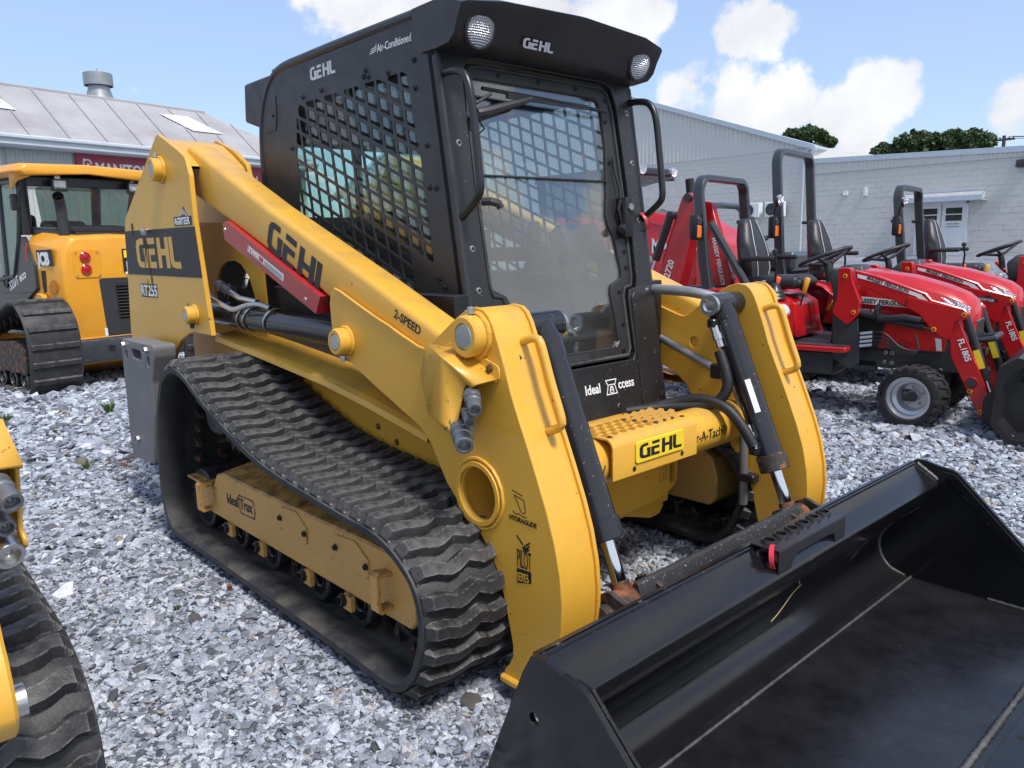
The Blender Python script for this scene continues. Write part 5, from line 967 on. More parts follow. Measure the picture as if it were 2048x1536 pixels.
for l0, sg in ((-.345, 1), (-1.655, -1)):
    mb = MB(); mb.add([(.45, l0, 2.13), (.62, l0 + .02 * sg, 2.14), (.66, l0 + .005 * sg, 1.94), (.52, l0 - .02 * sg, 2.02), (.44, l0 - .10 * sg, 2.06), (.48, l0 - .22 * sg, 2.11)], [(0, 1, 2, 3), (0, 3, 4), (0, 4, 5)]); mb.build('roof_corner', M_jcb, jr, smooth=0)
for l in (-.73, -1.50):
    mb = MB(); mb.box((.50, l, 1.99), (.06, .15, .125)); lb = mb.build('work_lamp', M_blk, jc, bevel=.015, seg=2)
    mb = MB(); mb.box((.466, l, 1.99), (.008, .115, .092)); mb.build('lamp_lens', M_lens, lb, bevel=.003); mb = MB(); mb.box((.52, l, 2.08), (.02, .05, .08)); mb.build('lamp_bracket', M_zinc, lb)
# seat inside, fender strip, red tag
mb = MB(); mb.box((1.15, -1.0, 1.35), (.14, .46, .62)); mb.box((1.02, -.62, 1.62), (.10, .12, .20)); mb.build('seat', M_seat, jc, bevel=.05, seg=2)
fs = rounded([(.33, .90), (.44, .92), (.50, .86), (.02, .44), (-.06, .44), (-.02, .52), (.30, .82)], .02)
mb = MB(); mb.prism(fs, 0, .05, Matrix(((1, 0, 0, 0), (0, 0, 1, -.42), (0, 1, 0, 0), (0, 0, 0, 1)))); mb.build('rear_fender', M_jcb, JL, bevel=.006)
mb = MB(); mb.add([(.55, -.44, .92), (.46, -.40, .93), (.46, -.05, .93), (.60, -.05, .94)], [(0, 1, 2, 3)]); mb.build('fender_lip', M_char, JL, smooth=0)
mb = MB(); mb.tube([(.60, -.40, 1.42), (.585, -.385, 1.35), (.605, -.38, 1.28), (.59, -.38, 1.24)], .006, 6); mb.build('red_tag_cord', M_red, JL)
# ================================================================== compact tractors
def tyre(name, parent, c_, r, w, rim_r, mt_lug=M_tyre, lugs=22, steer=0, side=-1):
    """tyre with angled bars and a dished rim; side is the outer face (-1 faces -y)"""
    R0 = Matrix.Translation(c_) @ Matrix.Rotation(steer, 4, 'Z') @ Matrix(((1, 0, 0, 0), (0, 0, side, 0), (0, 1, 0, 0), (0, 0, 0, 1)))
    hw = w / 2; mb = MB(); mb.lathe([(rim_r, -hw * .8), (rim_r * 1.05, -hw * .95), (r * .80, -hw), (r * .92, -hw * .92), (r * .95, -hw * .6), (r * .955, 0), (r * .95, hw * .6), (r * .92, hw * .92), (r * .80, hw), (rim_r * 1.08, hw * .97), (rim_r * 1.03, hw * .9), (rim_r, hw * .75)], R0, 48)
    t = mb.build(name, M_tyre, parent)
    lm = MB(); x = r * .07
    lm.add([(-x, -hw * 1.0, r * .86), (x, -hw * 1.0, r * .86), (x * 1.0, 0, r * .945), (-x * 1.0, 0, r * .945), (-x * .7, -hw * .99, r * .95), (x * .7, -hw * .99, r * .95), (x * .8, .005, r * 1.0), (-x * .8, .005, r * 1.0)], [(4, 5, 6, 7), (0, 1, 5, 4), (1, 2, 6, 5), (2, 3, 7, 6), (3, 0, 4, 7)])
    me = lm.mesh('tread_bar', M_tyre, 0)
    for i in range(lugs):
        for s in (0, 1):
            a = 2 * math.pi * (i + .5 * s) / lugs
            M = R0 @ Matrix(((1, 0, 0, 0), (0, 1, 0, 0), (0, 0, 1, 0), (0, 0, 0, 1))) @ Matrix.Rotation(a, 4, 'Z') @ Matrix(((0, 0, 1, 0), (1, 0, 0, 0), (0, 1, 0, 0), (0, 0, 0, 1))) @ Matrix.Rotation(math.pi * s, 4, 'Z') @ Matrix(((1, .35, 0, 0), (0, 1, 0, 0), (0, 0, 1, 0), (0, 0, 0, 1)))
            link('tread_bar', me, t, M)
    mb = MB(); mb.lathe([(rim_r * 1.02, hw * .92), (rim_r * .97, hw * .94), (rim_r * .95, hw * .80), (rim_r * .88, hw * .76), (rim_r * .86, hw * .45), (rim_r * .70, hw * .30), (rim_r * .66, hw * .02), (rim_r * .58, -.02), (rim_r * .28, -.02), (rim_r * .27, .012), (rim_r * .2, .016), (0, .016)], R0, 44); rim = mb.build('wheel_rim', M_rim, t)
    mb = MB(); mb.lathe([(rim_r * .26, .0), (rim_r * .25, .022), (rim_r * .2, .026), (0, .026)], R0, 20); mb.build('hub_cap', M_plas, t)
    ax = (R0.to_3x3() @ Vector((0, 0, 1))); bolts(t, [tuple(R0 @ Vector((rim_r * .44 * math.cos(a), rim_r * .44 * math.sin(a), -.018))) for a in [2 * math.pi * i / 5 + .4 for i in range(5)]], tuple(ax), .012, .012, M_zinc)
    return t
def build_tractor(name, label, rops_h, group):
    t = thing(name, label, 'tractor', (.413, 3.394, 0), R(8), group)
    TY = lambda y: YP(y)
    for l, s in ((.10, -1), (.92, 1)): tyre('front_wheel', t, (0, l, .175), .225, .21, .145, steer=R(-9), side=s)
    for l, s in ((.14, -1), (.90, 1)): tyre('rear_wheel', t, (-1.42, l, .30), .36, .30, .19, side=s, lugs=20)
    mb = MB()
    for l in (.30, .68): mb.b2((-.60, l, .33), (.28, l + .03, .46))
    mb.b2((-1.0, .30, .30), (-.3, .34, .38)); mb.b2((-.15, .30, .20), (.12, .70, .34)); mb.b2((-.08, .12, .13), (.08, .88, .22)); mb.b2((-1.7, .25, .25), (-.6, .75, .42)); ch = mb.build('chassis', M_char, t, bevel=.006)
    bolts(ch, [(-.245, .298, .445), (-.20, .298, .443), (-.25, .298, .375), (-.20, .298, .37), (.12, .298, .345)], (0, -1, 0), .012, .008, M_zinc)
    mb = MB(); mb.b2((-.95, .03, .455), (-.45, .97, .495)); pf = mb.build('platform', M_trred, t, bevel=.008); mb = MB(); mb.b2((-.94, .05, .495), (-.46, .95, .503)); mb.build('floor_mat', M_plas, pf, bevel=.002)
    for x, y in ((-.62, .25), (-.55, .30)): mb = MB(); mb.tube([(x, y, .50), (x + .04, y - .01, .60)], .010, 6); mb.box((x + .05, y - .02, .61), (.09, .07, .015)); mb.build('pedal', M_blk, pf)
    # hood: rounded loft, nose with headlights
    def hr(f, top, w, bot): y0, y1 = .5 - w, .5 + w; return [(f, y0, bot), (f, y0, top - .17), (f, y0 + .03, top - .07), (f, y0 + .10, top - .015), (f, .5, top), (f, y1 - .10, top - .015), (f, y1 - .03, top - .07), (f, y1, top - .17), (f, y1, bot)]
    mb = MB(); mb.loft([hr(-.52, 1.055, .215, .80), hr(-.35, 1.040, .225, .74), (hr(-.10, 1.000, .23, .70)), hr(.10, .940, .225, .66), hr(.22, .890, .21, .64), hr(.285, .84, .18, .66), hr(.31, .78, .14, .69)]); hd = mb.build('hood', M_trred, t, smooth=50, bevel=.006)
    mb = MB(); mb.loft([hr(-.50, .82, .195, .46), hr(.20, .74, .20, .46), hr(.27, .70, .17, .48)]); mb.build('engine_cover', M_blk, t, smooth=40)
    mb = MB(); mb.b2((-.44, .292, .475), (-.28, .300, .70)); mb.build('engine_gap', M_dark, t)
    sp = plate('side_cover', [(-.30, .475), (.135, .475), (.150, .62), (.10, .70), (-.25, .66)], [], .01, YP(.288), M_trred, t, .002)
    text('lettering', '4WD', YP(.2875) @ Matrix.Translation((-.24, .492, 0)), .06, M_blkp, sp, sx=1.2, shear=.3); mb = MB(); mb.add([(.09, .2775, .48), (.125, .2775, .48), (.115, .2775, .565), (.075, .2775, .57)], [(0, 1, 2, 3)]); mb.build('silver_stripe', M_silver, sp, smooth=0)
    for s in (-1, 1):
        yy = .5 + .218 * s; mb = MB(); mb.add([(.09, yy + .006 * s, .86), (.20, yy - .002 * s, .825), (.275, yy - .038 * s, .79), (.268, yy - .03 * s, .74), (.20, yy + .001 * s, .775), (.15, yy + .009 * s, .79)], [(0, 1, 2, 3, 4, 5)]); h_ = mb.build('headlight', M_lens, hd, smooth=0)
    mb = MB(); mb.b2((.24, .36, .50), (.315, .64, .70)); mb.build('nose_grille', M_char, t, bevel=.01)
    hs = plate('hood_stripe', [(-.48, .80), (-.05, .775), (-.02, .815), (-.48, .855)], [], .0015, YP(.268), M_label, hd)
    text('lettering', 'MASSEY FERGUSON', YP(.2672) @ Matrix.Translation((-.475, .808, 0)) @ Matrix.Rotation(R(-3.5), 4, 'Z'), .046, M_blkp, hs, bold=.0012, sx=.98); text('lettering', 'GC1.23', YP(.2674) @ Matrix.Translation((-.44, .735, 0)) @ Matrix.Rotation(R(-3), 4, 'Z'), .038, M_white, hd, bold=.001, shear=.2)
    # dash cowl, steering wheel
    mb = MB(); mb.loft([[(x, y0, z0) for (x, y0) in ((f0, .5 - w), (f1, .5 - w * .8), (f1, .5 + w * .8), (f0, .5 + w))] for z0, f0, f1, w in ((.50, -.66, -.45, .13), (.85, -.66, -.45, .15), (1.0, -.68, -.44, .17), (1.075, -.60, -.47, .13))]); cw = mb.build('dash_cowl', M_plas, t, bevel=.015, seg=2)
    SMx = frame((-.775, .50, 1.135), (0, 1, 0), (.92, 0, .36)); mb = MB(); mb.tube([tuple(SMx @ Vector((.195 * math.cos(a), .195 * math.sin(a), 0))) for a in np.linspace(0, 2 * math.pi, 33)[:-1]], .015, 8, closed=True); sw_ = mb.build('steering_wheel', M_plas, t, smooth=60)
    mb = MB(); [mb.tube([tuple(SMx @ Vector((.19 * math.cos(a), .19 * math.sin(a), 0))), tuple(SMx @ Vector((.03 * math.cos(a), .03 * math.sin(a), .06)))], [.011, .015], 8) for a in (R(60), R(180), R(300))]; mb.tube([tuple(SMx @ Vector((0, 0, .045))), tuple(SMx @ Vector((.0, -.03, .20)))], .028, 12); mb.build('steering_spokes', M_plas, sw_)
    # seat
    mb = MB(); rings = []
    for z, w, x0, d in ((0, .20, .0, .06), (.08, .225, -.005, .07), (.20, .225, -.02, .065), (.30, .20, -.045, .06), (.36, .165, -.06, .055), (.42, .13, -.075, .05), (.465, .105, -.085, .04), (.48, .06, -.09, .02)):
        rings.append([(-1.33 + x0 + d, .5 - w * .55, .97 + z), (-1.33 + x0 + d * .8, .5 - w * .9, .97 + z), (-1.33 + x0 - d * .3, .5 - w, .97 + z), (-1.33 + x0 - d, .5 - w * .8, .97 + z), (-1.33 + x0 - d, .5 + w * .8, .97 + z), (-1.33 + x0 - d * .3, .5 + w, .97 + z), (-1.33 + x0 + d * .8, .5 + w * .9, .97 + z), (-1.33 + x0 + d, .5 + w * .55, .97 + z)])
    mb.loft(rings); stt = mb.build('seat_backrest', M_seat, t, smooth=60)
    for s in (-1, 1): mb = MB(); mb.tube([(-1.33 + r0[0][0] + 1.33 + .004, .5 + s * (.5 - r0[0][1]), r0[0][2]) for r0 in rings[:-1]], .0035, 5); mb.build('seat_piping', M_silver, stt)
    text('lettering', 'W', frame((-1.368, .465, 1.36), (0, 1, 0), (-.2, 0, 1)), .075, M_red, stt, sx=1.1)
    mb = MB(); mb.box((-1.14, .5, .94), (.46, .44, .10)); mb.box((-.93, .5, .935), (.10, .40, .075)); mb.build('seat_cushion', M_seat, t, bevel=.035, seg=3)
    for s in (-1, 1): mb = MB(); mb.box((-1.22, .5 + .245 * s, 1.13), (.28, .05, .04)); mb.build('armrest', M_seat, t, bevel=.015, seg=2)
    # fenders and side console
    for y0, y1 in ((-.02, .24), (.76, 1.02)):
        prof = [(-.93, .50), (-.98, .66), (-1.06, .78), (-1.16, .86), (-1.30, .90), (-1.50, .90), (-1.66, .84), (-1.76, .72)]
        mb = MB(); mb.loft([[(x, y0, z), (x, y1, z), (x - .0, y1, z - .02), (x, y0, z - .02)] for x, z in prof]); mb.build('rear_fender', M_trred, t, smooth=50, bevel=.004)
    mb = MB(); mb.prism([(-.86, .52), (-.90, .78), (-1.0, .84), (-1.5, .87), (-1.6, .60), (-1.2, .50)], -.78, -.22, Matrix(((1, 0, 0, 0), (0, 0, -1, 0), (0, 1, 0, 0), (0, 0, 0, 1)))); mb.build('seat_console', M_trred, t, bevel=.02, seg=2)
    mb = MB(); mb.prism([(-.88, .52), (-.89, .80), (-1.1, .83), (-1.15, .52)], -.20, -.0, Matrix(((1, 0, 0, 0), (0, 0, -1, 0), (0, 1, 0, 0), (0, 0, 0, 1)))); sc_ = mb.build('side_panel', M_trred, t, bevel=.02, seg=2)
    mb = MB(); [mb.box((-1.0 + k * .05, -.002, .60), (.03, .003, .05)) for k in (0, 1)]; mb.build('sticker', M_label, sc_)
    mb = MB(); mb.lathe([(.085, 0), (.09, .01), (.075, .03), (.08, .035), (.065, .055), (.07, .06), (.05, .08), (.035, .12), (.02, .13)], Matrix.Translation((-1.02, .12, .82)), 18); bt_ = mb.build('gear_boot', M_blk, t); mb = MB(); mb.tube([(-1.02, .12, .93), (-1.01, .11, 1.08), (-1.02, .10, 1.17)], .009, 6); mb.lathe([(.0, .0), (.022, .012), (.022, .035), (0, .05)], Matrix.Translation((-1.02, .10, 1.16)), 12); mb.build('gear_lever', M_blk, bt_)
    for (p, q, mt_) in (((-1.06, .20, .86), (-1.02, .19, .985), M_org), ((-.86, .30, .86), (-.83, .29, .975), M_ylev), ((-.72, .62, .90), (-.80, .60, 1.0), M_org), ((-.80, .72, .70), (-.75, .70, .77), M_ylev)):
        mb = MB(); P_1, P_2 = Vector(p), Vector(q); mb.tube([P_1 - (P_2 - P_1) * .8, P_1], .007, 6); lv = mb.build('control_lever', M_blk, t); mb = MB(); mb.tube([P_1, P_1.lerp(P_2, .2), P_2, P_2 + (P_2 - P_1) * .05], [.014, .019, .022, .012], 10); mb.build('lever_grip', mt_, lv, smooth=60)
    # loader frame, arms and hydraulics
    for s, y in ((-1, .17), (1, .83)):
        pm = lambda o: (YP(y - o) if s < 0 else YN(y + o) @ Matrix.Diagonal((-1, 1, 1, 1)))
        po = rounded([(-.555, 1.062), (-.470, 1.062), (-.455, .97), (-.395, .82), (-.410, .72), (-.470, .645), (-.590, .735), (-.555, .85)], [.01, .01, .03, .04, .04, .03, .05, .03]); ps = plate('loader_post', po, [], .08, pm(.05), M_trred, t, .004)
        lp_ = [(-.585, .74), (-.47, .65), (-.41, .70), (-.385, .47), (-.385, .37), (-.455, .325), (-.575, .40)]; plate('mount_plate', lp_, [], .02, pm(.03), M_char, t, .003)
        am = [(-.455, 1.045), (-.30, 1.005), (.02, .890), (.06, .845), (.26, .790), (.288, .755), (.282, .722), (.235, .708), (.485, .125), (.47, .07), (.40, .055), (.20, .46), (.185, .57), (.085, .630), (.0, .735), (-.085, .785), (-.30, .89), (-.435, .945)]
        la = plate('loader_arm', am, [circ(.335, .295, .026, 18)], .055, pm(.005), M_trred, t, .006)
        kp = rounded([(-.09, .865), (.035, .832), (.255, .788), (.287, .755), (.280, .722), (.205, .700), (.185, .570), (.085, .632), (-.01, .745), (-.09, .79)], [.01, .01, .02, .02, .02, .02, .02, .02, .02, .02]); plate('knee_plate', kp, [], .012, pm(.018), M_trred, la, .002)
        if s < 0:
            st_p = plate('arm_stripe', [(-.435, 1.018), (-.30, .982), (-.01, .880), (.035, .838), (-.02, .850), (-.045, .868), (-.30, .955), (-.432, .992)], [], .001, pm(.0065), M_label, la)
            text('lettering', 'MASSEY FERGUSON', pm(.0080) @ Matrix.Translation((-.37, .982, 0)) @ Matrix.Rotation(R(-18.6), 4, 'Z'), .034, M_blkp, st_p, bold=.0012, sx=.98)
            text('lettering', 'FL.1805', pm(.0070) @ Matrix.Translation((.232, .580, 0)) @ Matrix.Rotation(R(-68), 4, 'Z'), .055, M_white, la, bold=.001, sx=.92)
        mb = MB(); mb.lathe([(.022, 0), (.036, .006), (.04, -.002)], Matrix(((1, 0, 0, .335), (0, 0, s, y + .006 * s), (0, 1, 0, .295), (0, 0, 0, 1))), 20); mb.build('tube_flange', M_trred, la)
        bolts(la, [(.263, y + .02 * s, .752), (.088, y + .02 * s, .645), (-.505, y + .052 * s, 1.005), (-.435, y + .052 * s, .745), (.33, y + .008 * s, .235), (.40, y + .008 * s, .10)], (0, s, 0), .014, .006, M_ylev)
        mb = MB(); mb.tube([(-.45, y + .02 * -s, .745), (.02, y + .02 * -s, .655)], .027, 14); lc = mb.build('lift_cylinder', M_blk, t); mb = MB(); mb.tube([(.0, y + .02 * -s, .658), (.09, y + .02 * -s, .640)], .014, 10); mb.build('cylinder_rod', M_chrome, lc)
        ty = y + .035 * -s; mb = MB(); mb.tube([(.262, ty, .748), (.42, ty, .31)], .026, 14); tcl = mb.build('tilt_cylinder', M_blk, t); mb = MB(); mb.tube([(.42, ty, .31), (.475, ty, .16)], .013, 10); mb.build('cylinder_rod', M_chrome, tcl)
        ml = frame((.36, ty - .028, .475), (.34, 0, -.94), (.94, 0, .34)); mb = MB(); mb.add([tuple(frame((.345, ty - .0275, .515), (.34, 0, -.94), (.94, 0, .34)) @ Vector(v)) for v in ((0, -.02, 0), (.13, -.02, 0), (.13, .02, 0), (0, .02, 0))], [(0, 1, 2, 3)]); mb.build('caution_label', M_yelp, tcl, smooth=0)
    for k, (dx, dz) in enumerate(((0, 0), (.0, .03), (.01, .06), (.0, .09))):
        mb = MB(); mb.tube([(-.385, .145, .50 + dz), (-.30, .14, .515 + dz)], .013, 8); hf = mb.build('hose_coupler', M_zinc, t); mb = MB(); mb.tube([tuple(v) for v in catmull([(-.30, .14, .515 + dz), (-.22, .13, .52 + dz * .9), (-.12, .13, .47 + dz * .5), (-.04, .135, .46 + dz * .3), (.0, .15, .50), (-.03, .17, .60)], .03, False)], .008, 6); mb.build('hydraulic_hose', M_hose, hf)
    mb = MB(); mb.tube([(-.26, .15, .80), (-.28, .14, .77), (-.27, .14, .70), (-.10, .15, .72), (.0, .16, .70)], .025, 8); mb.build('hose_sleeve', M_hose, t)
    mb = MB(); mb.cyl((.335, .15, .295), (.335, .85, .295), .030); mb.build('loader_cross_tube', M_char, t)
    mb = MB(); mb.b2((.30, .62, .42), (.34, .78, .47)); mb.tube([(.28, .35, .55), (.42, .35, .58), (.42, .65, .58), (.28, .65, .55)], .02, 8); mb.build('nose_guard', M_char, t)
    bq = rounded([(.42, .20), (.46, .255), (.56, .27), (.62, .32), (.95, .30), (.98, -.02), (.52, -.03), (.42, .05)], .02); plate('quick_hitch', bq, [], .04, YP(.12), M_blk, t, .004); plate('quick_hitch', bq, [], .04, YP(.80), M_blk, t, .004)
    mb = MB(); mb.loft([[(x, y, z) for x, z in ((.52, .45), (.62, .52), (.70, .50), (.56, .40), (.54, .10), (.62, .0), (1.05, -.03), (1.05, -.045), (.60, -.03), (.50, .08))] for y in (-.12, 1.12)]); mb.build('front_bucket', M_blk, t)
    # roll bar and lamps
    x0 = -1.64; ya, yb = .06, .94; hz = rops_h; path = [(x0 + .14, ya, .62), (x0 + .06, ya, 1.1), (x0, ya, hz - .12)]
    arc = []
    for k in range(7): a = math.pi - k * math.pi / 2 / 6; arc.append((x0 - .0, ya + .12 + .12 * math.cos(a), hz - .12 + .12 * math.sin(a)))
    arc2 = [(p[0], 1.0 - p[1], p[2]) for p in reversed(arc)]; pts = path + arc[1:] + arc2 + [(p[0], 1.0 - p[1], p[2]) for p in reversed(path)][1:]
    rings = []
    for i, p in enumerate(pts):
        p = Vector(p); a = Vector(pts[max(i - 1, 0)]); b = Vector(pts[min(i + 1, len(pts) - 1)]); tt = (b - a).normalized(); sd_ = Vector((1, 0, 0)); nn = tt.cross(sd_).normalized()
        rings.append([tuple(p + sd_ * .042 + nn * .026), tuple(p - sd_ * .042 + nn * .026), tuple(p - sd_ * .042 - nn * .026), tuple(p + sd_ * .042 - nn * .026)])
    mb = MB(); mb.loft(rings); rb = mb.build('roll_bar', M_char, t, smooth=30, bevel=.008)
    for y in (ya, yb): mb = MB(); mb.b2((x0 - .05, y - .032, 1.42), (x0 + .05, y + .032, 1.45)); mb.build('roll_bar_hinge', M_blk, rb, bevel=.004)
    for y in (ya - .09, yb + .09):
        mb = MB(); mb.box((x0 + .02, y, 1.385), (.07, .085, .20)); lh = mb.build('signal_lamp', M_blk, t, bevel=.02, seg=2); mb = MB(); mb.box((x0 + .055, y, 1.35), (.02, .06, .10)); mb.build('amber_lens', M_amber, lh, bevel=.008); mb = MB(); mb.box((x0 + .055, y, 1.43), (.02, .06, .06)); mb.build('smoked_lens', M_plas, lh, bevel=.008)
    mb = MB(); mb.b2((-1.85, .3, .35), (-1.6, .7, .9)); mb.build('rear_housing', M_blk, t, bevel=.02)
    return t
GT = 'red compact tractors parked in a row'
T1 = build_tractor('compact_tractor', 'nearest red compact tractor with silver front wheel and backhoe at its rear', 1.775, GT)
def place_tractor(src, df, dl, label):
    t = copy_tree(src); a = R(8); t.location = (.413 + df * math.cos(a) - dl * math.sin(a), 3.394 + df * math.sin(a) + dl * math.cos(a), float(0)); t['label'] = label; return t
T2 = place_tractor(T1, .10, 1.36, 'middle red compact tractor with the tallest black roll bar')
T3 = place_tractor(T1, .76, 2.95, 'rear red compact tractor parked in front of the white double doors')
# the middle one stands with its roll bar extended
for ch_ in T2.children:
    if ch_.name.startswith('roll_bar'):
        me = ch_.data.copy(); ch_.data = me
        for v in me.vertices:
            if v.co.z > 1.4: v.co.z += .30
for T_, yy in ((T2, -.10), (T3, -.10)):
    mb = MB(); mb.lathe([(.0, .05), (.03, .045), (.055, .02), (.06, .0), (.05, -.004), (0, -.002)], frame((-1.56, yy, 1.62), (0, 1, 0), (0, 0, 1)), 20); wl_ = mb.build('work_lamp', M_blk, T_); mb = MB(); mb.lathe([(0, .053), (.03, .048), (.052, .024)], frame((-1.56, yy, 1.62), (0, 1, 0), (0, 0, 1)), 20); mb.build('lamp_lens', M_lens, wl_); mb = MB(); mb.tube([(-1.58, yy, 1.57), (-1.60, yy + .03, 1.50)], .008, 6); mb.build('lamp_stem', M_blk, wl_)
# silver dealer badge on the middle tractor
dbm = plate('dealer_badge', [(.03, .755), (.17, .735), (.17, .765), (.135, .77), (.10, .80), (.065, .778), (.03, .785)], [], .001, YP(.1505), M_blkp, T2)
text('lettering', 'AGRITEER', YP(.149) @ Matrix.Translation((.032, .757, 0)) @ Matrix.Rotation(R(-8), 4, 'Z'), .028, M_white, dbm, sx=.9)
# backhoe on the nearest tractor
bh = rounded([(-2.25, .55), (-2.05, .55), (-1.99, .77), (-1.90, 1.10), (-1.82, 1.45), (-1.81, 1.62), (-1.87, 1.69), (-1.94, 1.65), (-2.01, 1.45), (-2.09, 1.22), (-2.18, .93)], [.03, .05, .05, .05, .05, .04, .04, .04, .05, .05, .05])
mb = MB(); mb.prism(bh, -.52, -.36, Matrix(((1, 0, 0, 0), (0, 0, -1, 0), (0, 1, 0, 0), (0, 0, 0, 1)))); bo = mb.build('backhoe_boom', M_trred, T1, bevel=.006)
text('lettering', 'BH.2720', YP(.358) @ Matrix.Translation((-2.085, .85, 0)) @ Matrix.Rotation(R(73), 4, 'Z'), .082, M_white, bo, bold=.002, sx=.95)
mb = MB(); mb.tube([(-2.03, .33, 1.50), (-2.17, .33, 1.12)], .036, 14); bc = mb.build('boom_cylinder', M_blk, T1); mb = MB(); mb.tube([(-2.17, .33, 1.12), (-2.28, .33, .82)], .016, 10); mb.build('cylinder_rod', M_chrome, bc)
for p in ((-1.88, 1.64), (-2.04, 1.50), (-2.20, .62)): mb = MB(); mb.cyl((p[0], .33, p[1]), (p[0], .55, p[1]), .035); mb.build('pivot_pin', M_plas, bo)
mb = MB(); mb.prism([(-1.84, 1.62), (-1.76, 1.60), (-1.55, .95), (-1.62, .70), (-1.80, .80)], -.62, -.54, Matrix(((1, 0, 0, 0), (0, 0, -1, 0), (0, 1, 0, 0), (0, 0, 0, 1)))); ds_ = mb.build('dipper_arm', M_trred, T1, bevel=.006)
text('lettering', 'MASSEY FERGUSON', YP(.538) @ Matrix.Translation((-1.745, 1.30, 0)) @ Matrix.Rotation(R(-76), 4, 'Z'), .05, M_white, ds_, bold=.001)
mb = MB(); mb.tube([(-1.62, .25, 1.42), (-1.30, .25, .92)], .035, 10); mb.build('support_strut', M_char, T1)
mb = MB(); mb.b2((-2.3, .2, .42), (-1.8, .8, .60)); mb.box((-1.98, .30, .60), (.35, .3, .06)); mb.build('backhoe_base', M_trred, T1, bevel=.01)
mb = MB(); mb.prism([(-2.35, .50), (-1.9, .55), (-1.75, .70), (-2.0, .78), (-2.3, .70)], -.85, -.60, Matrix(((1, 0, 0, 0), (0, 0, -1, 0), (0, 1, 0, 0), (0, 0, 0, 1)))); mb.build('stabiliser_leg', M_trred, T1, bevel=.01)
mb = MB(); mb.cyl((-.90, -.03, .70), (-.86, -.09, .66), .035); mb.cyl((-.895, -.01, .74), (-.885, -.06, .76), .045); mb.build('oil_filter', M_label, T1)
# ================================================================== red loader with black cab behind the tractors
ML_ = thing('red_loader', 'red loader with black cab and light bar parked behind the nearest tractor', 'loader', (0, 0, 0))
xs = [(-4.6, 1.70, 1.30), (-3.3, 1.62, .6), (-2.85, 1.58, .55), (-2.42, 1.35, .55), (-2.30, 1.22, .58)]
mb = MB(); mb.loft([[(x, 4.98, b), (x, 4.98, t_ - .18), (x, 5.06, t_), (x, 5.9, t_), (x, 5.98, t_ - .18), (x, 5.98, b)] for x, t_, b in xs]); rbd = mb.build('body', M_trred, ML_, smooth=25, bevel=.02)
text('lettering', 'MANITOU', YP(4.972) @ Matrix.Translation((-3.02, 1.16, 0)), .22, M_white, rbd, bold=.006, sx=.72)
mb = MB(); mb.prism(rounded([(-2.95, .62), (-2.50, .62), (-2.42, .92), (-3.0, .92)], .04), 0, .02, Matrix(((1, 0, 0, 0), (0, 0, -1, 4.978), (0, 1, 0, 0), (0, 0, 0, 1)))); mb.build('side_recess', M_red, rbd)
mb = MB(); mb.lathe([(.05, 0), (.055, .012), (.0, .016)], Matrix(((1, 0, 0, -3.06), (0, 0, -1, 4.98), (0, 1, 0, 1.08), (0, 0, 0, 1))), 20); mb.build('headlight', M_lens, rbd)
mb = MB(); mb.add([(-3.2, 4.97, 1.52), (-2.75, 4.97, 1.42), (-2.75, 5.4, 1.50), (-3.2, 5.4, 1.66)], [(0, 1, 2, 3)]); mb.build('bonnet_window', M_gdark, rbd, smooth=0)
mb = MB()
for x, y in ((-4.75, 5.05), (-4.75, 6.3), (-3.35, 5.05), (-3.35, 6.3)): mb.tube([(x, y, 1.2), (x - .1, y, 2.05)], .06, 8)
mb.b2((-4.9, 4.98, 2.03), (-3.6, 6.2, 2.13)); mb.b2((-4.9, 5.0, .7), (-3.2, 6.3, 1.25)); rcb = mb.build('cab', M_blk, ML_, bevel=.01)
plate('cab_window', rounded([(-4.7, 1.25), (-3.4, 1.25), (-3.5, 2.02), (-4.75, 2.02)], .06), [], .005, YP(5.02), M_gdark, rcb)
mb = MB(); mb.prism([(-3.75, 2.14), (-3.25, 2.12), (-3.23, 2.03), (-3.75, 1.95)], -5.75, -5.0, Matrix(((1, 0, 0, 0), (0, 0, -1, 0), (0, 1, 0, 0), (0, 0, 0, 1)))); lbx = mb.build('light_bar', M_blk, rcb, bevel=.02)
for p, n_ in (((-3.45, 4.985, 2.07), (0, -1, 0)), ((-3.225, 5.05, 2.09), (1, -.3, 0)), ((-3.23, 5.65, 2.08), (1, 0, 0))):
    Mq = Vector(n_).to_track_quat('Z', 'Y').to_matrix().to_4x4(); Mq.translation = Vector(p); mb = MB(); mb.lathe([(.055, -.04), (.055, .02), (.045, .022), (0, .03)], Mq, 20); mb.build('work_lamp', M_lens, lbx)
for x in (-4.3, -2.75): tyre('wheel', ML_, (x, 5.1, .36), .40, .30, .22, lugs=18)
# small utility tractor with thin roll bar behind
U = thing('utility_vehicle', 'dark utility vehicle with thin black roll bar behind the nearest tractor seat', 'utility vehicle', (-3.75, 8.0, 0), R(8))
mb = MB(); up = [(-.2, -.55, .6), (-.2, -.55, 1.55)] + [(-.2, -.55 + .22 - .22 * math.cos(a), 1.55 + .22 * math.sin(a)) for a in np.linspace(.2, math.pi / 2, 6)] + [(-.2, .33, 1.77), (-.2, .50, 1.70), (-.2, .55, 1.55), (-.2, .55, .6)]; mb.tube(up, .045, 10); mb.build('roll_bar', M_char, U)
mb = MB(); mb.b2((-.9, -.6, .45), (.9, .6, .85)); mb.b2((.3, -.55, .85), (1.0, .55, 1.1)); mb.build('body', M_char, U, bevel=.05)
mb = MB(); mb.box((-.1, .0, 1.0), (.5, 1.0, .12)); mb.box((-.35, 0, 1.22), (.12, 1.0, .45)); mb.build('bench_seat', M_seat, U, bevel=.04)
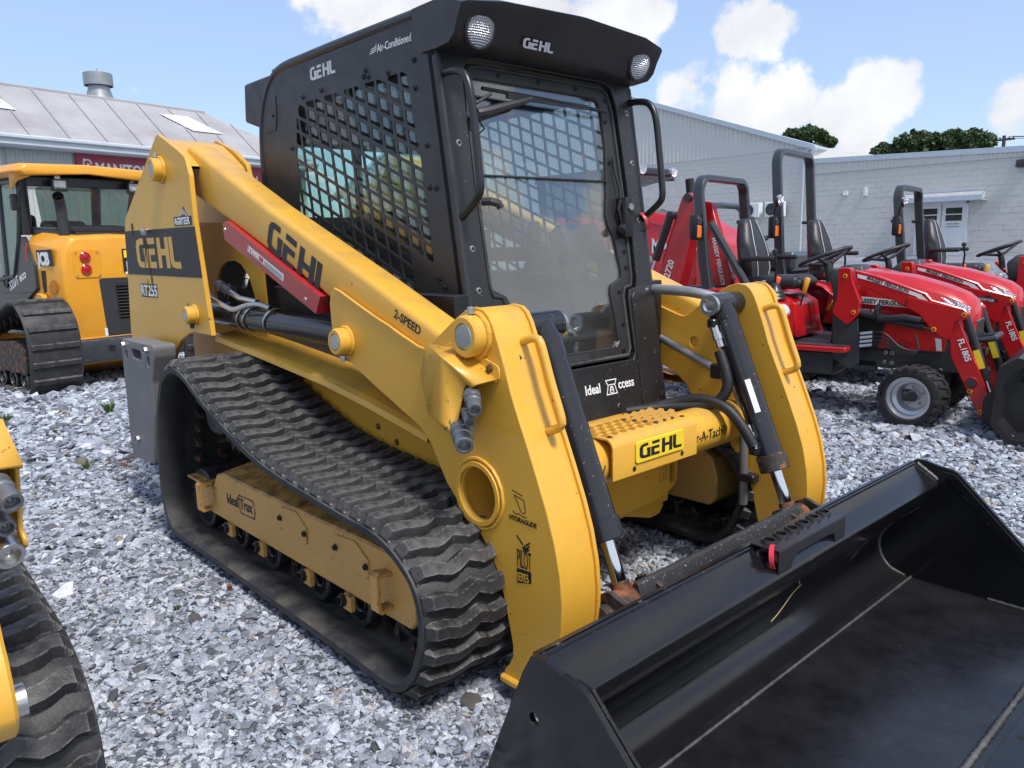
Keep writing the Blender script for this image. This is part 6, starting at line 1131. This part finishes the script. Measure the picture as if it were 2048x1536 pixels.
Sx = frame((.28, -.1, 1.24), (0, 1, 0), (.9, 0, .4)); mb = MB(); mb.tube([tuple(Sx @ Vector((.2 * math.cos(a), .2 * math.sin(a), 0))) for a in np.linspace(0, 6.283, 25)[:-1]], .016, 8, closed=True); mb.tube([tuple(Sx @ Vector((0, 0, 0))), tuple(Sx @ Vector((0, 0, .2)))], .02, 8); mb.tube([tuple(Sx @ Vector((-.19, 0, 0))), tuple(Sx @ Vector((.19, 0, 0)))], .012, 6); mb.build('steering_wheel', M_plas, U)
for x in (-.55, .6): tyre('wheel', U, (x, -.55, .27), .31, .24, .17, lugs=18)
# ================================================================== long low building and tall hall at the right
M_block = mat('painted_block', (.60, .585, .55), .8, var=.05, vs=2, bump=.35, bs=40, streak=((.50, .49, .465), (1, 1, .12), 3, .56))
M_mortar = mat('painted_mortar', (.57, .555, .52), .85, var=.05, bump=.3, bs=60)
M_siding = mat('beige_metal_siding', (.62, .615, .58), .45, var=.03, bump=.05)
M_trim = mat('grey_metal_trim', (.50, .55, .60), .4, var=.05)
M_wdoor = mat('white_door', (.74, .75, .76), .45, var=.04)
M_wglass = mat('dark_window', (.02, .022, .022), .08, var=.5, vs=3)
M_shing = mat('grey_shingle', (.33, .34, .36), .8, var=.2, bump=.4, bs=60)
YW = 30.0
LOW = thing('low_building', 'long low beige block building with white double doors and ribbed metal parapet', 'building')
HALL = thing('hall_building', 'tall beige hall with ribbed metal gable wall behind the cab', 'building')
def block_wall(parent, x0, x1, z0, z1, holes, near_first, limit):
    """wall of 40 x 20 cm blocks: the nearest ones are separate, the others joined"""
    mb = MB(); mb.add([(x0, YW, z0 - .6), (x1, YW, z0 - .6), (x1, YW, z1), (x0, YW, z1)], [(0, 1, 2, 3)]); wl = mb.build('wall', M_mortar, parent, smooth=0)
    bm_ = MB(); h, w, d, c2 = .196, .396, .012, .004
    bm_.add([(-w / 2, 0, -h / 2), (w / 2, 0, -h / 2), (w / 2, 0, h / 2), (-w / 2, 0, h / 2), (-w / 2 + c2, -d, -h / 2 + c2), (w / 2 - c2, -d, -h / 2 + c2), (w / 2 - c2, -d, h / 2 - c2), (-w / 2 + c2, -d, h / 2 - c2)], [(4, 5, 6, 7), (0, 1, 5, 4), (1, 2, 6, 5), (2, 3, 7, 6), (3, 0, 4, 7)]); bme = bm_.mesh('block', M_block, 0)
    pos = []; r = 0; z = z0 + .1
    while z < z1 - .05:
        x = x0 + (.2 if r % 2 else .0) + .2
        while x < x1 - .1:
            if not any(a - .18 < x < b + .18 and c0 - .08 < z < d0 + .08 for a, b, c0, d0 in holes): pos.append((x, z))
            x += .4
        z += .2; r += 1
    pos.sort(key=near_first); rest = MB()
    for i, (x, z) in enumerate(pos):
        dy = random.uniform(-.004, .006)
        if i < limit: link('block', bme, wl, Matrix.Translation((x, YW + dy + .004, z)))
        else: rest.add([(v[0] + x, v[1] + YW + dy + .004, v[2] + z) for v in bm_.v], bm_.f)
    tag(rest.build('block_courses', M_block, wl, smooth=0), kind='stuff'); return wl
block_wall(LOW, -13.9, 4, .42, 3.94, [(-9.46, -7.72, .3, 2.46)], lambda p: abs(p[0] + 8.6) + .0 * p[1], 300)
block_wall(HALL, -34, -13.9, .42, 5.06, [], lambda p: -p[0], 300)
def ribbed(name, parent, x0, x1, zb, zt, pitch, depth, y, mt, pan=.9):
    """standing ribbed sheets, each sheet a part; zb and zt are functions of x"""
    x = x0
    while x < x1 - 1e-6:
        xe = min(x + pan, x1); prof = []; q = x
        while q < xe - 1e-6:
            for dx, dy in ((0, 0), (pitch * .12, -depth), (pitch * .30, -depth), (pitch * .42, 0)): prof.append((min(q + dx, xe), y + dy))
            q += pitch
        prof.append((xe, y)); mb = MB(); mb.strip([(a, b, zb(a)) for a, b in prof], [(a, b, zt(a)) for a, b in prof]); mb.build(name, mt, parent, smooth=0); x = xe
par = lambda x: 4.365 - (x + 13.92) * .0347
ribbed('parapet_sheet', LOW, -13.86, 4, lambda x: 3.93, par, .15, .035, YW - .03, M_siding, .9)
mb = MB(); mb.add([(-13.9, YW - .10, par(-13.9)), (4, YW - .10, par(4)), (4, YW - .10, par(4) + .20), (-13.9, YW - .10, par(-13.9) + .20), (-13.9, YW + .4, par(-13.9)), (4, YW + .4, par(4)), (4, YW + .4, par(4) + .20), (-13.9, YW + .4, par(-13.9) + .20)], [(0, 1, 2, 3), (3, 2, 6, 7), (4, 7, 6, 5), (0, 4, 5, 1), (0, 3, 7, 4)]); mb.build('parapet_cap', M_trim, LOW, smooth=0)
mb = MB(); mb.add([(-13.9, YW + .3, 4.3), (4, YW + .3, 3.7), (4, YW + 14, 3.7), (-13.9, YW + 14, 4.3)], [(0, 1, 2, 3)]); mb.build('roof', M_shing, LOW, smooth=0)
# doors under their little shingled canopy
for x0, x1 in ((-9.44, -8.63), (-8.58, -7.77)):
    mb = MB(); mb.b2((x0, YW - .045, .52), (x1, YW - .005, 2.43)); d_ = mb.build('door', M_wdoor, LOW, bevel=.006)
    for z0, z1 in ((1.80, 2.02), (2.06, 2.28)): mb = MB(); mb.b2((x0 + .13, YW - .052, z0), (x1 - .12, YW - .044, z1)); mb.build('door_pane', M_wglass, d_)
    mb = MB(); mb.b2((x0 + .14, YW - .054, 1.53), (x1 - .13, YW - .046, 1.77)); sg = mb.build('door_sign', M_label, d_)
    for k, s_, sz in ((.125, 'SHIPPING & RECEIVING', .05), (.02, 'ENTRANCE ONLY', .065)): text('lettering', s_, YP(YW - .0555) @ Matrix.Translation(((x0 + x1) / 2, 1.545 + k, 0)), sz, M_blkp, sg, align='CENTER', bold=.002, sx=.82)
mb = MB(); mb.b2((-9.52, YW - .06, .45), (-9.44, YW, 2.50)); mb.b2((-7.77, YW - .06, .45), (-7.69, YW, 2.50)); mb.b2((-9.52, YW - .06, 2.43), (-7.69, YW, 2.50)); mb.build('door_frame', M_wdoor, LOW)
mb = MB(); mb.b2((-9.6, YW - .5, .3), (-7.6, YW, .50)); mb.build('doorstep', M_mortar, LOW)
aw = [(-9.95, YW - .85, 2.60), (-7.07, YW - .85, 2.60), (-7.22, YW - .05, 2.90), (-10.06, YW - .05, 2.90)]
mb = MB(); mb.add([(-10.0, YW - .85, 2.68), (-7.05, YW - .85, 2.68), (-7.2, YW, 2.86), (-10.0, YW, 2.86)], [(0, 1, 2, 3)]); ca = mb.build('canopy', M_shing, LOW, smooth=0)
mb = MB(); mb.b2((-10.03, YW - .89, 2.50), (-7.02, YW - .84, 2.68)); mb.b2((-10.03, YW - .06, 2.86), (-7.17, YW, 2.93)); mb.add([(-7.03, YW - .85, 2.50), (-7.03, YW - .85, 2.68), (-7.18, YW, 2.88), (-7.18, YW, 2.60)], [(0, 1, 2, 3)]); mb.b2((-10.0, YW - .85, 2.50), (-7.1, YW, 2.53)); mb.build('canopy_fascia', M_trim, ca, smooth=0)
mb = MB(); mb.tube([(-14.15, YW - .12, .5), (-14.15, YW - .12, 4.75), (-13.98, YW - .14, 4.98), (-13.92, YW - .2, 5.1)], .055, 10); mb.build('downspout', M_trim, HALL)
# hall: gable siding, roof edge
gr = lambda x: (8.412 - 5.077) / (-23.56 + 13.913) * (x + 13.913) + 5.077
RIDGE = -34.0
gz_ = lambda x: gr(max(x, RIDGE)) if x >= RIDGE else gr(RIDGE) - (RIDGE - x) * .3457
ribbed('gable_sheet', HALL, -52, -13.95, lambda x: 5.06, lambda x: gz_(x) - .1, .23, .035, YW - .02, M_siding, .92)
mb = MB(); mb.add([(-52, YW - .02, .4), (-34, YW - .02, .4), (-34, YW - .02, 5.06), (-52, YW - .02, 5.06)], [(0, 1, 2, 3)]); mb.build('wall_extension', M_block, HALL, smooth=0)
for a, b in ((RIDGE, -13.7), (-54, RIDGE)):
    za, zb_ = gz_(a), gz_(b) if b < -13.9 else gr(b)
    mb = MB(); pts = [(a, YW - .22, za - .10), (b, YW - .22, zb_ - .10), (b, YW - .22, zb_ + .12), (a, YW - .22, za + .12)]; mb.add(pts + [(p[0], YW + .1, p[2]) for p in pts], [(0, 1, 2, 3), (3, 2, 6, 7), (0, 4, 5, 1), (1, 5, 6, 2)]); mb.build('verge_trim', M_trim, HALL, smooth=0)
    mb = MB(); n = 60; prof = [(YW - .2 + i * .25 + (.08 if i % 2 else 0), .02 * (i % 2)) for i in range(34)]; mb.strip([(a - .165 * (y - YW), y, za + .11 + h) for y, h in prof], [(b - .165 * (y - YW), y, zb_ + .11 + h) for y, h in prof]); mb.build('roof', M_trim, HALL, smooth=0)
mb = MB(); mb.tube([(-13.72, YW - .22, 5.03), (-15.05, YW + 8.3, 5.03)], .09, 8); mb.build('gutter', M_trim, HALL); mb = MB(); mb.add([(-13.9, YW, .4), (-13.9, YW + 18, .4), (-13.9, YW + 18, 5.1), (-13.9, YW, 5.1)], [(0, 1, 2, 3)]); mb.build('side_wall', M_siding, HALL, smooth=0)
# things fixed to the walls
def dome_cam(x, z, lab):
    t = thing('security_camera', lab, 'camera', (x, YW - .03, z), 0, 'white dome security cameras on the walls'); mb = MB(); mb.b2((-.05, -.06, -.07), (.09, .03, .09)); mb.build('mount', M_wdoor, t, bevel=.01); mb = MB(); mb.lathe([(.075, 0), (.075, -.02), (.06, -.07), (.03, -.095), (0, -.10)], Matrix.Translation((-.09, -.09, .03)), 16); mb.build('dome', M_wdoor, t); mb = MB(); mb.lathe([(.03, 0), (0, .015)], frame((-.09, -.165, .0), (1, 0, 0), (0, 0, 1)), 12); mb.build('camera_lens', M_blk, t)
dome_cam(-12.31, 3.03, 'white dome security camera on the block wall left of the doors'); dome_cam(-21.7, 6.19, 'white dome security camera high on the ribbed gable wall')
t = thing('junction_box', 'small white box fixed to the block wall beside the security camera', 'box', (-11.5, YW - .03, 3.06)); mb = MB(); mb.b2((-.07, -.08, -.16), (.07, .03, .16)); mb.build('cover', M_wdoor, t, bevel=.015); mb = MB(); mb.tube([(0, -.02, .16), (0, -.02, .3)], .015, 6); mb.build('conduit', M_wdoor, t)
t = thing('wall_lamp', 'dark grey wall lamp under the parapet near the right edge', 'lamp', (-6.02, YW - .03, 3.70)); mb = MB(); mb.loft([[(-.22, .03, -.14), (.22, .03, -.14), (.22, .03, .14), (-.22, .03, .14)], [(-.22, -.26, -.12), (.22, -.26, -.12), (.22, -.18, .12), (-.22, -.18, .12)]]); lm_ = mb.build('housing', M_plas, t, smooth=0); [MB().b2((-.2, -.275, -.10 + k * .05), (.2, -.262, -.085 + k * .05)).build('louvre', M_char, lm_, smooth=0) for k in range(4)]
for x, lab in ((-16.35, 'white air conditioner hung on the block wall behind the first roll bar'), (-15.25, 'white air conditioner hung on the block wall left of the downspout')):
    t = thing('air_conditioner', lab, 'air conditioner', (x, YW - .35, 2.55), 0, 'white air conditioners on wall brackets'); mb = MB(); mb.b2((-.42, -.17, -.32), (.42, .17, .32)); mb.build('casing', M_wdoor, t, bevel=.02); mb = MB(); mb.lathe([(.24, 0), (.26, .02), (.0, .01)], frame((-.1, -.172, 0), (1, 0, 0), (0, 0, 1)), 24); mb.build('fan_grille', M_plas, t); mb = MB(); [mb.tube([(s, -.1, -.34), (s, .33, -.34), (s, .33, -.62), (s, -.1, -.34)], .015, 6) for s in (-.3, .3)]; mb.build('bracket', M_wdoor, t)
# ================================================================== shed with corrugated roof at the left
M_corr = mat('weathered_corrugated_roof', (.34, .335, .35), .6, var=.10, vs=1.5, bump=.1, streak=((.29, .28, .29), (.3, .3, 1), 2, .5))
M_sheds = mat('green_grey_siding', (.46, .48, .45), .5, var=.05)
M_sky_l = mat('pale_roof_light', (.60, .61, .62), .5, var=.05)
M_signr = mat('faded_red_sign', (.34, .045, .07), .5, var=.1, streak=((.24, .03, .05), (1, 1, .2), 4, .6))
SHED = thing('shed_building', 'long shed with grey corrugated roof and round roof ventilator', 'building', (-18.212, 1.543, 0), R(103))
EZ, RL, RZ = 3.97, 1.62, 5.29; F0, F1, FR = -12.0, 9.02, 6.31
def roof_pt(f, u):   # u 0 at the eave, 1 at the ridge
    return (f, RL * u, EZ + (RZ - EZ) * u)
f = F0
while f < F1 - .01:
    fe = min(f + .9, F1); mb = MB(); n = 12
    for k in range(n * 2):
        a = f + (fe - f) * k / (2 * n); b = f + (fe - f) * (k + 1) / (2 * n); ha, hb = .02 * (k % 2), .02 * ((k + 1) % 2)
        um = lambda q: 1.0 if q <= FR else max(0.0, 1 - (q - FR) / (F1 - FR))
        A0, A1, B0, B1 = roof_pt(a, -.03), roof_pt(a, um(a)), roof_pt(b, -.03), roof_pt(b, um(b))
        mb.add([(A0[0], A0[1], A0[2] + ha), (B0[0], B0[1], B0[2] + hb), (B1[0], B1[1], B1[2] + hb), (A1[0], A1[1], A1[2] + ha)], [(0, 1, 2, 3)])
    mb.build('roof_sheet', M_corr, SHED, smooth=0)
    mb = MB(); e = roof_pt(f, -.03); g = roof_pt(f, um(f)); mb.tube([(e[0], e[1], e[2] + .03), (g[0], g[1], g[2] + .03)], .016, 5); mb.build('sheet_seam', M_corr, SHED); f = fe
mb = MB(); mb.add([roof_pt(F0, 1), roof_pt(FR, 1), (F1, 3.3, EZ), (F0, 3.3, EZ), roof_pt(F1, 0)], [(0, 1, 2, 3), (1, 4, 2)]); mb.build('rear_roof', M_corr, SHED, smooth=0)
mb = MB(); mb.tube([roof_pt(F0, 1.02), roof_pt(FR, 1.02)], .05, 6); mb.build('ridge_cap', M_corr, SHED)
for qd in ([(4.62, .80), (5.52, .82), (6.25, .47), (5.28, .46)], [(-.35, .80), (.45, .80), (.72, .46), (-.1, .46)]):
    mb = MB(); mb.add([tuple(Vector(roof_pt(a, u)) + Vector((0, -.02, .035))) for a, u in qd], [(0, 1, 2, 3)]); mb.build('roof_light', M_sky_l, SHED, smooth=0)
mb = MB(); mb.b2((F0, -.10, 3.72), (F1, .02, 3.96)); mb.b2((F0, -.16, 3.86), (F1, -.08, 3.95)); mb.b2((F0, .0, 3.70), (F1, .36, 3.74)); mb.build('gutter', M_trim, SHED, bevel=.02)
mb = MB(); prof = []; q = F0
while q < F1 - .2: prof += [(q, .40), (q + .03, .37), (q + .07, .37), (q + .10, .40)]; q += .20
mb.strip([(a, b, -.3) for a, b in prof], [(a, b, 3.72) for a, b in prof]); mb.build('ribbed_wall', M_sheds, SHED, smooth=0)
mb = MB(); mb.add([(F1 - .2, .4, -.3), (F1 - .2, 3.0, -.3), (F1 - .2, 3.0, 3.9), (F1 - .2, .4, 3.9)], [(0, 1, 2, 3)]); mb.build('end_wall', M_sheds, SHED, smooth=0)
mb = MB(); mb.tube([(.02, .30, 3.75), (.02, .30, -.1)], .06, 8); mb.build('downspout', M_trim, SHED)
VM = Matrix.Translation((3.45, 2.05, 0)); mb = MB(); mb.lathe([(.46, 4.95), (.40, 5.2), (.27, 5.62), (.27, 5.74)], VM, 20); vn = mb.build('roof_ventilator', M_galv, SHED); mb = MB(); mb.lathe([(.34, 5.70), (.36, 5.70), (.36, 6.0), (.34, 6.02), (.20, 6.04), (0, 6.05)], VM, 24); mb.tube([(3.45, 2.05, 6.04), (3.45, 2.05, 6.15)], .015, 6); mb.build('ventilator_hood', M_galv, vn)
SG = thing('shop_sign', 'faded red sign board with white lettering on the left shed wall', 'sign', (-18.212, 1.543, 0), R(103))
mb = MB(); mb.b2((1.74, .31, 3.05), (8.6, .36, 3.72)); sgb = mb.build('board', M_signr, SG)
SGM = Matrix(((1, 0, 0, 0), (0, 0, -1, .305), (0, 1, 0, 0), (0, 0, 0, 1)))
text('lettering', 'MANITOU', SGM @ Matrix.Translation((2.18, 3.25, 0)), .36, M_white, sgb, bold=.012, sx=.86); text('lettering', 'NOLI', SGM @ Matrix.Translation((6.30, 3.24, 0)), .30, M_white, sgb, bold=.006, sx=1.0)
mb = MB(); a = [SGM @ Vector((2.0 + .1 * math.cos(k), 3.46 + .1 * math.sin(k), 0)) for k in np.linspace(0, 5.2, 16)]; mb.tube([tuple(v) for v in a], .02, 6); mb.b2((1.90, .30, 3.52), (1.96, .306, 3.58)); mb.b2((1.98, .30, 3.40), (2.05, .306, 3.47)); mb.build('emblem', M_white, sgb)
# ================================================================== trees behind the buildings, utility pole
M_leaf = mat('tree_leaves', (.040, .072, .020), .6, var=.45, vs=1.2); M_leaf2 = mat('tree_leaves_light', (.060, .098, .028), .6, var=.4, vs=1.2); M_bark = mat('bark', (.09, .07, .055), .9, var=.3, bump=.5, bs=20)
def tree(lab, x, y, H, lobes, nleaf, seed):
    rs = np.random.default_rng(seed); t = thing('broadleaf_tree', lab, 'tree', (x, y, .4), 0, 'trees behind the low building'); mb = MB(); mb.tube([(0, 0, -.2), (.05, 0, H * .3), (-.05, .1, H * .6)], [.28, .22, .10], 10)
    for lx, ly, lz, r in lobes: mb.tube([(0, 0, H * .32), (lx * .5, ly * .5, (H * .32 + lz) / 2), (lx, ly, lz)], [.13, .09, .03], 6)
    mb.build('trunk', M_bark, t)
    for mt_, fr_ in ((M_leaf, .62), (M_leaf2, .38)):
        vs, fs = [], []; n = int(nleaf * fr_)
        w = np.array([l[3] ** 2 for l in lobes]); w /= w.sum(); pick = rs.choice(len(lobes), n, p=w)
        for k in range(n):
            lx, ly, lz, r = lobes[pick[k]]; d = rs.normal(size=3); d /= np.linalg.norm(d); rad = r * (rs.uniform(.35, 1) ** .5) * (1 + .22 * math.sin(5 * d[0] + 3 * d[2] + pick[k]) * math.cos(4 * d[1] + pick[k])); p = np.array([lx, ly, lz]) + d * rad * np.array([1, 1, .85])
            a, b = rs.normal(size=3), rs.normal(size=3); a /= np.linalg.norm(a); b -= a * (a @ b); b /= np.linalg.norm(b); s = rs.uniform(.09, .21); o = len(vs); vs += [tuple(p - a * s), tuple(p + b * s * .55), tuple(p + a * s), tuple(p - b * s * .55)]; fs.append((o, o + 1, o + 2, o + 3))
        me = bpy.data.meshes.new('crown'); me.from_pydata(vs, [], fs); me.materials.append(mt_); link('crown', me, t)
def lobes_for(span, top, base, seed, n=11):
    rs = np.random.default_rng(seed); out = []
    for i in range(n):
        u = (i + .5) / n * 2 - 1; out.append((u * span * .84, rs.uniform(-1.5, 1.5), base + (top - base) * (1 - .38 * abs(u) ** 2.2) * rs.uniform(.80, .98), rs.uniform(.17, .26) * span))
    for i in range(n // 2): out.append((rs.uniform(-.6, .6) * span, rs.uniform(-1.5, 1.5), base + (top - base) * rs.uniform(.2, .6), .24 * span))
    return out
tree('dark green broad tree rising above the parapet left of the utility pole', -19.6, 60, 9.0, lobes_for(4.0, 8.0, 5.4, 3, 14), 30000, 1)
tree('smaller dark tree showing above the hall roof edge', -29.9, 60, 10, lobes_for(2.8, 9.6, 6.8, 8, 11), 20000, 2)
t = thing('utility_pole', 'wooden utility pole with crossarm behind the right tree', 'pole', (-15.3, 60, 0)); mb = MB(); mb.tube([(0, 0, 0), (0, 0, 7.9)], [.14, .11], 10); mb.build('pole', M_bark, t); mb = MB(); mb.box((0, 0, 7.62), (1.3, .1, .12)); mb.build('crossarm', M_bark, t); mb = MB(); [mb.lathe([(.04, 0), (.05, .05), (.03, .12), (0, .13)], Matrix.Translation((q, 0, 7.68)), 8) for q in (-.55, -.25, .3, .55)]; mb.build('insulator', M_plas, t)
for q, wl in ((-.55, 'left end'), (.3, 'middle'), (.55, 'right end')):
    mb = MB(); mb.tube([(-15.3 + q + s * 26, 60 - s * 3, 7.8 - 3.0 * s * (1 - s) - s * .6) for s in np.linspace(0, 1, 14)], .018, 4); tag(mb.build('power_line', M_blk), 'thin overhead power line running right from the ' + wl + ' of the utility pole crossarm', 'wire', 'power lines on the pole')
# ================================================================== odd stones, weeds, leaf litter
rock('tan stone beside a small weed left of the grey rear weight', -2.98, -.97, .050, M_brown); rock('flat tan stone farther back left of the weight', -4.27, -.81, .055, M_brown, (1.5, 1, .4)); rock('dark flat stone just in front of the tan stone', -2.75, -1.12, .034, M_dkst, (1.4, 1, .5))
rock('dark brown stone on the gravel left of the track', -.30, -1.25, .026, M_dkst); rock('dark stone against the lower run of the track', -.46, -1.17, .018, M_dkst); rock('broad dark stone between track and bucket', .80, -.85, .030, M_dkst, (1.5, 1.1, .5)); rock('tan stone on the bright gravel beyond the bucket', .9, 3.2, .04, M_brown, (1.5, 1, .4))
weed('tall grassy weed in the gravel near the cab loader', -4.43, -.41, .13, 40); weed('small weed growing beside the tan stone', -2.78, -.985, .075, 14); weed('tiny weed at the lower left of the track', -.42, -1.27, .025, 12); weed('weed at the left edge by the couplers', -4.75, -1.08, .09, 22)
mb = MB()
for i in range(160):
    x, y = -2.76 + random.gauss(0, .10), -.76 + random.gauss(0, .05); z = float(gz(x, y)) + random.uniform(.008, .025); a = random.uniform(0, 6.28); d = Vector((math.cos(a), math.sin(a), random.uniform(-.3, .3))) * random.uniform(.008, .02); e = Vector((-math.sin(a), math.cos(a), random.uniform(-.3, .3))) * .005; c0 = Vector((x, y, z)); mb.add([tuple(c0 - d), tuple(c0 + e), tuple(c0 + d), tuple(c0 - e)], [(0, 1, 2, 3)])
tag(mb.build('leaf_litter', M_litter, smooth=0), kind='stuff')
mb = MB()
for i in range(9):
    a = random.uniform(0, 6.28); mb.add([(-.425 + .014 * math.cos(a + q) * random.uniform(.5, 1.2), -1.065 + .014 * math.sin(a + q) * random.uniform(.5, 1.2), -.022 + random.uniform(0, .02)) for q in (0, 1.6, 3.1, 4.7)], [(0, 1, 2, 3)])
tag(mb.build('dead_leaf', mat('rust_leaf', (.24, .075, .03), .7, var=.4), smooth=0), 'crumpled rust-brown dead leaf beside the track', 'leaf')

# wood beyond the yard behind the viewer's right, seen mirrored in the door glass
rs = np.random.default_rng(9); vs_, fs_ = [], []
for k in range(16000):
    u = rs.uniform(-1, 1); cxx, cyy = 33 + u * 16, 33 - u * 14; hh = (3.6 + 1.5 * math.sin(u * 9) + 1.0 * math.sin(u * 23)) * rs.uniform(0, 1) ** .6; p = np.array([cxx + rs.normal() * 1.2, cyy + rs.normal() * 1.2, hh]); a, b = rs.normal(size=3) * .32, rs.normal(size=3) * .32; o = len(vs_); vs_ += [tuple(p - a), tuple(p + b), tuple(p + a), tuple(p - b)]; fs_.append((o, o + 1, o + 2, o + 3))
me = bpy.data.meshes.new('treeline'); me.from_pydata(vs_, [], fs_); me.materials.append(M_leaf); tag(link('treeline', me), kind='stuff')
